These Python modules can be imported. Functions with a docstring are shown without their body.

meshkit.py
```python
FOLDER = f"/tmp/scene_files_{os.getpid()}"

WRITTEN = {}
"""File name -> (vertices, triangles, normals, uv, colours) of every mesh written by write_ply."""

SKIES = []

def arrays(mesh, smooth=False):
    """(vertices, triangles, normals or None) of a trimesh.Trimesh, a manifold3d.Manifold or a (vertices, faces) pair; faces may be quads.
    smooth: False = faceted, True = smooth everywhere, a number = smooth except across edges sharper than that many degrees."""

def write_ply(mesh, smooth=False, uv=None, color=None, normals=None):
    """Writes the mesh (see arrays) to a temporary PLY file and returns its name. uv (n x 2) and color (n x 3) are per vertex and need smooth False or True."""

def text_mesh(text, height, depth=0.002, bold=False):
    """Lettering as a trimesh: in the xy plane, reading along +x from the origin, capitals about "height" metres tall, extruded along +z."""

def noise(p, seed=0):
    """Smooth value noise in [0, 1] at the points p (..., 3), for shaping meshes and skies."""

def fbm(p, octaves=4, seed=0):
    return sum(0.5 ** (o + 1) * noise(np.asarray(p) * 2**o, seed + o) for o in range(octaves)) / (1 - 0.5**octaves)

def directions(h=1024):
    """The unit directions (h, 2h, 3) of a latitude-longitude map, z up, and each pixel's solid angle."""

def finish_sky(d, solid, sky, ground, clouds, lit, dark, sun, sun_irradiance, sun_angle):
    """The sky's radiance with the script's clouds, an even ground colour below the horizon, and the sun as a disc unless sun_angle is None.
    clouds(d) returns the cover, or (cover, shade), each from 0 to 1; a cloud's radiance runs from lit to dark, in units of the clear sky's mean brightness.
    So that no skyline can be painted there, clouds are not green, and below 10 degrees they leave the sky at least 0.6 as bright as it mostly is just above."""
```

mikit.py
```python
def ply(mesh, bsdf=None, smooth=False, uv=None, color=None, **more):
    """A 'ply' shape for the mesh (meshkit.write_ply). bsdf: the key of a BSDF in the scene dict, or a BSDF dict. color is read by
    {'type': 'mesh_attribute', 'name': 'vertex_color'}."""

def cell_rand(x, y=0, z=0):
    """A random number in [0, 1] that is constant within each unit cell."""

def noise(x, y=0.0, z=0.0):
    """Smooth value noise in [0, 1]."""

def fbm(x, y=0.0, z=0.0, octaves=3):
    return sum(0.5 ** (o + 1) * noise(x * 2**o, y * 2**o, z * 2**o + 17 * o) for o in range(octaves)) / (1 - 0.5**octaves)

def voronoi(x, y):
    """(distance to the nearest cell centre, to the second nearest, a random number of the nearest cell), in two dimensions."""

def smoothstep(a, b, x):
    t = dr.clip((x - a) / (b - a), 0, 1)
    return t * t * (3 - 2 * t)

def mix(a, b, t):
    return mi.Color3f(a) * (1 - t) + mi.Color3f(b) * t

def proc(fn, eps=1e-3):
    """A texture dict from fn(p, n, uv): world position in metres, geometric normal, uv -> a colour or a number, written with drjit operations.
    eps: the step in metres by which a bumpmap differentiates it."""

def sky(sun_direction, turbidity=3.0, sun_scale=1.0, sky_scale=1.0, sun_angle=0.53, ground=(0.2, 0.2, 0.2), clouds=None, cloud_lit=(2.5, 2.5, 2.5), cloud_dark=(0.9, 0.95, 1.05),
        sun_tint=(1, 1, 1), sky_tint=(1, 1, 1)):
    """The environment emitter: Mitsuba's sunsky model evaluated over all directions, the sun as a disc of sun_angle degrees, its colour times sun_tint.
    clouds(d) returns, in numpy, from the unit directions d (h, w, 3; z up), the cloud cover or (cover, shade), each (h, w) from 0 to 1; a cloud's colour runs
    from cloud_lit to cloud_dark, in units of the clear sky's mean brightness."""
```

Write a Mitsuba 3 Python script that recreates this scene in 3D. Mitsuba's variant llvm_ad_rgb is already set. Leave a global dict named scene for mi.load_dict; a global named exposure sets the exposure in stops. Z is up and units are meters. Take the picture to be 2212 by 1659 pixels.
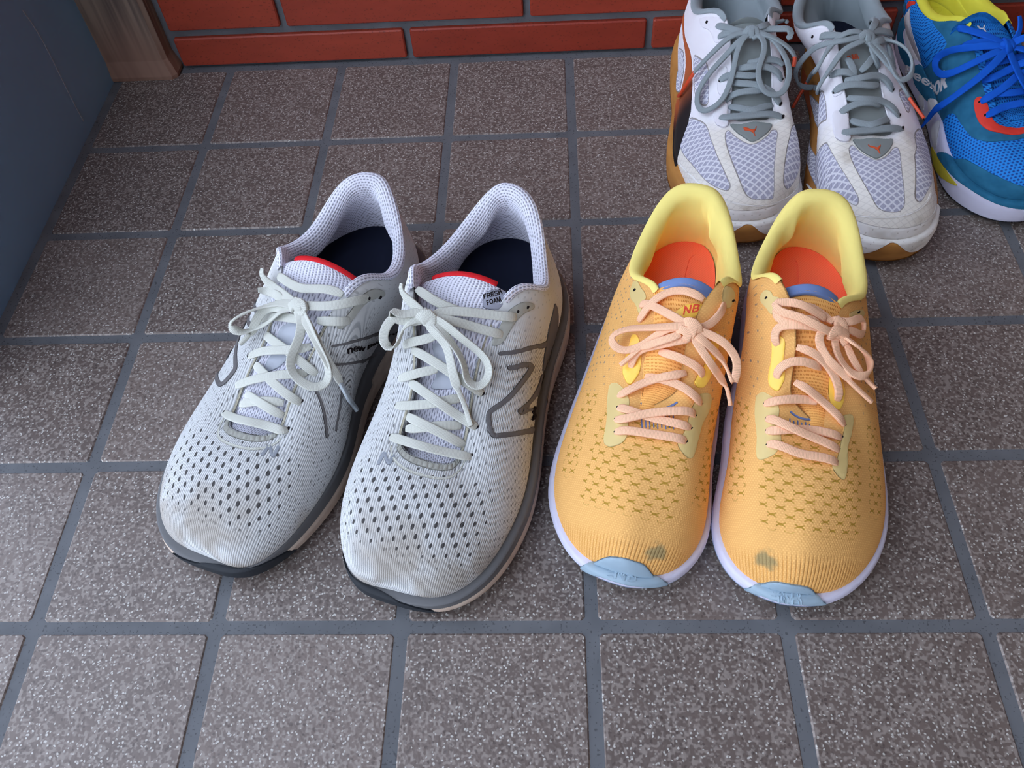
import math
import numpy as np
import drjit as dr
import mitsuba as mi
import trimesh
import shapely
from shapely.geometry import Polygon
from scipy.interpolate import CubicSpline, PchipInterpolator
from scipy.spatial import Delaunay
import mikit
import meshkit

T = mi.ScalarTransform4f
scene, labels = {}, {}

# ------------------------------------------------------------------ camera, daylight, exposure
EYE = np.array([0.32634, -0.74756, 0.49439])
FORWARD = np.array([-0.052878, 0.579112, -0.813532])
UP = np.array([0.018193, 0.815094, 0.579042])
scene['camera'] = {'type': 'perspective', 'fov': 62.9815, 'fov_axis': 'x', 'near_clip': 0.02, 'far_clip': 200.0,
                   'to_world': T().look_at(origin=EYE.tolist(), target=(EYE + FORWARD).tolist(), up=UP.tolist())}


def overcast(d):
    """an even bright overcast"""
    return np.full(d.shape[:2], 0.93), 0.15 + 0.25 * meshkit.fbm(d * 3.0, 3, seed=4)


scene['sky'] = mikit.sky((-0.75, -0.55, 0.6), turbidity=4.0, sun_scale=0.0, sky_scale=1.0, ground=(0.16, 0.16, 0.16), clouds=overcast,
                         cloud_lit=(1.30, 1.45, 1.75), cloud_dark=(0.95, 1.10, 1.35))
exposure = 4.45
# ------------------------------------------------------------------ materials
def rgb(r, g, b):
    """an sRGB colour (0..255) as a reflectance"""
    c = np.array([r, g, b]) / 255.0
    return [float(x) for x in np.where(c < .04045, c / 12.92, ((c + .055) / 1.055)**2.4)]


def tex(c):
    return c if isinstance(c, dict) else {'type': 'rgb', 'value': list(c)}


def mat(key, color, rough=.6, spec=.5, bump=None, bscale=.0005, two=True, **more):
    b = {'type': 'principled', 'base_color': tex(color), 'roughness': rough, 'specular': spec, **more}
    if bump is not None:
        b = {'type': 'bumpmap', 'nested': bump, 'scale': bscale, 'bsdf': b}
    scene[key] = {'type': 'twosided', 'bsdf': b} if two else b
    return key


def put(key, mesh, m, smooth=False, label=None, category=None, kind=None, group=None, **more):
    scene[key] = mikit.ply(mesh, m, smooth, **more)
    say(key, label, category, kind, group)
    return key


def say(key, label=None, category=None, kind=None, group=None):
    d = {k: v for k, v in dict(label=label, category=category, kind=kind, group=group).items() if v}
    if d:
        labels[key] = d


def f_tile(p, n, uv):
    cr = mikit.cell_rand(p.x / .115 + 40, p.y / .115 + 40, 3)
    wx = p.x + .0008 * mikit.noise(p.x * 900, p.y * 900, 1.0) + cr
    wy = p.y + .0008 * mikit.noise(p.x * 900, p.y * 900, 6.0)
    d1, d2, r = mikit.voronoi(wx / .0020, wy / .0020)
    soft = mikit.noise(p.x * 90, p.y * 90, 3.0)
    a = mikit.noise(wx * 720, wy * 720, 2.0)
    base = mikit.mix(rgb(99, 88, 84), rgb(111, 99, 94), cr) * (.88 + .22 * soft)
    col = mikit.mix(base, rgb(144, 135, 130), mikit.smoothstep(.40, .80, a) * .75)
    col = mikit.mix(col, rgb(196, 194, 190), mikit.smoothstep(.70, .84, r) * mikit.smoothstep(.50, .26, d1 + .25 * a) * .85)
    return mikit.mix(col, rgb(58, 48, 47), mikit.smoothstep(.14, .08, r) * mikit.smoothstep(.5, .3, d1) * .45)


def f_tile_bump(p, n, uv):
    return mikit.noise(p.x * 640, p.y * 640, 2.0) * .6 + mikit.noise(p.x * 1300, p.y * 1300, 5.0) * .4


def f_grout(p, n, uv):
    g = mikit.fbm(p.x * 60, p.y * 60, p.z * 60)
    s = mikit.noise(p.x * 900, p.y * 900, p.z * 900)
    c = mikit.mix(rgb(88, 91, 96), rgb(108, 111, 116), g)
    return mikit.mix(c, rgb(58, 58, 62), mikit.smoothstep(.76, .9, s) * .6)


def f_brick(p, n, uv):
    row = dr.floor((p.z - .037) / .068) + 1
    odd = row - 2 * dr.floor(row / 2)
    k = mikit.cell_rand(dr.floor((p.x - .1848 + .1194 * odd) / .239) + 20, row, 1)
    c = mikit.mix(rgb(142, 50, 34), rgb(160, 62, 42), k)
    g = mikit.fbm(p.x * 30, p.y * 30, p.z * 90)
    c = mikit.mix(c * .82, c * 1.12, g)
    return mikit.mix(c, rgb(84, 36, 30), mikit.smoothstep(.70, .88, mikit.noise(p.x * 700, p.y * 700, p.z * 700)) * .5)


def f_wood(p, n, uv):
    g = mikit.fbm((p.x + p.y) * 150, p.z * 6, 4.0)
    k = mikit.smoothstep(.35, .7, g)
    d = mikit.smoothstep(.02, .09, p.z + .02 * mikit.noise(p.x * 120, p.y * 80, 1.0))
    c = mikit.mix(rgb(98, 84, 78), rgb(140, 122, 108), k)
    return mikit.mix(rgb(150, 112, 96), c, d * .7 + .3)


def f_panel(p, n, uv):
    g = mikit.fbm(p.y * 9, p.z * 9, 1.0)
    return mikit.mix(rgb(112, 156, 194), rgb(126, 168, 204), g)


mat('m_tile', mikit.proc(f_tile), .42, .5, mikit.proc(f_tile_bump, 3e-4), .00018)
mat('m_grout', mikit.proc(f_grout), .75, .3)
mat('m_brick', mikit.proc(f_brick), .5, .4)
mat('m_wood', mikit.proc(f_wood), .7, .3)
mat('m_panel', mikit.proc(f_panel), .45, .45)
mat('m_plaster', rgb(128, 102, 78), .9, .2)
mat('m_scratch', rgb(150, 160, 172), .6, .3)

# ------------------------------------------------------------------ the porch: tiled floor, brick wall, dark panel, post
PX0, PY0 = -.12, .012


def plate(pts, z0, z1, ch):
    """a prism with a chamfered top over a convex outline (counter-clockwise)"""
    p = np.asarray(pts, float)
    q = np.array(Polygon(p).buffer(-ch, join_style=2).exterior.coords)[:-1]
    if len(q) != len(p):
        c = p.mean(0)
        q = c + (p - c) * (1 - ch / np.abs(p - c).max())
    else:
        if Polygon(q).exterior.is_ccw != Polygon(p).exterior.is_ccw:
            q = q[::-1]
        k = np.argmin(np.linalg.norm(q - p[0], axis=1))
        q = np.roll(q, -k, 0)
    n = len(p)
    v = np.vstack([np.c_[p, np.full(n, z0)], np.c_[p, np.full(n, z1 - ch)], np.c_[q, np.full(n, z1)], [[*p.mean(0), z1]]])
    f = []
    for i in range(n):
        j = (i + 1) % n
        for a, b in ((0, n), (n, 2 * n)):
            f += [[a + i, a + j, b + j], [a + i, b + j, b + i]]
        f.append([2 * n + i, 2 * n + j, 3 * n])
    return trimesh.Trimesh(v, f, process=False)


def rect(x0, x1, y0, y1, r):
    return [(x0 + r, y0), (x1 - r, y0), (x1, y0 + r), (x1, y1 - r), (x1 - r, y1), (x0 + r, y1), (x0, y1 - r), (x0, y0 + r)]


def box(x0, x1, y0, y1, z0, z1, ch=0):
    m = trimesh.creation.box((x1 - x0, y1 - y0, z1 - z0))
    m.apply_translation(((x0 + x1) / 2, (y0 + y1) / 2, (z0 + z1) / 2))
    return m


put('floor', box(-3.2, 2.2, -3.2, .1, -.08, -.0009), 'm_grout', label='grey mortar bed of the tiled porch floor', kind='structure')
rng = np.random.default_rng(5)
n_tile = 0
for j in range(0, 9):
    for i in range(-3, 11):
        x0, x1 = i * .115 + .0036, (i + 1) * .115 - .0036
        y1, y0 = -j * .115 - .0036, -(j + 1) * .115 + .0036
        if j == 0:
            y1 = .0035
        if i in (-2, -3) and j < 8:
            if i == -3:
                continue
            x0 = PX0 + .001
            if x1 - x0 < .004:
                continue
            continue
        dz = rng.uniform(-.0003, .0002)
        put('floor__tile' + (f'_{n_tile:03d}' if n_tile else ''), plate(rect(x0, x1, y0, y1, .0022), -.006, dz, .0013), 'm_tile')
        n_tile += 1

put('wall_back', box(-.35, 2.2, PY0 + .004, .16, -.05, 2.6), 'm_grout', label='mortar of the red brick wall behind the shoes', kind='structure')
n_brick = 0
for c in range(0, 9):
    z0 = .002 if c == 0 else .041 + (c - 1) * .068
    z1 = .0325 if c == 0 else z0 + .060
    off = .1882 if c % 2 == 0 else .0688
    for k in range(-2, 7):
        x0 = off + k * .239
        x1 = x0 + .2322
        x0 = max(x0, -.050)
        if x1 < x0 + .02 or x0 > 1.5:
            continue
        m = plate(rect(x0, x1, z0, z1, .0015), 0, .0075, .0012)
        m.apply_transform([[1, 0, 0, 0], [0, 0, -1, PY0 + .0065], [0, 1, 0, 0], [0, 0, 0, 1]])
        put('wall_back__brick' + (f'_{n_brick:03d}' if n_brick else ''), m, 'm_brick')
        n_brick += 1

# post in the corner: chamfered timber, slightly swollen foot
pz = np.array([0, .004, .012, .02, 2.5])
grow = np.array([.0035, .004, .0022, 0, 0])
ring = np.array(rect(PX0 - .012, -.0575, -.0045, .05, .004))
cen = ring.mean(0)
vv = np.vstack([np.c_[cen + (ring - cen) * (1 + g / .03), np.full(8, z)] for z, g in zip(pz, grow)])
ff = [[a * 8 + i, a * 8 + (i + 1) % 8, a * 8 + 8 + (i + 1) % 8] for a in range(4) for i in range(8)] + [[a * 8 + i, a * 8 + 8 + (i + 1) % 8, a * 8 + 8 + i] for a in range(4) for i in range(8)]
put('corner_post', trimesh.Trimesh(vv, ff, process=False), 'm_wood', label='weathered wooden post in the corner between dark panel and brick wall', category='post')

put('wall_left', box(-.16, PX0, -.40, .1, -.002, .30), 'm_panel', label='dark blue smooth panel along the left side of the floor', kind='structure')
put('wall_right', box(.98, 1.1, -1.9, .1, -.05, 2.6), 'm_plaster', label='brown wall to the right of the porch, out of view', kind='structure')
put('wall_front', box(.10, 1.1, -1.9, -1.8, -.05, 2.6), 'm_plaster', label='brown wall behind the camera, out of view', kind='structure')
put('ceiling', box(.08, 1.1, -1.9, .16, 1.8, 1.95), 'm_plaster', label='porch ceiling above the shoes, out of view', kind='structure')
# a long fine scratch on the panel
sp = np.array([(-.0854, .1237), (-.0817, .0899), (-.0856, .0453), (-.0874, .0123)])
q = np.linspace(0, 1, 14)
sy, sz = CubicSpline([0, .33, .75, 1], sp)(q).T
vv = np.vstack([np.c_[np.full(14, PX0 + .0003), sy - .0004, sz], np.c_[np.full(14, PX0 + .0003), sy + .0004, sz], np.c_[np.full(14, PX0 - .001), sy - .0004, sz], np.c_[np.full(14, PX0 - .001), sy + .0004, sz]])
ff = []
for i in range(13):
    for a, b in ((0, 14), (14, 42), (28, 0)):
        ff += [[a + i, b + i, b + i + 1], [a + i, b + i + 1, a + i + 1]]
put('wall_left__scratch', trimesh.Trimesh(vv, ff, process=False), 'm_scratch', label='pale scratch')
# ------------------------------------------------------------------ the form of a shoe
def pspline(y):
    y = np.asarray(y, float)
    return CubicSpline(np.arange(19.0), np.concatenate([y, y[:1]]), bc_type='periodic')


def unit(v):
    return v / np.maximum(np.linalg.norm(v, axis=-1, keepdims=True), 1e-12)


def ss(a, b, x):
    t = np.clip((np.asarray(x, float) - a) / (b - a), 0, 1)
    return t * t * (3 - 2 * t)


class Last:
    """The surfaces of one shoe in its own frame (a: heel to toe, b: to the wearer's left, z up; metres). Stations th run round the shoe:
    0 heel, 1..8 outer side, 9 toe tip, 10..17 inner side. side = +1 a left shoe, -1 a right one. t: -1 ground, 0 feather line, 1 top edge."""

    def __init__(s, P, side, pose):
        mm = lambda x: np.asarray(x, float) * 1e-3
        s.P, s.side, s.pose = P, side, pose
        W, Lg, H = P['width'], P['length'], P['height']
        s.out = pspline(mm(P['outline']) * [Lg, W])
        for n in ('zb', 'zs', 'inset', 'rise', 'lean', 'c2'):
            setattr(s, n, pspline(mm(P[n])))
        s.edge = pspline(mm(P['edge']) * [Lg, W, H])
        h = pose[2]
        e = np.array([math.cos(h), math.sin(h)])
        s.M = np.array([[e[0], -e[1] * side, 0], [e[1], e[0] * side, 0], [0, 0, 1.0]])
        s.o = np.array([pose[0], pose[1], 0.0])

    def world(s, p):
        return np.asarray(p) @ s.M.T + s.o

    def local(s, p):
        return (np.asarray(p) - s.o) @ s.M

    def n2(s, th):
        d = s.out(th, 1)
        return unit(np.stack([-d[:, 1], d[:, 0]], 1))

    def ring(s, th, inset, z):
        th = np.asarray(th, float)
        o = s.out(th) - s.n2(th) * np.broadcast_to(inset, th.shape)[:, None]
        return np.concatenate([o, np.broadcast_to(z, th.shape)[:, None]], 1)

    def pt(s, th, t):
        """the surface at stations th and heights t, point by point"""
        th, t = np.broadcast_arrays(np.asarray(th, float) % 18, np.asarray(t, float))
        sh = th.shape
        th, t = th.ravel(), t.ravel()
        F = s.ring(th, s.inset(th), s.zs(th))
        E = s.edge(th)
        n = s.n2(th)
        n3 = np.concatenate([n, 0 * n[:, :1]], 1)
        C1 = F + n3 * s.lean(th)[:, None] + np.array([0, 0, 1.0]) * s.rise(th)[:, None]
        C2 = E + s.c2(th)
        u = np.clip(t, 0, 1)[:, None]
        v = 1 - u
        up = v**3 * F + 3 * v * v * u * C1 + 3 * u * u * v * C2 + u**3 * E
        q = np.clip(-t, 0, 1)
        x = [0, .06, .13, .3, .6, .85, 1]
        ins = np.interp(q, x, [1, .45, 0, -.25, -.1, .2, 1])
        ins = np.where(ins > 0, ins * np.where(q < .5, s.inset(th), .004), -ins * -.004 * s.P.get('bulge', 1))
        fz = np.interp(q, x, [1, 1.0, .96, .75, .4, .12, 0])
        lo = s.ring(th, ins, s.zb(th) + (s.zs(th) - s.zb(th)) * fz)
        return np.where((t < 0)[:, None], lo, up).reshape(sh + (3,))

    def nrm(s, th, t):
        d = .02
        th, t = np.broadcast_arrays(np.asarray(th, float), np.asarray(t, float))
        du = s.pt(th + d, t) - s.pt(th - d, t)
        t2 = np.where(t < 0, np.clip(t, -.98, -.02), np.clip(t, .02, .97))
        dv = s.pt(th, t2 + .02) - s.pt(th, t2 - .02)
        return unit(np.cross(dv, du))

    def cap(s, th, w, arch=.003):
        """the ruled surface that closes the throat, stations 3..9, w 0..1 from the outer to the inner edge"""
        th, w = np.broadcast_arrays(np.asarray(th, float), np.asarray(w, float))
        c = s.edge(th) * (1 - w)[..., None] + s.edge(18 - th) * w[..., None]
        c[..., 2] += arch * 4 * w * (1 - w)
        return c

    def tongue(s, u, w, drop=0.0):
        """u 0 at the vamp .. 1 at the tongue's top, w -1..1 across"""
        u, w = np.broadcast_arrays(np.asarray(u, float), np.asarray(w, float))
        top = np.asarray(s.P['tongue'][:3]) * 1e-3
        wt = s.P['tongue'][3] * 1e-3
        k = .72
        uu = np.minimum(u / k, 1)
        th = 9 - (9 - 4.3) * uu
        mid = s.cap(th, 0 * th + .5)
        hw = np.linalg.norm(s.edge(th)[..., :2] - s.edge(18 - th)[..., :2], axis=-1) / 2 + .004
        mid[..., 2] -= s.P.get('sink', .0045)
        mid[..., 0] += .008 * (1 - ss(0, .25, u))
        m1 = s.cap(np.array([4.3, 4.6]), np.array([.5, .5]))
        tan = (m1[0] - m1[1]) / np.linalg.norm(m1[0] - m1[1])
        L = np.linalg.norm(top - m1[0])
        x = np.clip((u - k) / (1 - k), 0, 1)[..., None]
        p0 = m1[0] - [0, 0, s.P.get('sink', .0045)]
        ext = (1 - x)**2 * p0 + 2 * x * (1 - x) * (p0 + tan * L * .5) + x * x * top
        c = np.where((u > k)[..., None], ext, mid)
        hw = np.where(u > k, hw + (wt - hw) * ss(k, .86, u), hw)
        r = np.clip((u - .9) / .1, 0, 1)
        hw = hw * (1 - .16 * r**3)
        c = c.copy()
        c[..., 1] += hw * w
        c[..., 2] -= (.004 + .008 * ss(.5, 1, u)) * w * w + drop * (1 + .8 * ss(.6, .9, u))
        return c


def grid_faces(n, m, closed=True, flip=False):
    i, j = np.meshgrid(np.arange(n if closed else n - 1), np.arange(m - 1), indexing='ij')
    k = (i + 1) % n
    a, b, c, d = i * m + j, k * m + j, k * m + j + 1, i * m + j + 1
    f = np.concatenate([np.stack([a, c, b], -1).reshape(-1, 3), np.stack([a, d, c], -1).reshape(-1, 3)])
    return f[:, ::-1] if flip else f
# ------------------------------------------------------------------ measures of the four models (mm)
GREY = dict(
    outline=[(-6.2, -0.0), (10.8, 26.2), (49.0, 41.6), (94.6, 41.8), (139.6, 44.4), (190.1, 50.7), (229.4, 49.0), (261.8, 39.7), (283.4, 19.8), (286.2, -6.1), (281.0, -27.0), (259.9, -40.8), (227.9, -47.8), (185.1, -47.2), (140.2, -37.2), (95.0, -35.7), (49.4, -39.2), (9.3, -28.3)],
    zb=[6, 4, 1, 0, 0, 0, 2, 6, 9, 10, 9, 7, 3, 0, 0, 0, 1, 4],
    zs=[36, 36, 34, 31, 29, 27, 26, 23, 21, 20, 20, 22, 26, 27, 30, 33, 35, 36],
    inset=[7, 6, 5, 5, 5, 5, 5, 5, 5, 5, 2, 1, 1, 2, 3, 5, 5, 6],
    rise=[22, 22, 20, 20, 18, 16, 15, 16, 18, 20, 18, 16, 15, 16, 18, 20, 20, 22],
    lean=[3, 3, 3, 2, 2, 2, 3, 4, 4, 4, 5, 6, 5, 3, 2, 2, 3, 3],
    edge=[(8.2, -2.5, 97.9), (20.2, 15.3, 93.2), (50.2, 27.5, 74.0), (78.4, 32.5, 79.5), (98.3, 19.5, 91.3), (137.1, 10.2, 75.8), (171.3, 11.5, 62.5), (193.9, 12.2, 52.2), (207.2, 9.5, 52.4), (210.5, -0.8, 54.7), (208.8, -12.3, 55.4), (199.8, -20.2, 56.0), (180.5, -19.9, 64.2), (149.4, -23.2, 78.2), (108.9, -34.0, 99.2), (80.1, -40.1, 82.4), (44.8, -32.8, 73.0), (15.5, -16.2, 90.8)],
    c2=[(-3, 0, -25), (-2, 2, -24), (0, 5, -16), (0, 7, -14), (0, 14, -7), (2, 16, -4), (6, 20, -4), (22, 20, 0), (38, 10, 2), (42, -2, 2), (38, -12, 2), (22, -20, 0), (6, -20, -4), (2, -16, -4), (0, -14, -7), (0, -7, -14), (0, -5, -16), (-2, -2, -24)],
    length=0.9699,
    width=1.1549,
    height=1.0893,
    bulge=0.3,
    tongue=(94, -6, 106, 34),
    sink=0.0045,
    bed=0.017,
)
ORANGE = dict(
    outline=[(-1.4, -0.1), (6.8, 25.7), (43.2, 43.6), (94.0, 48.3), (138.0, 49.5), (189.5, 50.5), (229.9, 45.8), (259.1, 30.2), (273.9, 11.1), (277.4, -6.2), (274.8, -19.0), (260.9, -37.3), (228.0, -47.8), (184.9, -42.6), (139.2, -38.5), (95.1, -30.2), (45.6, -26.3), (12.5, -17.6)],
    zb=[5, 3, 1, 0, 0, 0, 2, 6, 10, 12, 11, 7, 3, 0, 0, 0, 1, 3],
    zs=[38, 37, 34, 30, 27, 24, 22, 21, 22, 24, 23, 21, 21, 23, 27, 31, 35, 37],
    inset=[5, 4, 3, 3, 3, 3, 3, 3, 4, 5, 4, 3, 3, 3, 3, 3, 3, 4],
    rise=[22, 22, 20, 20, 18, 16, 14, 15, 17, 19, 17, 15, 14, 16, 18, 20, 20, 22],
    lean=[3, 3, 3, 2, 2, 2, 2, 2, 2, 3, 2, 2, 2, 2, 2, 2, 3, 3],
    edge=[(13.6, 4.6, 96.0), (19.6, 22.1, 92.5), (46.7, 32.3, 76.9), (80.9, 31.8, 73.2), (100.5, 15.7, 82.9), (123.6, 6.9, 78.6), (143.9, 6.0, 69.5), (160.2, 5.9, 63.9), (172.4, 5.9, 62.4), (178.6, 0.6, 61.9), (175.2, -5.9, 64.1), (165.4, -13.2, 68.1), (148.3, -12.7, 75.1), (122.6, -13.7, 87.8), (93.8, -23.3, 93.2), (76.3, -30.6, 77.7), (46.4, -24.0, 76.7), (19.9, -9.7, 91.7)],
    c2=[(-3, 0, -25), (-2, 2, -24), (0, 5, -18), (0, 7, -16), (0, 13, -7), (2, 15, -4), (8, 18, -6), (30, 20, -3), (48, 10, -5), (55, -2, -5), (48, -12, -5), (30, -20, -3), (8, -18, -6), (2, -15, -4), (0, -13, -7), (0, -7, -16), (0, -5, -18), (-2, -2, -24)],
    length=0.9404,
    width=1.0738,
    height=1.1446,
    tongue=(97, -5, 106, 23),
    sink=0.003,
    bed=0.017,
)
WHITE = dict(
    outline=[(5.3, 0.0), (12.0, 22.0), (47.3, 38.3), (94.5, 43.1), (138.9, 47.8), (189.2, 56.8), (230.7, 53.5), (266.2, 43.8), (286.2, 20.1), (285.6, -6.1), (274.3, -19.7), (258.4, -33.0), (227.6, -37.8), (186.5, -33.4), (141.7, -24.0), (95.7, -17.8), (50.0, -18.2), (18.2, -13.1)],
    zb=[6, 4, 1, 0, 0, 0, 1, 3, 5, 6, 6, 4, 2, 0, 0, 0, 1, 4],
    zs=[36, 36, 34, 31, 29, 27, 26, 26, 27, 28, 27, 26, 26, 27, 30, 33, 35, 36],
    inset=[7, 6, 5, 5, 5, 5, 5, 4, 4, 4, 4, 4, 5, 5, 5, 5, 5, 6],
    rise=[22, 22, 20, 20, 18, 16, 15, 18, 21, 23, 21, 18, 15, 16, 18, 20, 20, 22],
    lean=[3, 3, 3, 2, 2, 2, 3, 2, 2, 2, 2, 2, 3, 3, 2, 2, 3, 3],
    edge=[(4.8, -2.4, 94.0), (13.3, 16.6, 87.7), (46.3, 26.2, 72.1), (83.5, 26.8, 76.8), (105.3, 12.5, 84.7), (144.3, 10.4, 72.9), (182.4, 13.2, 60.8), (201.4, 15.7, 56.2), (207.8, 7.3, 56.2), (208.2, -1.6, 57.3), (207.5, -10.5, 56.6), (200.9, -16.2, 58.7), (183.0, -17.0, 64.7), (145.8, -20.2, 76.6), (106.9, -23.0, 85.6), (86.9, -36.6, 75.3), (49.8, -38.3, 71.0), (15.1, -23.4, 87.5)],
    c2=[(-3, 0, -25), (-2, 2, -24), (0, 5, -16), (0, 7, -14), (0, 14, -7), (2, 16, -4), (6, 20, -4), (22, 20, 0), (36, 10, 2), (38, -2, 2), (36, -12, 2), (22, -20, 0), (6, -20, -4), (2, -16, -4), (0, -14, -7), (0, -7, -14), (0, -5, -16), (-2, -2, -24)],
    length=0.9668,
    width=1.0717,
    height=1.1447,
    tongue=(112, -5, 100, 24),
    sink=0.0045,
    bed=0.012,
)
BLUE = dict(
    outline=[(3.8, 0.0), (14.7, 17.2), (48.8, 25.4), (95.3, 27.6), (140.5, 33.3), (190.3, 46.5), (230.0, 48.9), (259.2, 32.5), (270.1, 10.4), (271.0, -6.8), (270.1, -16.7), (257.4, -30.5), (227.7, -39.5), (185.6, -39.9), (140.4, -34.0), (95.1, -31.1), (48.3, -31.1), (13.5, -19.8)],
    zb=[6, 4, 1, 0, 0, 0, 1, 3, 5, 6, 6, 4, 2, 0, 0, 0, 1, 4],
    zs=[36, 36, 34, 31, 29, 27, 26, 26, 27, 28, 27, 26, 26, 27, 30, 33, 35, 36],
    inset=[7, 3, 1, 1, 2, 3, 5, 4, 4, 4, 4, 4, 5, 5, 5, 5, 5, 6],
    rise=[22, 22, 20, 20, 18, 16, 15, 18, 21, 23, 21, 18, 15, 16, 18, 20, 20, 22],
    lean=[3, 8, 10, 10, 8, 5, 3, 2, 2, 2, 2, 2, 3, 3, 2, 2, 3, 3],
    edge=[(5.0, 0.1, 94.1), (13.9, 18.6, 88.1), (48.1, 28.0, 72.4), (86.6, 26.0, 74.6), (109.1, 15.3, 83.9), (147.1, 13.3, 75.8), (183.1, 15.7, 64.0), (199.9, 15.2, 58.4), (206.7, 7.1, 56.0), (208.1, -0.6, 56.9), (207.1, -7.9, 57.0), (199.6, -15.3, 59.8), (182.5, -19.3, 64.0), (146.0, -21.1, 74.0), (107.9, -23.0, 82.0), (85.9, -29.9, 75.0), (48.0, -29.8, 72.0), (14.0, -18.7, 88.0)],
    c2=[(-3, 0, -25), (-2, 2, -24), (0, 11, -16), (0, 13, -14), (0, 20, -7), (2, 16, -4), (6, 20, -4), (22, 20, 0), (36, 10, 2), (38, -2, 2), (36, -12, 2), (22, -20, 0), (6, -20, -4), (2, -16, -4), (0, -14, -7), (0, -7, -14), (0, -5, -16), (-2, -2, -24)],
    length=0.985,
    width=0.9239,
    height=1.0097,
    tongue=(112, 8, 95, 22),
    sink=0.0045,
    bed=0.012,
)
POSE = {'A': (0.201, -0.2811, -1.9392), 'B': (0.3014, -0.2976, -1.8237), 'C': (0.4346, -0.3049, -1.8859), 'D': (0.496, -0.3099, -1.6797), 'E': (0.4814, 0.0109, -1.5473), 'F': (0.5822, -0.0129, -1.611), 'G': (0.6731, 0.0126, -1.4622)}
# ------------------------------------------------------------------ building blocks on a shoe's surface
def place(L, v, f):
    w = L.world(v)
    return trimesh.Trimesh(w, f[:, ::-1] if L.side < 0 else f, process=False)


def strip(L, P, closed=True, caps=(False, False), flip=False):
    """a mesh from a grid of points (n, m, 3)"""
    n, m = P.shape[:2]
    v = P.reshape(-1, 3)
    f = [grid_faces(n, m, closed, flip)]
    for use, j, fl in ((caps[0], 0, True), (caps[1], m - 1, False)):
        if use:
            v = np.vstack([v, P[:, j].mean(0)])
            i = np.arange(n)
            t = np.stack([i * m + j, ((i + 1) % n) * m + j, np.full(n, len(v) - 1)], -1)
            f.append(t if fl ^ flip else t[:, ::-1])
    return place(L, v, np.vstack(f))


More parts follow.
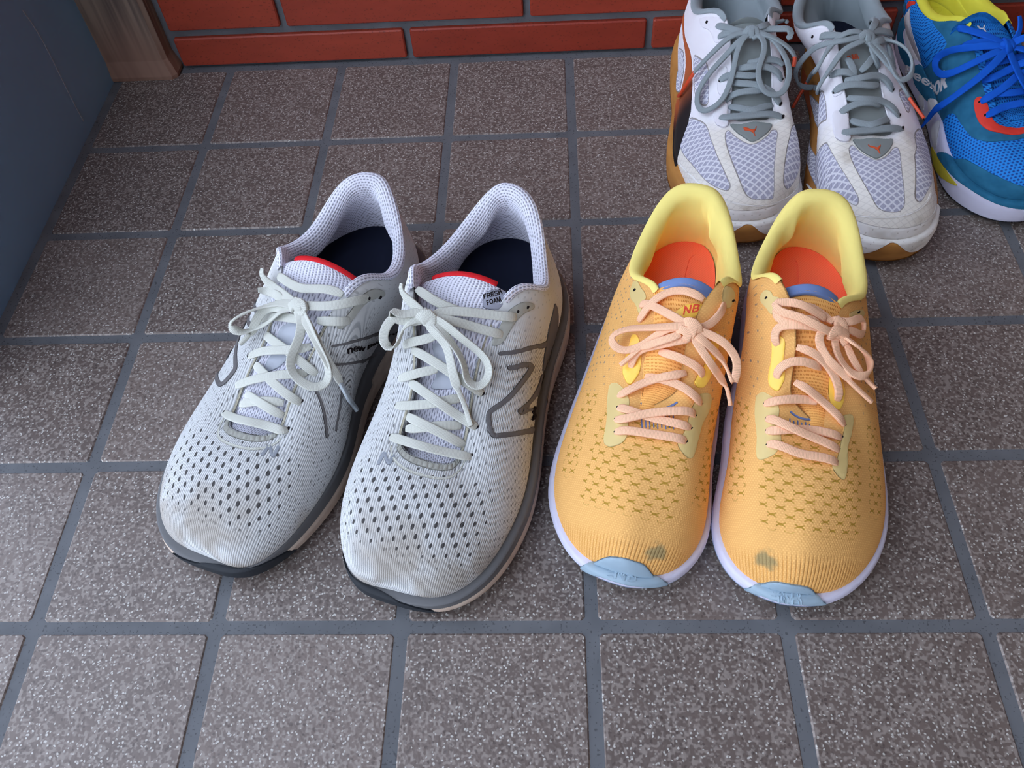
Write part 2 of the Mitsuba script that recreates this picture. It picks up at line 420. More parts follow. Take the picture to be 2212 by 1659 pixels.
def unroll(L, th, t):
    """plan coordinates of the surface unrolled from the top edge, in metres"""
    A = L.pt(th[:, None], t[None, :])
    seg = np.linalg.norm(np.diff(A, axis=1), axis=2)
    s = np.concatenate([np.zeros((len(th), 1)), np.cumsum(seg[:, ::-1], 1)], 1)[:, ::-1]
    E, F = A[:, -1, :2], A[:, 0, :2]
    return (E[:, None] + unit(F - E)[:, None] * s[..., None]).reshape(-1, 2)


def b_upper(L, key, m, nt=360, t0=0.0):
    th = np.linspace(0, 18, nt + 1)[:-1]
    t = np.linspace(0, 1, 44)
    A = L.pt(th[:, None], t[None])
    E = A[:, -1]
    inw = -unit(np.concatenate([L.n2(th), np.zeros((nt, 1))], 1))
    thr = ss(3.2, 4.2, np.minimum(th, 18 - th))[:, None]
    rim = [E + [0, 0, .0006] + inw * .0008, E + inw * .0012 + [0, 0, -.0012], E - inw * .004 * thr + inw * .003 * (1 - thr) + [0, 0, -.003]]
    P = np.concatenate([A, np.stack(rim, 1)], 1)
    uv = unroll(L, th, t).reshape(nt, 44, 2)
    uv = np.concatenate([uv, np.repeat(uv[:, -1:], 3, 1)], 1).reshape(-1, 2)
    put(key, strip(L, P), m, True, uv=uv)


def b_sole(L, key, m, q0=0.0, q1=1.0, grow=0.0, caps=(False, False), n=12, nt=240, smooth=35):
    """the sole's wall between q0 (top) and q1 (ground), grown outwards"""
    th = np.linspace(0, 18, nt + 1)[:-1]
    q = np.linspace(q0, q1, n)
    A = L.pt(th[:, None], -q[None])
    if callable(grow) or np.any(grow):
        g = grow(th[:, None], q[None]) if callable(grow) else grow
        N = np.concatenate([L.n2(th), np.zeros((nt, 1))], 1)[:, None]
        A = A + N * np.broadcast_to(g, A.shape[:2])[..., None]
    put(key, strip(L, A, True, caps, flip=True), m, smooth)


def bed_height(L, a):
    """the footbed over the feather line at length a"""
    return L.P['bed'] * (1 - ss(.085, .17, a)) - .006 * ss(.12, .22, a)


def b_insole(L, key, m):
    th = np.linspace(0, 18, 121)[:-1]
    R = []
    for k in range(7):
        p = L.ring(th, .0105 + (k / 6) * .018, 0)
        p[:, 2] = L.zs(th) + bed_height(L, p[:, 0])
        R.append(p)
    put(key, strip(L, np.stack(R, 1), True, (False, True)), m, True)


def b_lining(L, key, m, lim=4.2, pad=.0085, out=.0, crest=.0022, bed=.010, depth=.013, over=.06, puff=1.0):
    th = np.linspace(-lim, lim, 181)
    at = th % 18
    E = L.edge(at)
    cen = np.c_[np.clip(E[:, 0], .034, .075), np.zeros(len(E))]
    inw = unit(np.c_[cen - E[:, :2], np.zeros(len(E))])
    taper = 1 - .62 * ss(2.6, lim, np.abs(th))
    out0 = L.pt(at, np.full(len(at), 1 - over)) + L.nrm(at, np.full(len(at), 1 - over)) * .0009
    I = L.ring(at, bed, 0)
    I[:, 2] = L.zs(at) + bed_height(L, I[:, 0]) - .002
    front = ss(3.0, lim, np.abs(th))[:, None]
    I = I * (1 - front) + (E + [0, 0, -.018] + inw * .002) * front
    p = (pad * taper)[:, None]
    wob = puff * (meshkit.noise(np.c_[th * 2.2, th * 0, th * 0]) - .5)[:, None] * .003 * (1 - front)
    k = [out0, E - inw * .0015 + [0, 0, crest * .55], E + inw * p * .32 + [0, 0, crest], E + inw * (p * .85) + [0, 0, -.002],
         E + inw * (p + wob) - np.c_[0 * th, 0 * th, depth * taper], (E * .45 + I * .55) + inw * (p * .35 - wob * .6), I]
    x = [0, .1, .2, .32, .5, .76, 1.0]
    P = CubicSpline(x, np.stack(k, 0), axis=0)(np.linspace(0, 1, 34)).transpose(1, 0, 2)
    seg = np.r_[0, np.cumsum(np.linalg.norm(np.diff(E, axis=0), axis=1))]
    sv = np.concatenate([np.zeros((len(th), 1)), np.cumsum(np.linalg.norm(np.diff(P, axis=1), axis=2), 1)], 1)
    uv = np.stack([np.repeat(seg[:, None], 34, 1), sv], -1).reshape(-1, 2)
    put(key, strip(L, P, False), m, True, uv=uv)


def b_tongue(L, key, m, thick=.0045):
    u = np.r_[np.linspace(0, .7, 24), np.linspace(.72, 1, 22)]
    w = np.linspace(-1, 1, 25)
    top = L.tongue(u[:, None], w[None])
    bot = L.tongue(u[:, None], w[None] * .985, thick)
    # round the top end
    bot[-1] = bot[-1] * .5 + top[-1] * .5
    d = unit(top[-1] - top[-2])
    mid = (top[-1] + bot[-1]) / 2 + d * .0022
    n, k = len(u), len(w)
    loop = np.concatenate([top, mid[None], bot[::-1]], 0)
    v = loop.reshape(-1, 3)
    f = grid_faces(len(loop), k, True)
    uv = np.concatenate([np.stack(np.broadcast_arrays(u[:, None] * .12, w[None] * .03), -1), np.zeros((1, k, 2)), np.stack(np.broadcast_arrays(u[::-1, None] * .12, w[None] * .03), -1)], 0).reshape(-1, 2)
    put(key, place(L, v, f), m, True, uv=uv)


def surf_points(L, on, uvp, h):
    """surface coordinates (n, 2) and heights to points of the shoe"""
    if on == 'upper':
        return L.pt(uvp[:, 0], uvp[:, 1]) + L.nrm(uvp[:, 0], uvp[:, 1]) * np.broadcast_to(h, len(uvp))[:, None]
    d = 1e-3
    p = L.tongue(uvp[:, 0], uvp[:, 1])
    du = L.tongue(uvp[:, 0] + d, uvp[:, 1]) - L.tongue(uvp[:, 0] - d, uvp[:, 1])
    dv = L.tongue(uvp[:, 0], uvp[:, 1] + d) - L.tongue(uvp[:, 0], uvp[:, 1] - d)
    n = unit(np.cross(du, dv))
    n *= np.sign(n[:, 2:3] + 1e-9)
    return p + n * np.broadcast_to(h, len(p))[:, None]


def curve_close(p, n=3):
    """a smooth closed outline through rounded corners (corner cutting)"""
    p = np.asarray(p, float)
    for _ in range(n):
        q = np.roll(p, -1, 0)
        p = np.stack([p * .8 + q * .2, p * .2 + q * .8], 1).reshape(-1, 2)
    return p


def metric(on):
    return np.array([16.0, 75.0]) if on == 'upper' else np.array([110.0, 26.0])


def patch_mesh(L, on, pts, h=.0008, grid=2.5, smooth=2, holes=(), edge=.35):
    """a sheet lying on the shoe: its outline in surface coordinates"""
    M = metric(on)
    p = np.asarray(pts, float) * M
    if smooth:
        p = curve_close(p, smooth)
    poly = Polygon(p).buffer(0)
    if holes:
        poly = poly.difference(shapely.union_all([Polygon(np.asarray(x) * M).buffer(0) for x in holes]))
    out = []
    for g in getattr(poly, 'geoms', [poly]):
        if g.is_empty or g.area < .05:
            continue
        inner = g.buffer(-edge)
        core = [x for x in getattr(inner, 'geoms', [inner]) if not x.is_empty]
        lines, rims = [], []
        for r in [g.exterior, *g.interiors]:
            c = np.array(shapely.segmentize(shapely.LinearRing(r.coords), grid * .8).coords)[:-1]
            lines.append(c)
        ins = []
        for q in core:
            for r in [q.exterior, *q.interiors]:
                ins.append(np.array(shapely.segmentize(shapely.LinearRing(r.coords), grid * .8).coords)[:-1])
        x0, y0, x1, y1 = g.bounds
        X, Y = np.meshgrid(np.arange(x0, x1, grid), np.arange(y0, y1, grid))
        gp = np.c_[X.ravel(), Y.ravel()]
        deep = g.buffer(-edge - grid * .45)
        gp = gp[shapely.contains_xy(deep, gp[:, 0], gp[:, 1])] if not deep.is_empty else gp[:0]
        b = np.vstack(lines)
        i = np.vstack(ins) if ins else np.zeros((0, 2))
        a = np.vstack([b, i, gp])
        hh = np.r_[np.zeros(len(b)), np.full(len(i), 1.0), np.full(len(gp), 1.0)]
        a = a + 1e-5 * np.random.default_rng(1).normal(size=a.shape)
        tri = Delaunay(a).simplices
        c = a[tri].mean(1)
        tri = tri[shapely.contains_xy(g, c[:, 0], c[:, 1])]
        d1 = a[tri[:, 1]] - a[tri[:, 0]]
        d2 = a[tri[:, 2]] - a[tri[:, 0]]
        neg = d1[:, 0] * d2[:, 1] - d1[:, 1] * d2[:, 0] < 0
        tri[neg] = tri[neg][:, ::-1]
        nb = len(b)
        # skirt: the rim stands on the surface
        low = surf_points(L, on, b / M, -.0004)
        top = surf_points(L, on, a / M, np.where(hh > 0, h, h * .55))
        v = np.vstack([top, low])
        sk, base = [], 0
        for c in lines:
            k = np.arange(len(c))
            k2 = (k + 1) % len(c)
            sk.append(np.c_[base + k, len(a) + base + k, base + k2])
            sk.append(np.c_[base + k2, len(a) + base + k, len(a) + base + k2])
            base += len(c)
        out.append((v, np.vstack([tri] + sk)))
    base, V, F = 0, [], []
    for v, f in out:
        V.append(v)
        F.append(f + base)
        base += len(v)
    V, F = np.vstack(V), np.vstack(F)
    # outward orientation
    n = np.cross(V[F[:, 1]] - V[F[:, 0]], V[F[:, 2]] - V[F[:, 0]])
    cen = np.array([.13, 0, .03])
    if (n * (V[F].mean(1) - cen)).sum() < 0:
        F = F[:, ::-1]
    w = L.world(V)
    return trimesh.Trimesh(w, F[:, ::-1] if L.side < 0 else F, process=False), V[:, :2]


def lace_mesh(L, pts, nrm, width=.0062, thick=.0016, step=.0022, taper=(0, 0), twist=0.0):
    """a flat woven lace along local points; returns the mesh and uv (across, along)"""
    p, nn = np.asarray(pts, float), np.asarray(nrm, float)
    s = np.r_[0, np.cumsum(np.linalg.norm(np.diff(p, axis=0), axis=1))]
    k = max(4, int(s[-1] / step))
    x = np.linspace(0, s[-1], k)
    if len(p) > 2:
        c = CubicSpline(s, p)(x)
    else:
        c = p[0] + (p[1] - p[0]) * (x / s[-1])[:, None]
    tw = np.interp(x, s, np.broadcast_to(twist, len(s)))
    n = np.stack([np.interp(x, s, nn[:, i]) for i in range(3)], 1)
    tan = unit(np.gradient(c, axis=0))
    n = unit(n - (n * tan).sum(1)[:, None] * tan)
    b = np.cross(tan, n)
    ca, sa = np.cos(np.radians(tw))[:, None], np.sin(np.radians(tw))[:, None]
    n, b = n * ca + b * sa, b * ca - n * sa
    wx = np.full(k, width / 2)
    if taper[0]:
        wx *= 1 - taper[0] * ss(.0045, 0, x)
    if taper[1]:
        wx *= 1 - taper[1] * ss(s[-1] - .0045, s[-1], x)
    a = np.linspace(0, 2 * np.pi, 13)[:-1]
    cx = np.sign(np.cos(a)) * np.abs(np.cos(a))**.5
    cy = np.sign(np.sin(a)) * np.abs(np.sin(a))**.7
    P = c[:, None] + b[:, None] * (cx[None] * wx[:, None])[..., None] + n[:, None] * (cy * thick / 2)[None, :, None]
    m = len(a)
    v = np.vstack([P.reshape(-1, 3), c[:1], c[-1:]])
    i, j = np.meshgrid(np.arange(k - 1), np.arange(m), indexing='ij')
    j2 = (j + 1) % m
    q = [i * m + j, i * m + j2, (i + 1) * m + j2, (i + 1) * m + j]
    f = [np.stack([q[0], q[1], q[2]], -1).reshape(-1, 3), np.stack([q[0], q[2], q[3]], -1).reshape(-1, 3)]
    r = np.arange(m)
    r2 = (r + 1) % m
    f += [np.c_[r2, r, np.full(m, k * m)], np.c_[(k - 1) * m + r, (k - 1) * m + r2, np.full(m, k * m + 1)]]
    uv = np.stack([np.broadcast_to(cx[None] * width / 2, (k, m)), np.broadcast_to(x[:, None], (k, m))], -1).reshape(-1, 2)
    uv = np.vstack([uv, [[0, 0], [0, s[-1]]]])
    return place(L, v, np.vstack(f)[:, ::-1]), uv


def numbered(key):
    if key not in scene:
        return key
    k = 1
    while f'{key}_{k:03d}' in scene:
        k += 1
    return f'{key}_{k:03d}'
# ------------------------------------------------------------------ seams, patches, lettering and laces, in each shoe's own surface coordinates
PATCHES = [
    ('B', 'eyelet_stay', 'm_tpu', 'upper', 0.9, [(3.879, 0.828), (3.65, 0.775), (3.713, 0.733), (4.229, 0.78), (4.659, 0.8), (4.825, 0.887), (4.795, 0.918), (4.564, 0.897), (4.324, 0.901), (4.104, 0.864)], {}),
    ('B', 'heel_panel', 'm_darktpu', 'upper', 0.9, [(2.526, 0.612), (2.416, 0.45), (2.476, 0.121), (2.713, -0.021), (3.13, -0.05), (3.478, 0.188), (3.274, 0.343), (3.058, 0.509)], {}),
    ('B', 'lace_keeper', 'm_tpu3', 'tongue', 1.2, [(0.631, -0.491), (0.633, -0.142), (0.625, 0.018), (0.589, 0.19), (0.572, 0.273), (0.53, 0.375), (0.513, -0.412), (0.556, -0.232), (0.592, -0.313)], {}),
    ('B', 'tongue_badge', 'm_badge', 'tongue', 1.0, [(0.864, 0.418), (0.942, 0.498), (0.995, 0.839), (0.997, 0.877), (0.994, 0.893), (0.996, 0.898), (0.957, 0.834), (0.814, 0.798), (0.768, 0.793), (0.736, 0.591), (0.749, 0.504)], {}),
    ('A', 'eyelet_stay', 'm_tpu', 'upper', 0.9, [(14.365, 0.839), (14.667, 0.798), (14.751, 0.753), (14.691, 0.715), (14.108, 0.743), (13.713, 0.739), (13.487, 0.801), (13.431, 0.839), (13.437, 0.875), (13.675, 0.82), (13.995, 0.831)], {}),
    ('A', 'lace_keeper', 'm_tpu3', 'tongue', 1.2, [(0.624, 0.486), (0.641, 0.183), (0.644, -0.05), (0.603, -0.218), (0.549, -0.107), (0.523, 0.009), (0.498, 0.311), (0.519, 0.47), (0.575, 0.37)], {}),
    ('C', 'lower_eyelet_stay', 'm_khaki', 'upper', 0.7, [(5.605, 0.613), (5.864, 0.687), (6.533, 0.807), (7.224, 0.886), (7.973, 0.869), (8.269, 0.837), (8.123, 0.782), (7.562, 0.69), (7.167, 0.643), (6.752, 0.676), (6.105, 0.637)], {}),
    ('C', 'lower_eyelet_stay', 'm_khaki', 'upper', 0.7, [(11.905, 0.782), (12.563, 0.624), (12.811, 0.544), (12.643, 0.533), (11.895, 0.648), (11.509, 0.659), (11.208, 0.634), (11.025, 0.651), (10.798, 0.701), (10.562, 0.772), (10.711, 0.787), (10.943, 0.799), (11.244, 0.842)], {}),
    ('C', 'middle_eyelet_stay', 'm_gloss', 'upper', 0.9, [(4.846, 0.727), (5.031, 0.785), (5.677, 0.864), (6.184, 0.905), (6.458, 0.911), (6.613, 0.86), (6.361, 0.805), (5.761, 0.72), (5.467, 0.706), (5.117, 0.718)], {}),
    ('C', 'middle_eyelet_stay', 'm_gloss', 'upper', 0.9, [(13.189, 0.769), (13.341, 0.725), (13.297, 0.653), (13.003, 0.637), (12.801, 0.63), (12.335, 0.703), (11.913, 0.813), (11.858, 0.861), (12.151, 0.824), (12.749, 0.73)], {}),
    ('C', 'upper_eyelet_stay', 'm_khaki', 'upper', 0.7, [(3.544, 0.772), (3.296, 0.906), (3.401, 0.95), (3.782, 0.871), (4.088, 0.866), (4.276, 0.86), (4.267, 0.808), (4.434, 0.81), (4.529, 0.776), (4.164, 0.755), (3.877, 0.732)], {}),
    ('C', 'upper_eyelet_stay', 'm_khaki', 'upper', 0.7, [(13.812, 0.953), (14.06, 0.884), (14.204, 0.803), (13.879, 0.747), (13.634, 0.786), (13.591, 0.86)], {}),
    ('C', 'tongue_badge', 'm_gloss', 'tongue', 0.8, [(0.619, 0.292), (0.642, 0.108), (0.671, -0.205), (0.687, -0.543), (0.68, -0.69), (0.649, -0.685), (0.621, -0.414), (0.609, 0.018)], {}),
    ('C', 'toe_guard', 'm_toeguard', 'upper', 1.5, [(7.755, -0.591), (7.871, -0.158), (7.991, -0.021), (8.248, 0.115), (8.581, 0.196), (9.194, 0.226), (9.974, 0.198), (10.237, 0.131), (10.615, -0.09), (10.766, -0.409), (10.474, -0.359), (9.934, -0.254), (9.15, -0.222), (8.388, -0.216), (7.901, -0.599)], {}),
    ('D', 'lower_eyelet_stay', 'm_khaki', 'upper', 0.7, [(12.548, 0.599), (12.269, 0.696), (11.451, 0.875), (11.039, 0.892), (10.902, 0.842), (10.549, 0.824), (10.575, 0.753), (11.017, 0.647), (11.221, 0.622), (11.532, 0.665), (12.309, 0.603)], {}),
    ('D', 'lower_eyelet_stay', 'm_khaki', 'upper', 0.7, [(6.603, 0.808), (6.053, 0.697), (6.039, 0.67), (6.507, 0.697), (7.062, 0.737), (7.396, 0.679), (7.609, 0.67), (7.834, 0.705), (8.227, 0.787), (7.857, 0.787), (7.365, 0.809), (6.834, 0.785)], {}),
    ('D', 'middle_eyelet_stay', 'm_gloss', 'upper', 0.9, [(13.098, 0.754), (12.893, 0.846), (12.666, 0.899), (12.35, 0.885), (11.782, 0.944), (11.587, 0.894), (11.732, 0.846), (12.178, 0.753), (12.453, 0.725), (12.71, 0.751)], {}),
    ('D', 'middle_eyelet_stay', 'm_gloss', 'upper', 0.9, [(6.25, 0.952), (5.738, 0.921), (5.585, 0.833), (5.728, 0.792), (5.852, 0.763), (6.368, 0.806), (6.737, 0.855), (7.007, 0.933), (6.737, 0.953)], {}),
    ('D', 'upper_eyelet_stay', 'm_khaki', 'upper', 0.7, [(13.982, 0.778), (13.926, 0.834), (13.73, 0.87), (13.62, 0.861), (13.471, 0.921), (13.403, 0.895), (13.403, 0.844), (13.372, 0.793), (13.659, 0.765), (13.875, 0.749)], {}),
    ('D', 'upper_eyelet_stay', 'm_khaki', 'upper', 0.7, [(4.139, 0.846), (3.782, 0.824), (3.391, 0.819), (3.305, 0.752), (3.61, 0.728), (4.21, 0.81)], {}),
    ('D', 'toe_guard', 'm_toeguard', 'upper', 1.5, [(10.673, -0.638), (10.499, -0.078), (10.326, 0.055), (10.06, 0.131), (9.686, 0.15), (8.589, 0.136), (8.305, 0.04), (8.121, -0.159), (8.005, -0.301), (8.35, -0.289), (8.705, -0.262), (9.499, -0.27), (10.225, -0.26), (10.512, -0.459)], {}),
    ('E', 'mesh_panel', 'm_whitemesh', 'upper', 0.4, [(5.32, 0.454), (5.967, 0.626), (6.422, 0.682), (6.999, 0.676), (7.461, 0.559), (7.777, 0.421), (7.79, 0.375), (7.711, 0.339), (6.587, 0.369), (5.377, 0.192), (5.333, 0.294), (5.265, 0.42)], {'edge': 0.5}),
    ('E', 'mesh_panel', 'm_whitemesh', 'upper', 0.4, [(7.275, 0.834), (7.375, 0.881), (7.795, 0.83), (8.165, 0.788), (8.459, 0.759), (8.838, 0.775), (9.463, 0.841), (9.821, 0.891), (10.157, 0.873), (9.667, 0.75), (9.242, 0.527), (9.149, 0.243), (9.038, 0.241), (8.306, 0.28), (8.007, 0.497), (7.687, 0.664)], {'edge': 0.5}),
    ('E', 'mesh_panel', 'm_whitemesh', 'upper', 0.4, [(11.084, 0.775), (11.843, 0.609), (11.51, 0.571), (11.249, 0.516), (10.962, 0.398), (10.5, 0.313), (10.09, 0.252), (9.735, 0.366), (9.886, 0.541), (10.309, 0.708)], {'edge': 0.5}),
    ('E', 'mesh_panel', 'm_whitemesh', 'upper', 0.4, [(2.433, 0.222), (2.949, 0.416), (3.324, 0.344), (3.564, 0.26), (3.416, -0.055), (3.319, -0.083), (2.747, -0.023)], {'edge': 0.5}),
    ('E', 'mesh_panel', 'm_whitemesh', 'upper', 0.4, [(3.856, 0.508), (4.289, 0.577), (4.785, 0.697), (5.588, 0.689), (5.488, 0.626), (5.066, 0.517), (4.25, 0.48)], {'edge': 0.5}),
    ('E', 'throat_patch', 'm_suede', 'upper', 1.2, [(7.198, 0.949), (8.642, 0.989), (10.201, 0.954), (9.596, 0.879), (8.928, 0.808), (8.626, 0.789), (8.431, 0.789), (8.094, 0.837), (7.609, 0.899)], {}),
    ('E', 'throat_logo', 'm_pumaorange', 'upper', 1.8, [(8.057, 0.932), (8.359, 0.919), (8.543, 0.9), (8.736, 0.896), (8.837, 0.923), (8.936, 0.926), (8.778, 0.885), (8.675, 0.869), (8.711, 0.831), (8.659, 0.828), (8.594, 0.866), (8.376, 0.889), (8.173, 0.892), (8.094, 0.907)], {}),
    ('E', 'form_stripe', 'm_fade', 'upper', 0.6, [(1.932, 0.438), (2.357, 0.552), (3.175, 0.446), (3.749, 0.326), (3.808, 0.188), (3.609, -0.056), (3.948, -0.095), (4.756, -0.032), (5.248, -0.039), (5.561, -0.061), (5.435, 0.041), (5.407, 0.214), (5.307, 0.386), (5.184, 0.416), (5.138, 0.447), (4.603, 0.467), (4.016, 0.453), (3.098, 0.529), (2.188, 0.619), (1.75, 0.509)], {}),
    ('E', 'eyelet_stay', 'm_whitegloss', 'upper', 2.2, [(5.841, 0.746), (6.059, 0.97), (7.094, 0.962), (7.27, 0.921), (7.144, 0.87), (6.267, 0.763)], {}),
    ('E', 'eyelet_stay', 'm_whitegloss', 'upper', 1.2, [(3.175, 0.872), (3.816, 0.885), (4.204, 0.96), (4.397, 0.975), (4.729, 0.955), (4.498, 0.782), (4.148, 0.77), (3.617, 0.732)], {}),
    ('E', 'eyelet_stay', 'm_whitegloss', 'upper', 1.0, [(5.059, 0.799), (5.161, 0.956), (5.865, 0.959), (5.676, 0.81)], {}),
    ('F', 'mesh_panel', 'm_whitemesh', 'upper', 0.4, [(14.034, -0.524), (11.898, 0.604), (11.442, 0.648), (10.906, 0.657), (10.34, 0.579), (9.751, 0.41), (9.777, 0.338), (9.894, 0.315), (10.519, 0.353), (12.709, -0.114), (13.073, -0.292), (13.788, -0.572)], {'edge': 0.5}),
    ('F', 'mesh_panel', 'm_whitemesh', 'upper', 0.4, [(10.402, 0.841), (10.224, 0.899), (9.647, 0.824), (8.998, 0.755), (8.561, 0.786), (7.903, 0.879), (7.636, 0.874), (7.974, 0.713), (8.079, 0.571), (8.156, 0.328), (8.863, 0.321), (9.249, 0.46), (9.759, 0.62), (10.082, 0.728)], {'edge': 0.5}),
    ('F', 'mesh_panel', 'm_whitemesh', 'upper', 0.4, [(6.009, 0.657), (5.319, 0.466), (5.239, 0.31), (5.532, 0.277), (6.519, 0.421), (7.238, 0.445), (7.635, 0.371), (7.792, 0.439), (7.482, 0.64), (7.111, 0.76)], {'edge': 0.5}),
    ('F', 'mesh_panel', 'm_whitemesh', 'upper', 0.4, [(15.306, -0.487), (13.099, 0.633), (12.63, 0.697), (12.275, 0.68), (12.403, 0.617), (14.285, -0.238), (15.013, -0.567)], {'edge': 0.5}),
    ('F', 'mesh_panel', 'm_whitemesh', 'upper', 0.4, [(5.209, 0.756), (4.725, 0.571), (5.04, 0.562), (5.496, 0.664), (5.318, 0.72)], {'edge': 0.5}),
    ('F', 'throat_patch', 'm_suede', 'upper', 1.2, [(10.378, 0.956), (8.966, 0.977), (7.517, 0.967), (7.798, 0.913), (8.707, 0.792), (8.991, 0.768), (9.599, 0.834), (10.115, 0.906)], {}),
    ('F', 'throat_logo', 'm_pumaorange', 'upper', 1.8, [(9.359, 0.906), (9.053, 0.881), (8.825, 0.873), (8.677, 0.897), (8.551, 0.904), (8.672, 0.87), (8.777, 0.851), (8.724, 0.817), (8.776, 0.812), (8.863, 0.842), (9.017, 0.863), (9.29, 0.878)], {}),
    ('F', 'form_stripe', 'm_fade', 'upper', 0.6, [(15.942, 0.929), (15.516, 0.861), (16.412, -0.604), (15.749, -0.377), (15.131, -0.533), (14.524, -0.584), (15.223, -0.841), (15.466, -0.836), (16.215, -0.821)], {}),
    ('F', 'eyelet_stay', 'm_whitegloss', 'upper', 2.2, [(12.225, 0.789), (11.822, 0.999), (11.396, 0.999), (10.61, 0.972), (10.463, 0.919), (10.621, 0.871), (11.452, 0.763)], {}),
    ('F', 'eyelet_stay', 'm_whitegloss', 'upper', 1.2, [(14.91, 0.873), (14.392, 0.885), (13.89, 0.94), (13.569, 0.94), (14.034, 0.718), (14.694, 0.667)], {}),
    ('F', 'eyelet_stay', 'm_whitegloss', 'upper', 1.0, [(12.975, 0.804), (12.772, 0.999), (12.371, 0.996), (12.417, 0.837)], {}),
    ('G', 'side_panel', 'm_teal', 'upper', 0.7, [(2.72, 0.981), (3.439, 0.997), (4.21, 0.975), (4.88, 0.891), (5.566, 0.885), (5.984, 0.909), (6.574, 0.882), (7.141, 0.853), (8.61, 0.893), (10.08, 0.885), (9.74, 0.813), (8.386, 0.821), (7.433, 0.736), (6.563, 0.577), (6.019, 0.478), (5.564, 0.432), (4.914, 0.361), (4.323, -0.077), (3.392, -0.493), (2.792, -0.582), (2.604, -0.215), (3.559, 0.39), (3.932, 0.561), (4.063, 0.666), (3.862, 0.701), (3.369, 0.782)], {}),
    ('G', 'toe_cap', 'm_teal', 'upper', 0.8, [(4.873, -0.53), (5.216, -0.1), (5.816, 0.204), (6.44, 0.282), (7.084, 0.284), (7.806, 0.221), (8.504, 0.186), (9.096, 0.229), (9.757, -0.024), (8.758, -0.261), (7.998, -0.261), (7.131, -0.21), (6.43, -0.174), (5.917, -0.237), (5.431, -0.313)], {}),
    ('G', 'eyelet_stay', 'm_redpatch', 'upper', 1.3, [(5.623, 0.732), (5.724, 0.81), (5.95, 0.897), (6.383, 0.893), (6.976, 0.859), (7.741, 0.913), (8.74, 0.922), (10.041, 0.907), (9.816, 0.854), (8.503, 0.863), (7.241, 0.79), (6.654, 0.714), (6.136, 0.673), (5.686, 0.687)], {}),
    ('G', 'heel_panel', 'm_teal', 'upper', 0.6, [(0.961, -0.15), (1.692, 0.674), (1.899, 0.571), (1.557, -0.174), (2.053, -0.285), (2.527, -0.244), (2.477, -0.527), (1.96, -0.582), (1.156, -0.449)], {}),
    ('G', 'heel_tab', 'm_redpatch', 'upper', 0.8, [(1.761, 0.735), (1.986, 0.92), (2.059, 0.904), (1.954, 0.79), (1.92, 0.633)], {}),
    ('G', 'side_stripe', 'm_whitestripe', 'upper', 0.9, [(1.996, 0.779), (2.017, 0.672), (1.66, -0.085), (2.118, -0.235), (2.582, -0.199), (2.854, 0.1), (2.631, 0.301), (2.345, 0.568), (2.128, 0.707)], {}),
    ('G', 'side_stripe', 'm_whitestripe', 'upper', 0.9, [(3.164, -0.62), (3.398, -0.419), (3.643, -0.677), (3.504, -0.758)], {}),
    ('G', 'side_stripe', 'm_whitestripe', 'upper', 0.9, [(3.596, -0.316), (3.93, -0.029), (4.042, -0.037), (3.958, -0.494)], {}),
    ('G', 'side_stripe', 'm_whitestripe', 'upper', 0.9, [(4.374, -0.111), (4.227, -0.618), (4.731, -0.559), (4.838, -0.421), (4.527, -0.099)], {}),
    ('G', 'midsole_wedge', 'm_yellowfoam', 'upper', 1.0, [(4.497, -0.76), (4.952, -0.505), (5.431, -0.313), (5.973, -0.306), (6.101, -0.328), (5.873, -0.459), (5.375, -0.701), (5.094, -0.842), (4.809, -0.84)], {}),
    ('B', 'eyelet', 'm_hole', 'upper', 1.1, [(3.847, 0.771), (3.837, 0.775), (3.837, 0.781), (3.847, 0.787), (3.865, 0.791), (3.885, 0.793), (3.902, 0.792), (3.931, 0.786), (3.941, 0.783), (3.942, 0.777), (3.932, 0.771), (3.916, 0.766), (3.896, 0.764), (3.878, 0.765)], {'smooth': 0}),
    ('B', 'eyelet', 'm_hole', 'upper', 1.1, [(4.112, 0.805), (4.103, 0.808), (4.101, 0.813), (4.108, 0.82), (4.12, 0.826), (4.135, 0.829), (4.149, 0.83), (4.173, 0.828), (4.182, 0.825), (4.183, 0.82), (4.178, 0.813), (4.166, 0.807), (4.151, 0.803), (4.137, 0.802)], {'smooth': 0}),
    ('B', 'side_logo', 'm_darktpu', 'upper', 0.9, [(4.653, 0.624), (4.564, 0.593), (4.402, 0.542), (4.319, 0.515), (4.236, 0.484), (4.269, 0.486), (4.342, 0.496), (4.479, 0.517), (4.754, 0.565), (4.897, 0.593), (5.046, 0.626), (5.21, 0.665), (5.615, 0.775), (5.709, 0.797), (5.742, 0.803), (5.821, 0.807), (5.912, 0.791), (5.949, 0.778), (5.975, 0.762), (5.984, 0.742), (5.956, 0.709), (5.922, 0.691), (5.801, 0.643), (5.208, 0.455), (4.996, 0.384), (4.754, 0.294), (4.367, 0.098), (4.261, -0.009), (4.242, -0.016), (4.223, -0.012), (4.249, 0.049), (4.377, 0.154), (4.465, 0.204), (4.77, 0.332), (4.983, 0.409), (5.182, 0.475), (5.739, 0.654), (5.791, 0.675), (5.809, 0.692), (5.804, 0.709), (5.786, 0.722), (5.722, 0.741), (5.683, 0.748), (5.639, 0.745), (5.572, 0.73), (5.267, 0.649), (5.082, 0.604), (4.993, 0.583), (4.831, 0.548), (4.602, 0.503), (4.294, 0.447), (4.109, 0.419), (4.025, 0.412), (4.01, 0.417), (4.039, 0.434), (4.112, 0.469), (4.163, 0.49), (4.283, 0.531), (4.403, 0.571), (4.56, 0.621), (4.629, 0.644), (4.702, 0.674), (4.73, 0.684), (4.756, 0.689), (4.771, 0.687), (4.772, 0.68), (4.759, 0.668), (4.734, 0.656)], {'smooth': 0}),
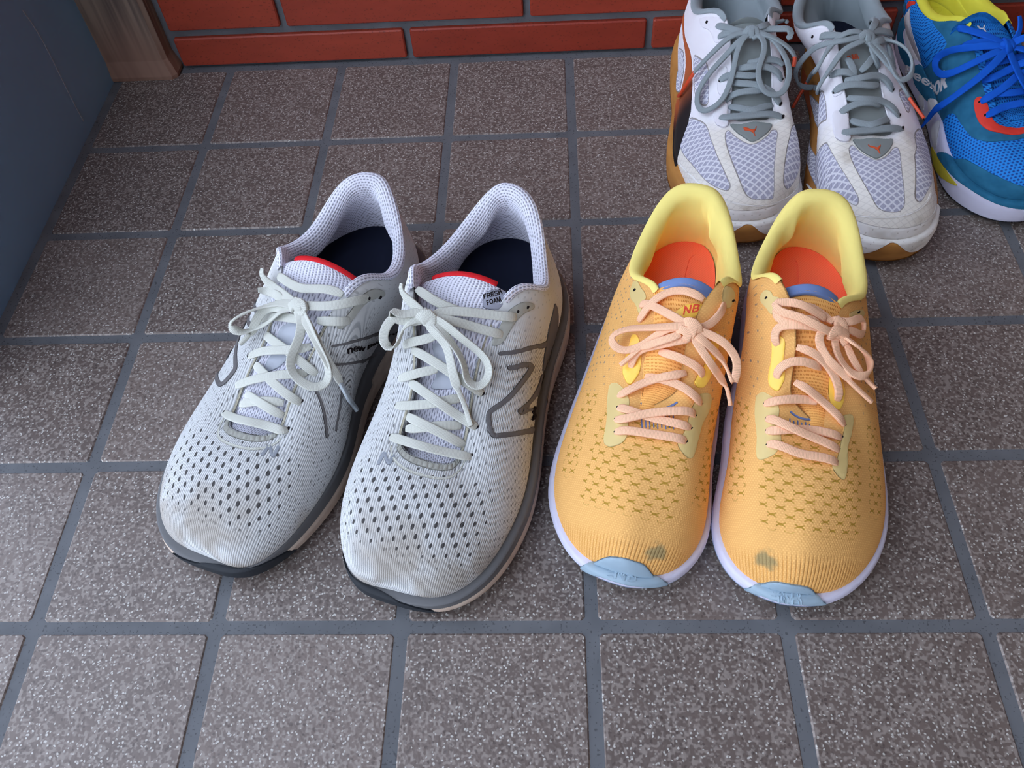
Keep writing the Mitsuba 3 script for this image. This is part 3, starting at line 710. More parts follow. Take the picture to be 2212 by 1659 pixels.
    ('B', 'side_logo', 'm_darktpu', 'upper', 0.9, [(4.737, 0.425), (4.441, 0.34), (4.318, 0.304), (4.172, 0.259), (4.004, 0.204), (3.59, -0.007), (3.455, -0.029), (3.324, -0.033), (3.306, -0.029), (3.293, -0.018), (3.288, -0.004), (3.39, 0.087), (3.491, 0.148), (3.54, 0.167), (3.709, 0.189), (3.96, 0.249), (4.207, 0.309), (4.318, 0.336), (4.42, 0.362), (4.515, 0.387), (4.835, 0.472), (4.856, 0.476), (4.866, 0.475), (4.864, 0.469), (4.831, 0.443), (4.81, 0.431), (4.777, 0.418), (4.661, 0.377), (4.514, 0.33), (4.377, 0.274), (4.328, 0.254), (4.293, 0.243), (4.284, 0.246), (4.304, 0.261), (4.342, 0.282), (4.389, 0.303), (4.531, 0.359), (4.56, 0.369), (4.678, 0.404)], {'smooth': 0}),
    ('B', 'side_stripe', 'm_darktpu', 'upper', 0.8, [(4.79, 0.783), (4.652, 0.718), (4.496, 0.657), (4.315, 0.599), (4.09, 0.537), (3.792, 0.472), (3.113, 0.295), (3.046, 0.268), (3.017, 0.265), (3.032, 0.286), (3.086, 0.324), (3.164, 0.362), (3.244, 0.389), (3.983, 0.538), (4.313, 0.622), (4.559, 0.707), (4.696, 0.766), (4.758, 0.798), (4.777, 0.806), (4.795, 0.81), (4.808, 0.809), (4.812, 0.803), (4.806, 0.793)], {'smooth': 0}),
    ('B', 'side_mark', 'm_hole', 'upper', 1.0, [(4.358, 0.262), (4.365, 0.26), (4.352, 0.25), (4.279, 0.204), (4.428, 0.243), (4.436, 0.242), (4.428, 0.234), (4.403, 0.219), (4.367, 0.2), (4.327, 0.18), (4.298, 0.167), (4.007, -0.004), (3.997, -0.004), (4.051, 0.067), (4.202, 0.182), (4.032, 0.115), (4.023, 0.116), (4.054, 0.141), (4.103, 0.174), (4.154, 0.202), (4.196, 0.221), (4.223, 0.231)], {'smooth': 0}),
    ('B', 'toe_logo', 'm_tpu2', 'upper', 0.5, [(10.827, 0.865), (10.559, 0.868), (10.526, 0.869), (10.493, 0.871), (10.437, 0.878), (10.411, 0.881), (10.395, 0.886), (10.394, 0.891), (10.484, 0.934), (10.506, 0.938), (10.544, 0.939), (10.586, 0.937), (10.621, 0.933), (10.641, 0.927), (10.639, 0.921), (10.563, 0.891), (10.86, 0.888), (10.908, 0.883), (10.949, 0.875), (10.99, 0.862), (11.008, 0.854), (11.005, 0.848), (10.864, 0.803), (10.845, 0.801), (10.813, 0.803), (10.776, 0.807), (10.744, 0.814), (10.725, 0.821), (10.724, 0.826)], {'smooth': 0}),
    ('B', 'eyelet', 'm_hole', 'upper', 0.3, [(11.337, 0.913), (11.354, 0.913), (11.378, 0.91), (11.404, 0.904), (11.424, 0.896), (11.435, 0.889), (11.432, 0.885), (11.406, 0.88), (11.39, 0.879), (11.365, 0.883), (11.338, 0.889), (11.315, 0.897), (11.304, 0.903), (11.309, 0.907)], {'smooth': 0}),
    ('B', 'eyelet', 'm_hole', 'upper', 0.3, [(6.741, 0.859), (6.725, 0.858), (6.721, 0.862), (6.727, 0.868), (6.744, 0.875), (6.766, 0.881), (6.789, 0.885), (6.84, 0.89), (6.856, 0.89), (6.861, 0.886), (6.853, 0.88), (6.835, 0.873), (6.812, 0.867), (6.79, 0.864)], {'smooth': 0}),
    ('B', 'eyelet', 'm_hole', 'upper', 0.3, [(12.168, 0.863), (12.181, 0.863), (12.201, 0.859), (12.221, 0.852), (12.237, 0.843), (12.245, 0.835), (12.243, 0.83), (12.224, 0.823), (12.211, 0.823), (12.191, 0.827), (12.168, 0.835), (12.152, 0.844), (12.144, 0.852), (12.147, 0.856)], {'smooth': 0}),
    ('B', 'eyelet', 'm_hole', 'upper', 0.3, [(6.162, 0.868), (6.147, 0.867), (6.14, 0.87), (6.141, 0.875), (6.152, 0.883), (6.169, 0.89), (6.188, 0.894), (6.232, 0.902), (6.247, 0.903), (6.255, 0.9), (6.253, 0.895), (6.241, 0.887), (6.224, 0.881), (6.205, 0.876)], {'smooth': 0}),
    ('B', 'eyelet', 'm_hole', 'upper', 0.3, [(5.505, 0.851), (5.492, 0.85), (5.485, 0.852), (5.487, 0.858), (5.497, 0.865), (5.511, 0.872), (5.526, 0.877), (5.564, 0.885), (5.578, 0.886), (5.585, 0.884), (5.585, 0.878), (5.576, 0.871), (5.561, 0.864), (5.545, 0.859)], {'smooth': 0}),
    ('B', 'eyelet', 'm_hole', 'upper', 0.3, [(4.531, 0.811), (4.522, 0.811), (4.519, 0.815), (4.522, 0.821), (4.529, 0.827), (4.541, 0.832), (4.552, 0.835), (4.577, 0.838), (4.585, 0.837), (4.589, 0.833), (4.587, 0.828), (4.579, 0.821), (4.568, 0.816), (4.557, 0.813)], {'smooth': 0}),
    ('B', 'eyelet', 'm_hole', 'upper', 0.3, [(4.153, 0.778), (4.144, 0.779), (4.141, 0.783), (4.146, 0.789), (4.157, 0.795), (4.171, 0.799), (4.184, 0.8), (4.213, 0.801), (4.222, 0.799), (4.224, 0.795), (4.22, 0.789), (4.209, 0.784), (4.196, 0.779), (4.183, 0.778)], {'smooth': 0}),
    ('B', 'eyelet', 'm_hole', 'upper', 0.3, [(12.735, 0.83), (12.743, 0.832), (12.757, 0.829), (12.773, 0.822), (12.786, 0.812), (12.794, 0.803), (12.794, 0.797), (12.785, 0.786), (12.777, 0.785), (12.763, 0.788), (12.745, 0.796), (12.731, 0.805), (12.723, 0.814), (12.723, 0.82)], {'smooth': 0}),
    ('A', 'eyelet', 'm_hole', 'upper', 1.1, [(14.607, 0.726), (14.61, 0.733), (14.601, 0.742), (14.582, 0.749), (14.557, 0.752), (14.534, 0.752), (14.517, 0.748), (14.494, 0.735), (14.49, 0.729), (14.5, 0.721), (14.52, 0.714), (14.545, 0.71), (14.569, 0.71), (14.585, 0.714)], {'smooth': 0}),
    ('A', 'eyelet', 'm_hole', 'upper', 1.1, [(14.239, 0.758), (14.245, 0.763), (14.24, 0.771), (14.226, 0.778), (14.207, 0.783), (14.187, 0.785), (14.172, 0.783), (14.149, 0.775), (14.143, 0.77), (14.147, 0.763), (14.162, 0.756), (14.181, 0.75), (14.202, 0.748), (14.217, 0.75)], {'smooth': 0}),
    ('A', 'side_stripe', 'm_darktpu', 'upper', 0.7, [(13.234, 0.798), (13.429, 0.698), (13.593, 0.629), (13.805, 0.554), (14.09, 0.472), (14.631, 0.319), (15.166, 0.054), (15.179, 0.05), (15.186, 0.055), (15.183, 0.069), (15.17, 0.088), (15.152, 0.108), (15.132, 0.122), (14.716, 0.321), (14.363, 0.424), (14.039, 0.503), (13.781, 0.579), (13.503, 0.682), (13.362, 0.748), (13.243, 0.813), (13.233, 0.818), (13.225, 0.819), (13.22, 0.817), (13.22, 0.811), (13.225, 0.804)], {'smooth': 0}),
    ('A', 'side_stripe', 'm_darktpu', 'upper', 0.7, [(13.091, 0.726), (13.238, 0.646), (13.421, 0.56), (13.674, 0.457), (14.102, 0.296), (14.551, 0.067), (14.698, -0.053), (14.813, -0.133), (14.824, -0.136), (14.833, -0.132), (14.839, -0.122), (14.839, -0.109), (14.834, -0.096), (14.825, -0.087), (14.772, -0.053), (14.644, 0.044), (14.278, 0.247), (13.815, 0.421), (13.527, 0.531), (13.421, 0.576), (13.248, 0.658), (13.108, 0.736), (13.097, 0.742), (13.086, 0.744), (13.079, 0.744), (13.078, 0.739), (13.082, 0.733)], {'smooth': 0}),
    ('A', 'side_stripe', 'm_darktpu', 'upper', 0.7, [(12.57, 0.751), (12.578, 0.722), (12.583, 0.695), (12.585, 0.669), (12.581, 0.62), (12.56, 0.554), (12.513, 0.448), (12.516, 0.442), (12.53, 0.433), (12.55, 0.424), (12.57, 0.417), (12.586, 0.415), (12.593, 0.417), (12.637, 0.526), (12.654, 0.595), (12.656, 0.646), (12.646, 0.701), (12.636, 0.732), (12.622, 0.765), (12.615, 0.772), (12.603, 0.78), (12.586, 0.786), (12.571, 0.788), (12.561, 0.787), (12.558, 0.782)], {'smooth': 0}),
    ('A', 'side_stripe', 'm_darktpu', 'upper', 0.7, [(13.266, 0.525), (13.074, 0.436), (12.849, 0.381), (12.819, 0.367), (12.818, 0.364), (12.836, 0.352), (12.849, 0.346), (12.867, 0.343), (12.931, 0.368), (13.123, 0.411), (13.284, 0.49), (13.343, 0.511), (13.337, 0.519), (13.326, 0.526), (13.304, 0.534), (13.297, 0.535)], {'smooth': 0}),
    ('A', 'toe_logo', 'm_tpu2', 'upper', 0.5, [(10.497, 0.906), (10.556, 0.861), (10.57, 0.855), (10.592, 0.849), (10.657, 0.836), (10.687, 0.832), (10.715, 0.83), (10.735, 0.832), (10.908, 0.866), (10.919, 0.871), (10.911, 0.878), (10.887, 0.887), (10.851, 0.893), (10.817, 0.896), (10.792, 0.895), (10.662, 0.865), (10.61, 0.914), (10.595, 0.921), (10.57, 0.926), (10.537, 0.93), (10.462, 0.935), (10.432, 0.935), (10.41, 0.933), (10.235, 0.891), (10.229, 0.886), (10.239, 0.88), (10.263, 0.875), (10.293, 0.872), (10.323, 0.871), (10.344, 0.873)], {'smooth': 0}),
    ('A', 'eyelet', 'm_hole', 'upper', 0.3, [(6.949, 0.916), (6.929, 0.916), (6.901, 0.912), (6.874, 0.906), (6.854, 0.899), (6.844, 0.892), (6.85, 0.889), (6.882, 0.886), (6.9, 0.886), (6.929, 0.89), (6.959, 0.897), (6.982, 0.904), (6.991, 0.91), (6.985, 0.913)], {'smooth': 0}),
    ('A', 'eyelet', 'm_hole', 'upper', 0.3, [(11.468, 0.884), (11.484, 0.884), (11.487, 0.889), (11.477, 0.896), (11.458, 0.905), (11.433, 0.912), (11.409, 0.915), (11.355, 0.92), (11.338, 0.919), (11.335, 0.914), (11.345, 0.907), (11.366, 0.899), (11.393, 0.892), (11.417, 0.888)], {'smooth': 0}),
    ('A', 'eyelet', 'm_hole', 'upper', 0.3, [(6.24, 0.93), (6.224, 0.929), (6.204, 0.924), (6.185, 0.917), (6.172, 0.908), (6.168, 0.901), (6.175, 0.898), (6.203, 0.895), (6.218, 0.896), (6.239, 0.901), (6.259, 0.909), (6.272, 0.917), (6.276, 0.923), (6.269, 0.927)], {'smooth': 0}),
    ('A', 'eyelet', 'm_hole', 'upper', 0.3, [(12.208, 0.847), (12.221, 0.848), (12.226, 0.852), (12.222, 0.858), (12.211, 0.866), (12.195, 0.872), (12.179, 0.875), (12.139, 0.879), (12.126, 0.879), (12.12, 0.875), (12.122, 0.868), (12.135, 0.861), (12.152, 0.854), (12.169, 0.851)], {'smooth': 0}),
    ('A', 'eyelet', 'm_hole', 'upper', 0.3, [(13.686, 0.77), (13.693, 0.771), (13.694, 0.777), (13.688, 0.784), (13.677, 0.792), (13.664, 0.797), (13.653, 0.799), (13.63, 0.8), (13.623, 0.799), (13.622, 0.794), (13.627, 0.786), (13.638, 0.779), (13.651, 0.773), (13.662, 0.77)], {'smooth': 0}),
    ('A', 'eyelet', 'm_hole', 'upper', 0.3, [(5.562, 0.884), (5.548, 0.883), (5.528, 0.876), (5.509, 0.866), (5.492, 0.855), (5.485, 0.846), (5.489, 0.842), (5.514, 0.84), (5.528, 0.842), (5.55, 0.849), (5.572, 0.859), (5.589, 0.87), (5.594, 0.878), (5.588, 0.882)], {'smooth': 0}),
    ('C', 'eyelet', 'm_hole', 'upper', 0.9, [(3.75, 0.823), (3.741, 0.829), (3.717, 0.835), (3.685, 0.838), (3.653, 0.839), (3.631, 0.835), (3.622, 0.815), (3.632, 0.808), (3.656, 0.803), (3.689, 0.8), (3.722, 0.8), (3.745, 0.804)], {'smooth': 0}),
    ('C', 'eyelet', 'm_hole', 'upper', 0.9, [(14.078, 0.769), (14.103, 0.771), (14.105, 0.776), (14.085, 0.782), (14.05, 0.787), (14.012, 0.79), (13.929, 0.791), (13.911, 0.789), (13.908, 0.785), (13.921, 0.779), (13.948, 0.773), (13.982, 0.769)], {'smooth': 0}),
    ('C', 'eyelet', 'm_hole', 'upper', 0.9, [(7.569, 0.764), (7.572, 0.767), (7.554, 0.767), (7.52, 0.765), (7.479, 0.761), (7.443, 0.755), (7.397, 0.742), (7.395, 0.738), (7.414, 0.738), (7.446, 0.74), (7.485, 0.745), (7.521, 0.75)], {'smooth': 0}),
    ('C', 'eyelet', 'm_hole', 'upper', 0.9, [(10.98, 0.732), (10.994, 0.732), (10.996, 0.735), (10.984, 0.739), (10.962, 0.744), (10.935, 0.747), (10.876, 0.75), (10.862, 0.749), (10.861, 0.746), (10.873, 0.742), (10.893, 0.738), (10.919, 0.735)], {'smooth': 0}),
    ('C', 'eyelet', 'm_hole', 'upper', 0.9, [(7.205, 0.772), (7.204, 0.774), (7.182, 0.774), (7.145, 0.771), (7.103, 0.765), (7.068, 0.758), (7.03, 0.744), (7.032, 0.741), (7.053, 0.742), (7.088, 0.746), (7.129, 0.751), (7.164, 0.758)], {'smooth': 0}),
    ('C', 'eyelet', 'm_hole', 'upper', 0.9, [(11.578, 0.745), (11.603, 0.742), (11.61, 0.744), (11.595, 0.749), (11.563, 0.758), (11.521, 0.766), (11.421, 0.78), (11.396, 0.783), (11.39, 0.78), (11.404, 0.775), (11.433, 0.768), (11.473, 0.76)], {'smooth': 0}),
    ('C', 'eyelet', 'm_hole', 'upper', 0.9, [(6.924, 0.783), (6.92, 0.785), (6.895, 0.784), (6.858, 0.779), (6.817, 0.773), (6.785, 0.766), (6.754, 0.752), (6.758, 0.75), (6.781, 0.751), (6.818, 0.755), (6.858, 0.762), (6.892, 0.769)], {'smooth': 0}),
    ('C', 'eyelet', 'm_hole', 'upper', 0.9, [(11.242, 0.751), (11.262, 0.75), (11.266, 0.752), (11.251, 0.757), (11.223, 0.763), (11.189, 0.769), (11.111, 0.776), (11.092, 0.777), (11.089, 0.774), (11.101, 0.77), (11.127, 0.764), (11.159, 0.759)], {'smooth': 0}),
    ('C', 'eyelet', 'm_hole', 'upper', 0.9, [(6.509, 0.765), (6.503, 0.768), (6.478, 0.766), (6.442, 0.761), (6.402, 0.753), (6.372, 0.746), (6.35, 0.733), (6.355, 0.731), (6.38, 0.733), (6.415, 0.738), (6.453, 0.745), (6.484, 0.752)], {'smooth': 0}),
    ('C', 'eyelet', 'm_hole', 'upper', 0.9, [(12.134, 0.676), (12.162, 0.672), (12.169, 0.673), (12.153, 0.68), (12.117, 0.69), (12.072, 0.7), (11.961, 0.721), (11.933, 0.725), (11.925, 0.723), (11.941, 0.717), (11.974, 0.708), (12.018, 0.697)], {'smooth': 0}),
    ('C', 'eyelet', 'm_hole', 'upper', 0.9, [(5.974, 0.815), (5.964, 0.817), (5.939, 0.815), (5.905, 0.809), (5.872, 0.802), (5.846, 0.794), (5.836, 0.782), (5.845, 0.78), (5.87, 0.782), (5.905, 0.788), (5.94, 0.796), (5.966, 0.803)], {'smooth': 0}),
    ('C', 'eyelet', 'm_hole', 'upper', 0.9, [(12.478, 0.724), (12.502, 0.721), (12.508, 0.723), (12.496, 0.729), (12.47, 0.738), (12.437, 0.747), (12.346, 0.765), (12.323, 0.768), (12.315, 0.767), (12.326, 0.761), (12.352, 0.752), (12.386, 0.743)], {'smooth': 0}),
    ('C', 'tongue_logo', 'm_red2', 'tongue', 1.05, [(0.632, -0.221), (0.634, -0.226), (0.634, -0.205), (0.627, -0.031), (0.625, -0.024), (0.624, -0.047)], {'smooth': 0}),
    ('C', 'tongue_logo', 'm_red2', 'tongue', 1.05, [(0.639, -0.217), (0.641, -0.222), (0.642, -0.201), (0.634, -0.033), (0.632, -0.026), (0.632, -0.049)], {'smooth': 0}),
    ('C', 'tongue_logo', 'm_red2', 'tongue', 1.05, [(0.647, -0.215), (0.649, -0.22), (0.649, -0.199), (0.642, -0.033), (0.64, -0.027), (0.639, -0.048)], {'smooth': 0}),
    ('C', 'tongue_logo', 'm_red2', 'tongue', 1.05, [(0.654, -0.212), (0.656, -0.216), (0.657, -0.197), (0.649, -0.034), (0.647, -0.027), (0.647, -0.048)], {'smooth': 0}),
    ('C', 'throat_stitch', 'm_bluethread', 'upper', 0.7, [(8.598, 0.983), (8.925, 0.986), (9.264, 0.984), (9.581, 0.977), (9.852, 0.969), (10.068, 0.962), (10.251, 0.957), (10.422, 0.954), (10.583, 0.95), (10.735, 0.947), (10.751, 0.947), (10.76, 0.948), (10.758, 0.951), (10.745, 0.954), (10.726, 0.957), (10.704, 0.958), (10.554, 0.961), (10.397, 0.964), (10.229, 0.967), (10.046, 0.971), (9.833, 0.978), (9.579, 0.985), (9.277, 0.991), (8.957, 0.994), (8.651, 0.992), (8.33, 0.987), (8.285, 0.985), (8.245, 0.982), (8.222, 0.979), (8.221, 0.977), (8.24, 0.976), (8.277, 0.977)], {'smooth': 0}),
    ('C', 'throat_stitch', 'm_bluethread', 'upper', 0.4, [(8.602, 0.949), (8.891, 0.899), (8.927, 0.899), (8.953, 0.901), (8.953, 0.903), (8.684, 0.953), (8.672, 0.954), (8.629, 0.953), (8.6, 0.95)], {'smooth': 0}),
    ('C', 'throat_stitch', 'm_bluethread', 'upper', 0.4, [(9.106, 0.911), (9.133, 0.909), (9.153, 0.909), (9.182, 0.911), (9.183, 0.912), (8.98, 0.959), (8.947, 0.96), (8.924, 0.96), (8.893, 0.958), (8.894, 0.957)], {'smooth': 0}),
    ('C', 'throat_stitch', 'm_bluethread', 'upper', 0.4, [(9.172, 0.965), (9.382, 0.903), (9.417, 0.902), (9.445, 0.903), (9.447, 0.904), (9.264, 0.965), (9.253, 0.966), (9.208, 0.967), (9.173, 0.966)], {'smooth': 0}),
    ('C', 'throat_stitch', 'm_bluethread', 'upper', 0.4, [(9.599, 0.906), (9.621, 0.903), (9.638, 0.902), (9.665, 0.903), (9.667, 0.904), (9.562, 0.956), (9.536, 0.959), (9.514, 0.96), (9.481, 0.959), (9.479, 0.958)], {'smooth': 0}),
    ('C', 'throat_stitch', 'm_bluethread', 'upper', 0.4, [(9.734, 0.955), (9.824, 0.89), (9.851, 0.888), (9.874, 0.888), (9.877, 0.889), (9.805, 0.953), (9.799, 0.954), (9.766, 0.957), (9.737, 0.956)], {'smooth': 0}),
    ('C', 'throat_stitch', 'm_bluethread', 'upper', 0.4, [(9.998, 0.889), (10.013, 0.886), (10.027, 0.885), (10.048, 0.885), (10.05, 0.886), (10.016, 0.939), (10.0, 0.942), (9.985, 0.943), (9.96, 0.943), (9.956, 0.942)], {'smooth': 0}),
    ('C', 'throat_stitch', 'm_bluethread', 'upper', 0.4, [(10.142, 0.937), (10.166, 0.872), (10.187, 0.869), (10.206, 0.869), (10.209, 0.87), (10.195, 0.934), (10.191, 0.935), (10.169, 0.938), (10.146, 0.938)], {'smooth': 0}),
    ('C', 'throat_stitch', 'm_bluethread', 'upper', 0.4, [(10.312, 0.869), (10.324, 0.866), (10.335, 0.865), (10.354, 0.865), (10.356, 0.866), (10.358, 0.919), (10.346, 0.922), (10.335, 0.923), (10.313, 0.923), (10.309, 0.922)], {'smooth': 0}),
    ('C', 'throat_stitch', 'm_bluethread', 'upper', 0.4, [(10.47, 0.914), (10.458, 0.85), (10.477, 0.847), (10.495, 0.847), (10.498, 0.848), (10.518, 0.911), (10.515, 0.912), (10.495, 0.915), (10.474, 0.916)], {'smooth': 0}),
    ('C', 'toe_logo', 'm_toeguard', 'upper', 2.0, [(8.857, -0.126), (8.873, -0.119), (8.874, -0.113), (8.863, -0.104), (8.854, -0.103), (8.628, -0.119), (8.615, -0.127), (8.614, -0.133), (8.624, -0.142), (8.633, -0.143)], {'smooth': 0}),
    ('C', 'toe_logo', 'm_toeguard', 'upper', 2.0, [(8.864, -0.072), (8.879, -0.068), (8.881, -0.064), (8.869, -0.058), (8.86, -0.057), (8.628, -0.067), (8.615, -0.071), (8.615, -0.075), (8.626, -0.084), (8.634, -0.085)], {'smooth': 0}),
    ('C', 'toe_logo', 'm_toeguard', 'upper', 2.0, [(8.869, -0.036), (8.885, -0.032), (8.886, -0.028), (8.874, -0.022), (8.864, -0.021), (8.627, -0.029), (8.613, -0.033), (8.613, -0.037), (8.624, -0.044), (8.633, -0.044)], {'smooth': 0}),
    ('C', 'toe_logo', 'm_toeguard', 'upper', 2.0, [(8.874, 0.001), (8.893, 0.011), (8.898, 0.019), (8.891, 0.033), (8.881, 0.034), (8.633, 0.02), (8.615, 0.01), (8.611, 0.002), (8.622, -0.006), (8.631, -0.006)], {'smooth': 0}),
    ('D', 'eyelet', 'm_hole', 'upper', 0.9, [(13.708, 0.814), (13.709, 0.819), (13.719, 0.821), (13.736, 0.821), (13.755, 0.818), (13.773, 0.814), (13.793, 0.798), (13.794, 0.793), (13.784, 0.791), (13.767, 0.791), (13.746, 0.794), (13.728, 0.798)], {'smooth': 0}),
    ('D', 'eyelet', 'm_hole', 'upper', 0.9, [(10.933, 0.733), (10.929, 0.737), (10.937, 0.738), (10.955, 0.738), (10.978, 0.735), (11.002, 0.731), (11.041, 0.718), (11.045, 0.715), (11.037, 0.713), (11.019, 0.714), (10.994, 0.717), (10.972, 0.721)], {'smooth': 0}),
    ('D', 'eyelet', 'm_hole', 'upper', 0.9, [(7.78, 0.766), (7.756, 0.766), (7.75, 0.768), (7.764, 0.772), (7.793, 0.776), (7.832, 0.78), (7.928, 0.784), (7.95, 0.784), (7.955, 0.781), (7.941, 0.778), (7.912, 0.774), (7.875, 0.77)], {'smooth': 0}),
    ('D', 'eyelet', 'm_hole', 'upper', 0.9, [(11.366, 0.776), (11.363, 0.779), (11.377, 0.78), (11.404, 0.777), (11.437, 0.771), (11.468, 0.764), (11.511, 0.748), (11.514, 0.744), (11.498, 0.744), (11.471, 0.747), (11.437, 0.753), (11.406, 0.76)], {'smooth': 0}),
    ('D', 'eyelet', 'm_hole', 'upper', 0.9, [(7.519, 0.79), (7.489, 0.789), (7.479, 0.79), (7.492, 0.794), (7.524, 0.8), (7.567, 0.805), (7.684, 0.813), (7.713, 0.813), (7.722, 0.812), (7.709, 0.808), (7.676, 0.803), (7.634, 0.798)], {'smooth': 0}),
    ('D', 'eyelet', 'm_hole', 'upper', 0.9, [(11.14, 0.761), (11.135, 0.765), (11.146, 0.766), (11.169, 0.764), (11.198, 0.76), (11.227, 0.754), (11.268, 0.74), (11.271, 0.736), (11.259, 0.735), (11.236, 0.737), (11.207, 0.742), (11.181, 0.747)], {'smooth': 0}),
    ('D', 'eyelet', 'm_hole', 'upper', 0.9, [(7.115, 0.787), (7.082, 0.785), (7.068, 0.786), (7.077, 0.79), (7.107, 0.796), (7.15, 0.803), (7.277, 0.816), (7.311, 0.818), (7.326, 0.817), (7.316, 0.813), (7.284, 0.807), (7.241, 0.801)], {'smooth': 0}),
    ('D', 'eyelet', 'm_hole', 'upper', 0.9, [(11.813, 0.748), (11.812, 0.752), (11.83, 0.751), (11.86, 0.746), (11.896, 0.738), (11.928, 0.73), (11.97, 0.712), (11.971, 0.709), (11.954, 0.71), (11.923, 0.715), (11.886, 0.723), (11.852, 0.731)], {'smooth': 0}),
    ('D', 'eyelet', 'm_hole', 'upper', 0.9, [(6.638, 0.76), (6.604, 0.756), (6.589, 0.756), (6.595, 0.76), (6.622, 0.767), (6.661, 0.775), (6.782, 0.792), (6.817, 0.795), (6.833, 0.795), (6.827, 0.791), (6.799, 0.784), (6.759, 0.777)], {'smooth': 0}),
    ('D', 'eyelet', 'm_hole', 'upper', 0.9, [(11.977, 0.863), (11.981, 0.866), (12.0, 0.865), (12.028, 0.859), (12.057, 0.852), (12.08, 0.844), (12.1, 0.828), (12.098, 0.824), (12.08, 0.826), (12.051, 0.831), (12.021, 0.839), (11.998, 0.847)], {'smooth': 0}),
    ('D', 'eyelet', 'm_hole', 'upper', 0.9, [(6.448, 0.848), (6.416, 0.844), (6.397, 0.844), (6.397, 0.847), (6.416, 0.853), (6.45, 0.861), (6.56, 0.878), (6.593, 0.882), (6.613, 0.882), (6.614, 0.879), (6.595, 0.872), (6.562, 0.865)], {'smooth': 0}),
    ('D', 'eyelet', 'm_hole', 'upper', 0.9, [(12.73, 0.833), (12.733, 0.837), (12.746, 0.837), (12.764, 0.833), (12.785, 0.827), (12.803, 0.82), (12.818, 0.804), (12.817, 0.801), (12.805, 0.801), (12.785, 0.804), (12.764, 0.81), (12.746, 0.817)], {'smooth': 0}),
    ('D', 'eyelet', 'm_hole', 'upper', 0.9, [(3.644, 0.788), (3.61, 0.792), (3.593, 0.798), (3.598, 0.804), (3.621, 0.81), (3.659, 0.812), (3.772, 0.807), (3.804, 0.804), (3.821, 0.799), (3.818, 0.793), (3.797, 0.788), (3.761, 0.785)], {'smooth': 0}),
    ('D', 'throat_stitch', 'm_bluethread', 'upper', 0.7, [(10.458, 0.951), (10.295, 0.957), (10.117, 0.965), (9.914, 0.975), (9.652, 0.988), (9.336, 0.999), (9.639, 0.999), (9.762, 0.999), (9.837, 0.999), (9.847, 0.999), (9.84, 1.0), (9.85, 1.0), (9.872, 0.999), (9.872, 0.999), (9.802, 1.0), (9.735, 1.0), (9.643, 0.999), (9.669, 0.995), (9.911, 0.984), (10.107, 0.974), (10.275, 0.967), (10.431, 0.961), (10.582, 0.957), (10.601, 0.956), (10.621, 0.953), (10.632, 0.95), (10.633, 0.948), (10.624, 0.946), (10.606, 0.946)], {'smooth': 0}),
    ('D', 'throat_stitch', 'm_bluethread', 'upper', 0.4, [(10.544, 0.921), (10.361, 0.876), (10.339, 0.877), (10.33, 0.878), (10.325, 0.881), (10.499, 0.927), (10.507, 0.927), (10.531, 0.926), (10.541, 0.924)], {'smooth': 0}),
    ('D', 'throat_stitch', 'm_bluethread', 'upper', 0.4, [(10.365, 0.93), (10.223, 0.893), (10.2, 0.894), (10.189, 0.895), (10.184, 0.898), (10.318, 0.935), (10.326, 0.936), (10.35, 0.935), (10.36, 0.933)], {'smooth': 0}),
    ('D', 'throat_stitch', 'm_bluethread', 'upper', 0.4, [(10.213, 0.948), (10.046, 0.899), (10.021, 0.9), (10.009, 0.902), (10.002, 0.905), (10.162, 0.953), (10.169, 0.953), (10.195, 0.952), (10.207, 0.951)], {'smooth': 0}),
    ('D', 'throat_stitch', 'm_bluethread', 'upper', 0.4, [(10.008, 0.954), (9.874, 0.915), (9.844, 0.916), (9.831, 0.917), (9.821, 0.92), (9.948, 0.959), (9.956, 0.959), (9.987, 0.959), (10.0, 0.957)], {'smooth': 0}),
    ('D', 'throat_stitch', 'm_bluethread', 'upper', 0.4, [(9.798, 0.97), (9.645, 0.92), (9.612, 0.921), (9.595, 0.922), (9.583, 0.925), (9.723, 0.975), (9.732, 0.975), (9.769, 0.975), (9.786, 0.973)], {'smooth': 0}),
    ('D', 'throat_stitch', 'm_bluethread', 'upper', 0.4, [(9.511, 0.974), (9.403, 0.933), (9.366, 0.933), (9.347, 0.934), (9.33, 0.937), (9.419, 0.978), (9.428, 0.979), (9.472, 0.978), (9.493, 0.977)], {'smooth': 0}),
    ('D', 'throat_stitch', 'm_bluethread', 'upper', 0.4, [(9.194, 0.985), (9.128, 0.93), (9.091, 0.929), (9.071, 0.93), (9.052, 0.932), (9.092, 0.986), (9.099, 0.987), (9.145, 0.988), (9.172, 0.987)], {'smooth': 0}),
    ('D', 'throat_stitch', 'm_bluethread', 'upper', 0.4, [(8.875, 0.976), (8.864, 0.932), (8.83, 0.93), (8.811, 0.93), (8.792, 0.932), (8.783, 0.975), (8.788, 0.976), (8.828, 0.978), (8.851, 0.978)], {'smooth': 0}),
    ('D', 'toe_logo', 'm_toeguard', 'upper', 2.0, [(9.722, -0.223), (9.708, -0.208), (9.707, -0.195), (9.72, -0.174), (9.729, -0.172), (9.967, -0.217), (9.978, -0.234), (9.979, -0.248), (9.968, -0.269), (9.96, -0.27)], {'smooth': 0}),
    ('D', 'toe_logo', 'm_toeguard', 'upper', 2.0, [(9.719, -0.126), (9.702, -0.12), (9.7, -0.113), (9.712, -0.103), (9.722, -0.102), (9.968, -0.122), (9.98, -0.13), (9.981, -0.137), (9.971, -0.147), (9.962, -0.148)], {'smooth': 0}),
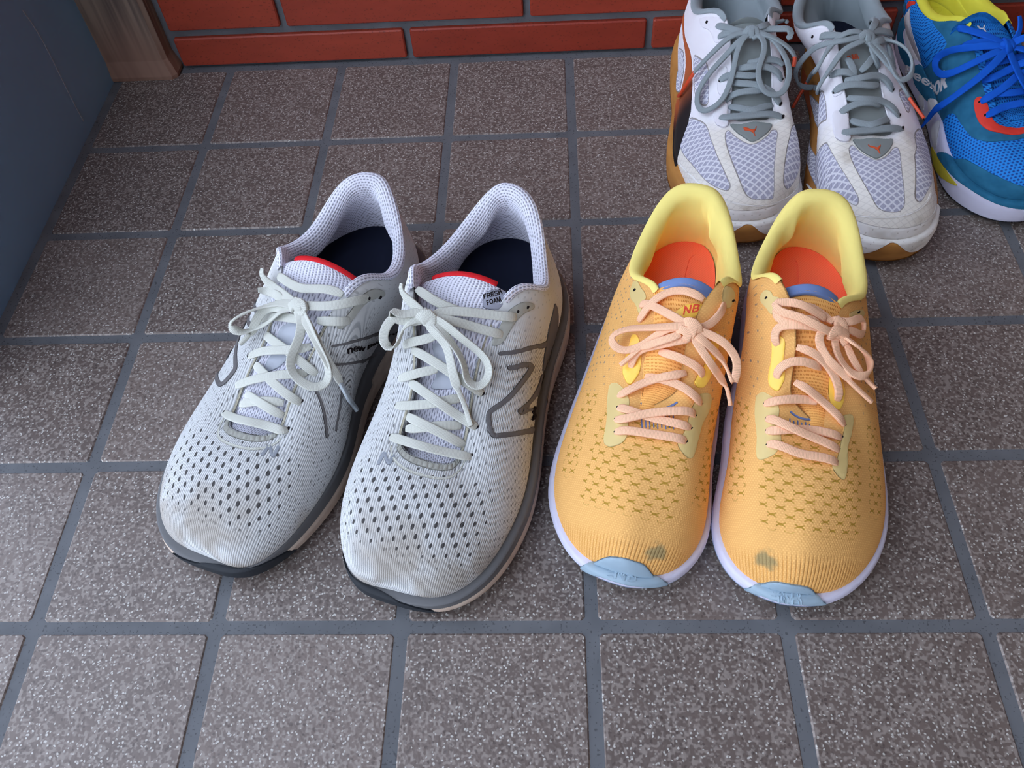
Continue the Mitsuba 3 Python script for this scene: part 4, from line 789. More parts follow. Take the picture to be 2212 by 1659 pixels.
    ('D', 'toe_logo', 'm_toeguard', 'upper', 2.0, [(9.708, -0.069), (9.69, -0.065), (9.688, -0.061), (9.699, -0.054), (9.71, -0.053), (9.966, -0.063), (9.978, -0.068), (9.979, -0.073), (9.969, -0.082), (9.961, -0.083)], {'smooth': 0}),
    ('D', 'toe_logo', 'm_toeguard', 'upper', 2.0, [(9.693, -0.029), (9.674, -0.025), (9.672, -0.021), (9.683, -0.014), (9.694, -0.013), (9.962, -0.018), (9.975, -0.023), (9.976, -0.028), (9.966, -0.035), (9.958, -0.036)], {'smooth': 0}),
    ('E', 'eyelet', 'm_hole', 'upper', 1.5, [(3.817, 0.813), (3.804, 0.821), (3.775, 0.826), (3.738, 0.829), (3.704, 0.829), (3.679, 0.825), (3.673, 0.818), (3.693, 0.798), (3.722, 0.792), (3.76, 0.789), (3.795, 0.791), (3.819, 0.796)], {'smooth': 0}),
    ('E', 'eyelet', 'm_hole', 'upper', 1.5, [(6.442, 0.848), (6.419, 0.85), (6.379, 0.846), (6.336, 0.838), (6.299, 0.826), (6.278, 0.816), (6.277, 0.808), (6.312, 0.8), (6.348, 0.803), (6.393, 0.812), (6.434, 0.823), (6.459, 0.834)], {'smooth': 0}),
    ('E', 'eyelet', 'm_hole', 'upper', 1.5, [(11.155, 0.877), (11.204, 0.874), (11.231, 0.877), (11.23, 0.885), (11.199, 0.895), (11.151, 0.905), (11.095, 0.911), (10.968, 0.916), (10.94, 0.912), (10.939, 0.905), (10.967, 0.897), (11.018, 0.889)], {'smooth': 0}),
    ('E', 'eyelet', 'm_hole', 'upper', 1.5, [(5.422, 0.865), (5.409, 0.867), (5.39, 0.864), (5.368, 0.856), (5.351, 0.847), (5.342, 0.837), (5.343, 0.831), (5.365, 0.822), (5.385, 0.825), (5.408, 0.833), (5.426, 0.842), (5.435, 0.852)], {'smooth': 0}),
    ('E', 'eyelet', 'm_hole', 'upper', 1.5, [(11.728, 0.885), (11.763, 0.881), (11.784, 0.883), (11.783, 0.891), (11.765, 0.903), (11.735, 0.914), (11.698, 0.923), (11.605, 0.936), (11.579, 0.934), (11.575, 0.927), (11.592, 0.916), (11.626, 0.905)], {'smooth': 0}),
    ('E', 'eyelet', 'm_hole', 'upper', 1.5, [(12.543, 0.811), (12.569, 0.805), (12.577, 0.81), (12.564, 0.824), (12.539, 0.842), (12.509, 0.859), (12.481, 0.871), (12.424, 0.885), (12.412, 0.881), (12.414, 0.871), (12.433, 0.856), (12.463, 0.839)], {'smooth': 0}),
    ('E', 'eyelet', 'm_hole', 'upper', 1.5, [(6.029, 0.916), (6.01, 0.918), (5.983, 0.914), (5.956, 0.906), (5.936, 0.896), (5.926, 0.886), (5.93, 0.879), (5.964, 0.872), (5.991, 0.876), (6.02, 0.884), (6.044, 0.895), (6.055, 0.904)], {'smooth': 0}),
    ('E', 'toe_seam', 'm_dirtywhite', 'upper', 0.9, [(5.575, 0.075), (6.32, 0.219), (6.742, 0.265), (7.085, 0.273), (7.279, 0.267), (7.461, 0.259), (7.549, 0.254), (7.721, 0.245), (7.894, 0.234), (7.98, 0.229), (8.154, 0.217), (8.243, 0.211), (8.424, 0.198), (8.621, 0.186), (8.84, 0.175), (8.97, 0.171), (9.321, 0.161), (9.821, 0.141), (10.043, 0.133), (10.232, 0.131), (10.408, 0.133), (10.588, 0.136), (10.791, 0.134), (11.427, -0.047), (11.088, 0.122), (10.926, 0.159), (10.81, 0.177), (10.628, 0.175), (10.466, 0.17), (10.306, 0.164), (10.14, 0.161), (9.955, 0.163), (9.494, 0.178), (9.1, 0.187), (8.83, 0.194), (8.616, 0.204), (8.425, 0.216), (8.334, 0.222), (8.158, 0.234), (7.987, 0.246), (7.902, 0.251), (7.733, 0.262), (7.563, 0.271), (7.39, 0.28), (7.209, 0.288), (6.9, 0.291), (6.511, 0.265), (5.628, 0.117), (5.606, 0.11), (5.564, 0.087), (5.555, 0.077)], {'smooth': 0}),
    ('F', 'eyelet', 'm_hole', 'upper', 1.5, [(14.4, 0.779), (14.397, 0.788), (14.412, 0.797), (14.441, 0.804), (14.476, 0.807), (14.507, 0.806), (14.527, 0.799), (14.552, 0.778), (14.539, 0.769), (14.512, 0.762), (14.476, 0.76), (14.441, 0.762)], {'smooth': 0}),
    ('F', 'eyelet', 'm_hole', 'upper', 1.5, [(11.275, 0.865), (11.295, 0.87), (11.331, 0.869), (11.376, 0.862), (11.417, 0.852), (11.442, 0.842), (11.446, 0.833), (11.425, 0.819), (11.39, 0.82), (11.345, 0.826), (11.301, 0.836), (11.274, 0.846)], {'smooth': 0}),
    ('F', 'eyelet', 'm_hole', 'upper', 1.5, [(6.335, 0.848), (6.287, 0.839), (6.26, 0.838), (6.259, 0.844), (6.284, 0.857), (6.329, 0.871), (6.38, 0.884), (6.507, 0.906), (6.54, 0.907), (6.547, 0.901), (6.521, 0.89), (6.472, 0.877)], {'smooth': 0}),
    ('F', 'eyelet', 'm_hole', 'upper', 1.5, [(12.493, 0.884), (12.504, 0.888), (12.521, 0.886), (12.541, 0.879), (12.558, 0.869), (12.57, 0.858), (12.571, 0.849), (12.555, 0.835), (12.536, 0.838), (12.514, 0.845), (12.495, 0.856), (12.483, 0.867)], {'smooth': 0}),
    ('F', 'eyelet', 'm_hole', 'upper', 1.5, [(11.869, 0.879), (11.885, 0.882), (11.911, 0.88), (11.938, 0.873), (11.961, 0.864), (11.976, 0.853), (11.976, 0.845), (11.953, 0.833), (11.927, 0.835), (11.898, 0.842), (11.871, 0.852), (11.855, 0.863)], {'smooth': 0}),
    ('F', 'eyelet', 'm_hole', 'upper', 1.5, [(5.29, 0.824), (5.268, 0.82), (5.256, 0.821), (5.258, 0.829), (5.271, 0.84), (5.293, 0.852), (5.317, 0.862), (5.371, 0.877), (5.383, 0.875), (5.385, 0.868), (5.373, 0.857), (5.351, 0.845)], {'smooth': 0}),
    ('F', 'eyelet', 'm_hole', 'upper', 1.5, [(5.868, 0.818), (5.838, 0.811), (5.821, 0.812), (5.822, 0.819), (5.84, 0.831), (5.869, 0.844), (5.902, 0.855), (5.981, 0.874), (6.0, 0.874), (6.004, 0.868), (5.986, 0.856), (5.955, 0.843)], {'smooth': 0}),
    ('F', 'eyelet', 'm_hole', 'upper', 1.5, [(12.871, 0.869), (12.881, 0.873), (12.898, 0.871), (12.92, 0.862), (12.941, 0.85), (12.955, 0.837), (12.96, 0.827), (12.95, 0.812), (12.931, 0.815), (12.905, 0.825), (12.882, 0.837), (12.868, 0.85)], {'smooth': 0}),
    ('F', 'toe_seam', 'm_dirtywhite', 'upper', 0.9, [(12.236, -0.188), (12.003, -0.078), (11.839, -0.009), (11.612, 0.074), (11.2, 0.153), (11.026, 0.17), (10.724, 0.184), (10.584, 0.187), (10.45, 0.189), (10.188, 0.193), (10.055, 0.197), (9.773, 0.208), (9.31, 0.227), (8.921, 0.241), (8.617, 0.256), (8.339, 0.271), (8.156, 0.281), (8.063, 0.287), (7.966, 0.293), (7.87, 0.299), (7.772, 0.305), (7.672, 0.312), (7.572, 0.32), (7.472, 0.328), (7.372, 0.337), (7.271, 0.348), (7.172, 0.36), (7.078, 0.373), (7.079, 0.381), (7.123, 0.391), (7.147, 0.393), (7.246, 0.378), (7.332, 0.365), (7.421, 0.353), (7.513, 0.344), (7.607, 0.336), (7.701, 0.328), (7.795, 0.321), (7.89, 0.314), (8.076, 0.302), (8.167, 0.297), (8.348, 0.286), (8.624, 0.272), (8.926, 0.258), (9.311, 0.244), (9.766, 0.227), (10.044, 0.217), (10.174, 0.214), (10.431, 0.21), (10.562, 0.208), (10.836, 0.202), (10.986, 0.195), (11.33, 0.159), (11.78, 0.055), (12.037, -0.053), (12.227, -0.135), (12.367, -0.21), (12.412, -0.251), (12.428, -0.274), (12.432, -0.29), (12.404, -0.286)], {'smooth': 0}),
    ('G', 'tongue_logo', 'm_whitestripe', 'tongue', 0.6, [(0.762, 0.368), (0.755, 0.357), (0.741, 0.268), (0.71, 0.247), (0.708, 0.229), (0.71, 0.203), (0.712, 0.194), (0.76, 0.22), (0.776, 0.32), (0.827, 0.33), (0.831, 0.334), (0.833, 0.355), (0.83, 0.366), (0.819, 0.377)], {'smooth': 0}),
    ('G', 'tongue_logo', 'm_whitestripe', 'tongue', 0.6, [(0.806, 0.168), (0.75, 0.269), (0.74, 0.262), (0.739, 0.25), (0.744, 0.225), (0.795, 0.133), (0.801, 0.125), (0.811, 0.132), (0.812, 0.144)], {'smooth': 0}),
    ('G', 'eyelet', 'm_hole', 'upper', 1.5, [(3.122, 0.978), (3.097, 0.991), (-1.162, -0.252), (-1.14, -0.249), (-1.115, -0.255), (-1.095, -0.269), (2.992, 0.993), (3.035, 0.965), (3.068, 0.954), (3.106, 0.946), (3.137, 0.944), (3.152, 0.949)], {'smooth': 0}),
    ('G', 'eyelet', 'm_hole', 'upper', 1.5, [(4.034, 0.882), (4.018, 0.89), (3.994, 0.895), (3.966, 0.897), (3.942, 0.894), (3.93, 0.888), (3.933, 0.879), (3.964, 0.859), (3.988, 0.853), (4.015, 0.852), (4.037, 0.856), (4.049, 0.862)], {'smooth': 0}),
    ('G', 'eyelet', 'm_hole', 'upper', 1.5, [(4.508, 0.8), (4.5, 0.805), (4.485, 0.807), (4.466, 0.804), (4.448, 0.797), (4.436, 0.789), (4.433, 0.782), (4.443, 0.766), (4.459, 0.765), (4.478, 0.767), (4.497, 0.774), (4.509, 0.782)], {'smooth': 0}),
    ('G', 'eyelet', 'm_hole', 'upper', 1.5, [(5.89, 0.807), (5.879, 0.812), (5.857, 0.811), (5.831, 0.805), (5.806, 0.795), (5.788, 0.784), (5.784, 0.774), (5.795, 0.759), (5.816, 0.76), (5.844, 0.766), (5.871, 0.776), (5.889, 0.788)], {'smooth': 0}),
    ('G', 'eyelet', 'm_hole', 'upper', 1.5, [(6.396, 0.821), (6.387, 0.828), (6.362, 0.829), (6.329, 0.824), (6.296, 0.815), (6.273, 0.805), (6.265, 0.795), (6.272, 0.776), (6.295, 0.775), (6.327, 0.779), (6.36, 0.787), (6.387, 0.798)], {'smooth': 0}),
]
TEXTS = [
    ('B', 'tongue_badge_text', 'm_hole', 'tongue', 1.3, 'FRESH', [(0.8197, 0.4557), (0.9406, 0.7097)], (0.0367, -0.0495), True, (0, 1)),
    ('B', 'tongue_badge_text', 'm_hole', 'tongue', 1.3, 'FOAM', [(0.7728, 0.5669), (0.8669, 0.7459)], (0.0374, -0.0578), True, (0, 1)),
    ('B', 'tongue_badge_text', 'm_hole', 'tongue', 1.3, '860', [(0.9657, 0.7658), (0.996, 0.8625)], (0.0293, 0.0324), True, (0, 1)),
    ('A', 'side_lettering', 'm_hole', 'upper', 0.6, 'new balance', [(13.4863, 0.6069), (13.9248, 0.4505), (14.6533, 0.1908), (15.0344, -0.0278)], (-0.0029, 0.0443), True, (0, 0.68)),
    ('C', 'tongue_logo', 'm_red2', 'tongue', 1.1, 'NB', [(0.6246, -0.0799), (0.6538, -0.5681)], (0.0274, 0.0439), True, (0, 1)),
    ('C', 'toe_logo', 'm_toeguard', 'upper', 2.1, 'NB', [(8.7928, -0.1269), (9.8311, -0.1101)], (-0.0253, 0.1629), True, (0, 1)),
    ('D', 'toe_logo', 'm_toeguard', 'upper', 2.1, 'NB', [(9.7668, -0.2406), (8.7876, -0.2188)], (0.0391, 0.2424), True, (0, 1)),
    ('F', 'tongue_lettering', 'm_pumaorange', 'tongue', 0.6, 'PUMA', [(0.6366, -0.3791), (0.6405, 0.0405)], (0.0148, -0.0158), True, (0, 1)),
    ('G', 'side_lettering', 'm_whitestripe', 'upper', 1.1, 'Reebok', [(2.7995, -0.4687), (4.5199, 0.4171)], (-0.04, 0.1711), True, (0.2, 1)),
]
LACES = [
    ('B', 'lace', [(193.7, -30.3, 61.8, 0.32, 0.03, 0.95), (195.1, -21.1, 63.2, 0.33, -0.13, 0.93), (196.9, -5.3, 64.1, 0.06, 0.1, 0.99), (195.7, 8.7, 61.0, 0.08, 0.33, 0.94), (194.2, 18.2, 58.5, 0.2, -0.18, 0.96), (193.2, 21.6, 56.5, 0.26, -0.11, 0.96)], {'width': 6.0, 'thick': 1.5}),
    ('B', 'lace', [(187.3, -21.6, 64.2, 0.45, -0.1, 0.89), (186.1, -11.6, 67.1, 0.46, 0.06, 0.89), (182.0, 0.5, 67.3, 0.47, 0.22, 0.86), (177.2, 10.8, 63.7, 0.44, 0.36, 0.82)], {'width': 6.0, 'thick': 1.5}),
    ('B', 'lace', [(180.1, -23.0, 67.0, 0.43, -0.12, 0.89), (184.2, -13.3, 69.9, 0.47, 0.02, 0.88), (186.6, 0.5, 67.1, 0.45, 0.22, 0.87), (187.3, 10.6, 62.3, 0.38, 0.36, 0.85), (186.7, 15.2, 57.7, 0.37, -0.31, 0.87)], {'width': 6.0, 'thick': 1.5}),
    ('B', 'lace', [(174.7, -32.2, 67.8, 0.3, -0.29, 0.91), (175.5, -23.6, 71.9, 0.38, -0.09, 0.92), (172.6, -9.7, 74.4, 0.4, 0.04, 0.91), (167.5, 1.2, 74.9, 0.37, 0.24, 0.9), (162.5, 7.7, 72.0, 0.34, 0.36, 0.87)], {'width': 6.0, 'thick': 1.5}),
    ('B', 'lace', [(160.9, -26.3, 75.7, 0.43, -0.19, 0.88), (167.4, -14.8, 78.4, 0.4, -0.05, 0.92), (173.0, 0.1, 75.5, 0.41, 0.21, 0.89), (175.0, 11.9, 68.7, 0.42, 0.36, 0.83), (176.0, 18.4, 65.6, 0.42, -0.07, 0.9), (175.6, 20.1, 63.1, 0.4, 0.01, 0.92)], {'width': 6.0, 'thick': 1.5}),
    ('B', 'lace', [(158.2, -35.0, 73.6, 0.44, -0.39, 0.81), (158.6, -26.8, 79.7, 0.47, -0.2, 0.86), (155.8, -18.2, 82.5, 0.46, -0.0, 0.89), (152.3, -10.3, 82.7, 0.43, 0.11, 0.9)], {'width': 6.0, 'thick': 1.5}),
    ('B', 'lace', [(143.5, -29.6, 85.6, 0.59, -0.19, 0.78), (148.1, -17.2, 86.7, 0.5, 0.02, 0.87), (152.8, -1.1, 82.5, 0.38, 0.22, 0.9), (155.2, 11.0, 76.8, 0.32, 0.4, 0.86), (156.1, 18.8, 71.2, 0.33, 0.22, 0.92)], {'width': 6.0, 'thick': 1.5}),
    ('B', 'lace', [(141.1, -36.1, 84.9, 0.56, -0.41, 0.72), (141.1, -28.0, 91.6, 0.6, -0.16, 0.79), (137.7, -18.1, 94.3, 0.54, 0.12, 0.83), (135.1, -14.3, 95.4, 0.53, 0.15, 0.84)], {'width': 6.0, 'thick': 1.5}),
    ('B', 'lace', [(128.7, -17.0, 102.3, 0.52, 0.13, 0.85), (126.0, -4.7, 99.2, 0.5, 0.25, 0.83), (123.7, 7.6, 94.0, 0.49, 0.36, 0.79), (121.9, 18.7, 89.9, 0.5, 0.34, 0.8), (119.5, 23.2, 86.0, 0.44, 0.4, 0.81)], {'width': 6.0, 'thick': 1.5}),
    ('B', 'lace', [(128.7, -19.2, 103.8, 0.52, 0.13, 0.84), (122.5, -11.4, 103.1, 0.48, 0.19, 0.86), (118.2, 0.5, 100.9, 0.48, 0.3, 0.83), (114.0, 14.0, 97.0, 0.47, 0.25, 0.85), (110.3, 24.7, 93.7, 0.43, 0.47, 0.77), (106.0, 28.5, 89.6, 0.36, 0.63, 0.69)], {'width': 6.0, 'thick': 1.5}),
    ('B', 'lace', [(112.2, -33.8, 107.3, 0.37, 0.02, 0.93), (115.3, -28.3, 107.8, 0.44, 0.06, 0.9), (117.8, -20.2, 105.6, 0.47, 0.13, 0.88), (118.7, -11.1, 102.8, 0.48, 0.21, 0.85), (117.6, -2.8, 99.3, 0.48, 0.27, 0.84)], {'width': 6.0, 'thick': 1.5}),
    ('B', 'lace', [(115.4, -41.7, 113.9, 0.39, -0.74, 0.54), (117.6, -41.8, 112.1, 0.39, -0.74, 0.54), (120.5, -38.6, 108.3, 0.39, -0.74, 0.54), (124.3, -32.1, 106.4, 0.56, -0.28, 0.78), (127.6, -26.1, 104.8, 0.52, 0.07, 0.85), (129.2, -22.6, 104.0, 0.53, 0.11, 0.84)], {'width': 6.0, 'thick': 1.5}),
    ('B', 'bow_loop', [(129.7, -24.1, 103.3, 0.54, 0.07, 0.84), (129.8, -31.3, 105.0, 0.59, -0.24, 0.77), (132.5, -38.7, 105.8, 0.59, -0.24, 0.77), (133.2, -43.7, 107.1, 0.59, -0.24, 0.77), (135.4, -43.8, 105.1, 0.6, -0.28, 0.75), (135.4, -38.9, 102.5, 0.6, -0.28, 0.75), (132.9, -31.5, 100.7, 0.6, -0.28, 0.75), (131.2, -24.6, 102.3, 0.54, 0.07, 0.84)], {'width': 6, 'thick': 1.4, 'twist': [0, 20, 40, 60, 60, 40, 20, 0]}),
    ('B', 'bow_loop', [(130.7, -24.1, 102.7, 0.54, 0.07, 0.84), (134.0, -30.3, 102.3, 0.6, -0.28, 0.75), (138.5, -34.6, 99.3, 0.52, -0.55, 0.65), (143.8, -36.7, 93.8, 0.48, -0.63, 0.61), (149.0, -39.8, 91.5, 0.48, -0.63, 0.61), (148.7, -43.8, 93.6, 0.48, -0.63, 0.61), (143.3, -45.9, 98.3, 0.48, -0.63, 0.61), (137.1, -43.8, 101.9, 0.48, -0.63, 0.61), (133.4, -40.7, 103.2, 0.48, -0.63, 0.61)], {'width': 6, 'thick': 1.4, 'twist': [0, 25, 40, 50, 55, 55, 50, 45, 40]}),
    ('B', 'bow_loop', [(129.7, -19.6, 102.7, 0.52, 0.13, 0.84), (131.8, -9.5, 101.2, 0.51, 0.18, 0.84), (135.4, 2.3, 95.4, 0.49, 0.3, 0.82), (138.1, 13.2, 88.5, 0.43, 0.42, 0.8), (143.1, 19.9, 83.8, 0.41, 0.23, 0.88), (149.9, 20.7, 79.6, 0.36, 0.26, 0.9), (155.7, 16.4, 78.3, 0.36, 0.18, 0.92), (155.0, 10.2, 81.2, 0.34, 0.36, 0.87), (150.0, 7.0, 85.1, 0.37, 0.34, 0.86), (142.9, 1.2, 91.0, 0.45, 0.29, 0.84), (137.3, -7.3, 97.3, 0.51, 0.21, 0.83), (132.5, -16.4, 101.6, 0.53, 0.12, 0.84), (130.4, -20.6, 102.4, 0.53, 0.1, 0.84)], {'width': 6, 'thick': 1.4, 'twist': [10, 30, 45, 55, 50, 30, 20, 30, 45, 50, 40, 20, 10]}),
    ('B', 'lace_end', [(131.0, -21.4, 102.1, 0.55, 0.1, 0.83), (136.5, -15.4, 99.5, 0.54, 0.12, 0.83), (141.5, -7.2, 94.7, 0.5, 0.2, 0.84), (149.6, -1.8, 88.0, 0.42, 0.24, 0.88), (156.2, 1.9, 83.6, 0.37, 0.25, 0.9), (162.7, 6.2, 79.2, 0.34, 0.28, 0.9)], {'width': 6, 'thick': 1.4, 'twist': [0, 20, 35, 30, 15, 0]}),
    ('B', 'lace_end__aglet', [(161.7, 5.4, 80.1, 0.34, 0.28, 0.9), (166.7, 10.0, 75.7, 0.34, 0.36, 0.87), (174.6, 15.7, 69.5, 0.48, -0.05, 0.88), (178.2, 18.1, 67.9, 0.45, -0.09, 0.89)], {'width': 3.2, 'thick': 2.6, 'mat': 'm_lace_g'}),
    ('B', 'knot', [(132.2, -26.2, 101.2, 0.57, 0.05, 0.82), (129.7, -24.1, 105.1, 0.54, 0.08, 0.84), (128.6, -20.8, 105.6, 0.53, 0.11, 0.84), (130.5, -18.1, 103.2, 0.52, 0.13, 0.85), (132.8, -20.6, 100.8, 0.54, 0.09, 0.83)], {'width': 6.5, 'thick': 3.2}),
    ('B', 'knot', [(126.4, -25.9, 104.3, 0.52, 0.07, 0.85), (131.1, -21.9, 104.6, 0.53, 0.11, 0.84), (132.5, -20.5, 100.4, 0.54, 0.09, 0.83)], {'width': 7, 'thick': 2.6}),
    ('A', 'lace', [(193.4, 20.7, 56.3, 0.24, -0.1, 0.96), (194.9, 12.8, 57.7, 0.05, -0.09, 0.99), (196.9, -4.8, 64.1, 0.06, 0.15, 0.99), (195.4, -19.1, 63.6, 0.27, -0.1, 0.96), (194.9, -27.9, 63.8, 0.29, 0.15, 0.95), (192.8, -29.4, 62.1, 0.32, 0.05, 0.95)], {'width': 6.0, 'thick': 1.5}),
    ('A', 'lace', [(185.3, 11.8, 59.1, 0.37, 0.39, 0.84), (184.3, 0.8, 65.9, 0.44, 0.26, 0.86), (181.7, -12.6, 69.5, 0.47, 0.06, 0.88), (179.4, -20.3, 68.2, 0.44, -0.07, 0.9)], {'width': 6.0, 'thick': 1.5}),
    ('A', 'lace', [(179.2, 10.2, 62.6, 0.45, 0.36, 0.82), (183.8, -3.2, 68.4, 0.46, 0.22, 0.86), (186.5, -15.3, 68.8, 0.46, 0.03, 0.89), (186.0, -22.8, 64.7, 0.45, -0.1, 0.89)], {'width': 6.0, 'thick': 1.5}),
    ('A', 'lace', [(175.6, 19.8, 63.1, 0.4, -0.02, 0.92), (173.0, 8.0, 70.8, 0.4, 0.36, 0.84), (169.4, -5.9, 77.2, 0.39, 0.16, 0.9), (164.3, -18.7, 79.0, 0.41, -0.05, 0.91), (158.6, -27.2, 76.6, 0.45, -0.19, 0.87)], {'width': 6.0, 'thick': 1.5}),
    ('A', 'lace', [(160.8, 11.9, 70.5, 0.33, 0.39, 0.86), (169.2, -3.8, 76.4, 0.39, 0.21, 0.9), (174.3, -16.8, 75.4, 0.42, -0.0, 0.91), (176.2, -26.1, 72.4, 0.38, -0.09, 0.92), (175.3, -30.4, 68.1, 0.32, -0.25, 0.91)], {'width': 6.0, 'thick': 1.5}),
    ('A', 'lace', [(156.3, 19.5, 70.4, 0.32, 0.22, 0.92), (154.1, 10.0, 76.9, 0.36, 0.16, 0.92), (152.7, -4.6, 83.4, 0.39, 0.22, 0.9), (149.5, -17.1, 85.9, 0.47, 0.05, 0.88), (144.2, -24.8, 85.7, 0.55, -0.01, 0.83)], {'width': 6.0, 'thick': 1.5}),
    ('A', 'lace', [(141.0, 13.5, 78.0, 0.4, 0.19, 0.9), (148.6, -1.6, 83.9, 0.39, 0.26, 0.88), (152.9, -15.2, 84.0, 0.44, 0.07, 0.89), (156.2, -26.4, 81.0, 0.49, -0.15, 0.86), (156.5, -33.1, 75.6, 0.46, -0.34, 0.82)], {'width': 6.0, 'thick': 1.5}),
    ('A', 'lace', [(132.5, 20.8, 80.6, 0.43, 0.27, 0.86), (132.6, 5.6, 89.6, 0.46, 0.39, 0.8), (133.6, -10.5, 94.9, 0.51, 0.2, 0.84), (132.6, -17.5, 95.1, 0.53, 0.16, 0.83)], {'width': 6.0, 'thick': 1.5}),
    ('A', 'lace', [(131.1, -25.1, 96.4, 0.55, 0.06, 0.83), (130.2, -34.8, 98.4, 0.6, -0.28, 0.75), (126.7, -40.7, 96.8, 0.51, -0.57, 0.64), (121.8, -42.8, 93.0, 0.37, -0.82, 0.44)], {'width': 6.0, 'thick': 1.5}),
    ('A', 'lace', [(106.7, 18.7, 96.8, 0.46, 0.35, 0.82), (111.8, 8.2, 101.0, 0.47, 0.36, 0.81), (115.8, -6.1, 103.7, 0.45, 0.27, 0.85), (114.7, -21.8, 107.5, 0.41, 0.14, 0.9), (113.8, -36.0, 106.1, 0.37, 0.03, 0.93)], {'width': 6.0, 'thick': 1.5}),
    ('A', 'lace', [(128.0, -12.9, 102.6, 0.51, 0.21, 0.83), (126.0, -22.1, 103.6, 0.52, 0.13, 0.85), (123.3, -32.6, 105.0, 0.53, 0.05, 0.85), (115.5, -43.0, 104.0, 0.4, -0.7, 0.59), (103.5, -46.3, 95.4, 0.13, -0.98, 0.14)], {'width': 6.0, 'thick': 1.5}),
    ('A', 'lace', [(109.1, 27.1, 103.4, 0.38, 0.54, 0.75), (111.5, 26.9, 101.5, 0.38, 0.54, 0.75), (113.7, 22.1, 96.2, 0.38, 0.54, 0.75), (119.5, 8.7, 98.2, 0.47, 0.3, 0.83), (126.1, -4.7, 101.8, 0.49, 0.3, 0.82), (128.5, -9.8, 102.4, 0.5, 0.28, 0.82)], {'width': 6.0, 'thick': 1.5}),
    ('A', 'lace', [(119.6, 27.7, 93.1, 0.38, 0.57, 0.73), (117.5, 24.1, 91.7, 0.38, 0.57, 0.73), (119.8, 14.5, 94.9, 0.46, 0.35, 0.81), (124.1, 3.8, 98.2, 0.49, 0.38, 0.78)], {'width': 6.0, 'thick': 1.5}),
    ('A', 'bow_loop', [(128.7, -8.2, 101.2, 0.5, 0.28, 0.82), (128.3, 0.7, 100.0, 0.49, 0.36, 0.79), (129.6, 13.6, 94.2, 0.46, 0.31, 0.83), (137.7, 21.8, 94.4, 0.46, 0.31, 0.83), (145.7, 28.2, 93.5, 0.46, 0.31, 0.83), (150.2, 30.0, 91.4, 0.37, 0.37, 0.85), (150.5, 26.1, 87.3, 0.37, 0.37, 0.85), (144.6, 19.2, 84.7, 0.37, 0.37, 0.85), (138.3, 9.3, 89.0, 0.45, 0.19, 0.87), (132.8, 0.1, 97.5, 0.48, 0.36, 0.8), (129.3, -7.7, 100.7, 0.5, 0.28, 0.82)], {'width': 6, 'thick': 1.4, 'twist': [0, -25, -40, -45, -40, -20, 10, 30, 40, 30, 0]}),
    ('A', 'lace_end', [(129.4, -6.0, 99.7, 0.49, 0.31, 0.81), (129.7, 6.2, 95.2, 0.51, 0.29, 0.81), (131.7, 15.5, 91.2, 0.44, 0.31, 0.84), (138.1, 18.7, 87.8, 0.4, 0.4, 0.82), (144.8, 19.6, 83.3, 0.37, 0.37, 0.85), (148.0, 21.0, 81.7, 0.36, 0.4, 0.84)], {'width': 6, 'thick': 1.4, 'twist': [0, 20, 40, 50, 40, 30]}),
    ('A', 'lace_end__aglet', [(146.6, 20.4, 82.7, 0.35, 0.41, 0.84), (150.0, 22.8, 79.9, 0.34, 0.44, 0.83), (154.4, 24.7, 78.7, 0.28, 0.53, 0.8)], {'width': 3.2, 'thick': 2.6, 'mat': 'm_lace_g'}),
    ('A', 'bow_loop', [(130.6, -10.4, 100.5, 0.51, 0.25, 0.83), (138.7, -18.1, 98.7, 0.52, 0.18, 0.84), (147.3, -19.5, 93.3, 0.5, 0.11, 0.86), (155.8, -17.9, 87.3, 0.44, 0.07, 0.89), (163.3, -21.0, 82.7, 0.42, -0.04, 0.91), (166.8, -28.7, 79.1, 0.41, -0.18, 0.89), (166.1, -37.5, 76.4, 0.39, -0.38, 0.84), (160.2, -42.4, 76.4, 0.38, -0.56, 0.73), (154.4, -41.7, 80.9, 0.46, -0.53, 0.71), (148.3, -36.1, 88.9, 0.55, -0.3, 0.78), (142.1, -28.9, 97.1, 0.56, 0.06, 0.82), (135.0, -19.8, 100.6, 0.53, 0.15, 0.84), (130.6, -13.3, 101.1, 0.51, 0.21, 0.83)], {'width': 6, 'thick': 1.4, 'twist': [0, 30, 50, 50, 40, 20, 20, 40, 55, 50, 45, 25, 0]}),
    ('A', 'lace_end', [(131.0, -14.2, 101.1, 0.51, 0.21, 0.83), (138.3, -23.0, 99.4, 0.54, 0.12, 0.83), (146.0, -33.3, 93.0, 0.59, -0.19, 0.78), (151.5, -41.8, 83.5, 0.47, -0.54, 0.7), (154.5, -47.5, 75.9, 0.28, -0.82, 0.51), (156.9, -50.4, 71.9, 0.09, -0.95, 0.31)], {'width': 6, 'thick': 1.4, 'twist': [0, 10, 15, 15, 10, 0]}),
    ('A', 'lace_end__aglet', [(156.3, -49.7, 72.7, 0.15, -0.92, 0.37), (160.4, -55.3, 67.7, -0.17, -0.99, -0.0), (153.3, -50.3, 46.0, -0.3, -0.94, -0.16), (153.9, -52.8, 40.4, -0.26, -0.96, 0.05)], {'width': 3.2, 'thick': 2.6, 'mat': 'm_lace_gd'}),
    ('A', 'knot', [(130.4, -5.8, 98.9, 0.49, 0.31, 0.81), (128.4, -9.1, 103.8, 0.5, 0.28, 0.82), (128.0, -13.7, 105.1, 0.49, 0.25, 0.83), (130.0, -16.4, 103.5, 0.51, 0.22, 0.83), (132.1, -13.2, 100.1, 0.51, 0.21, 0.83)], {'width': 6.5, 'thick': 3.2}),
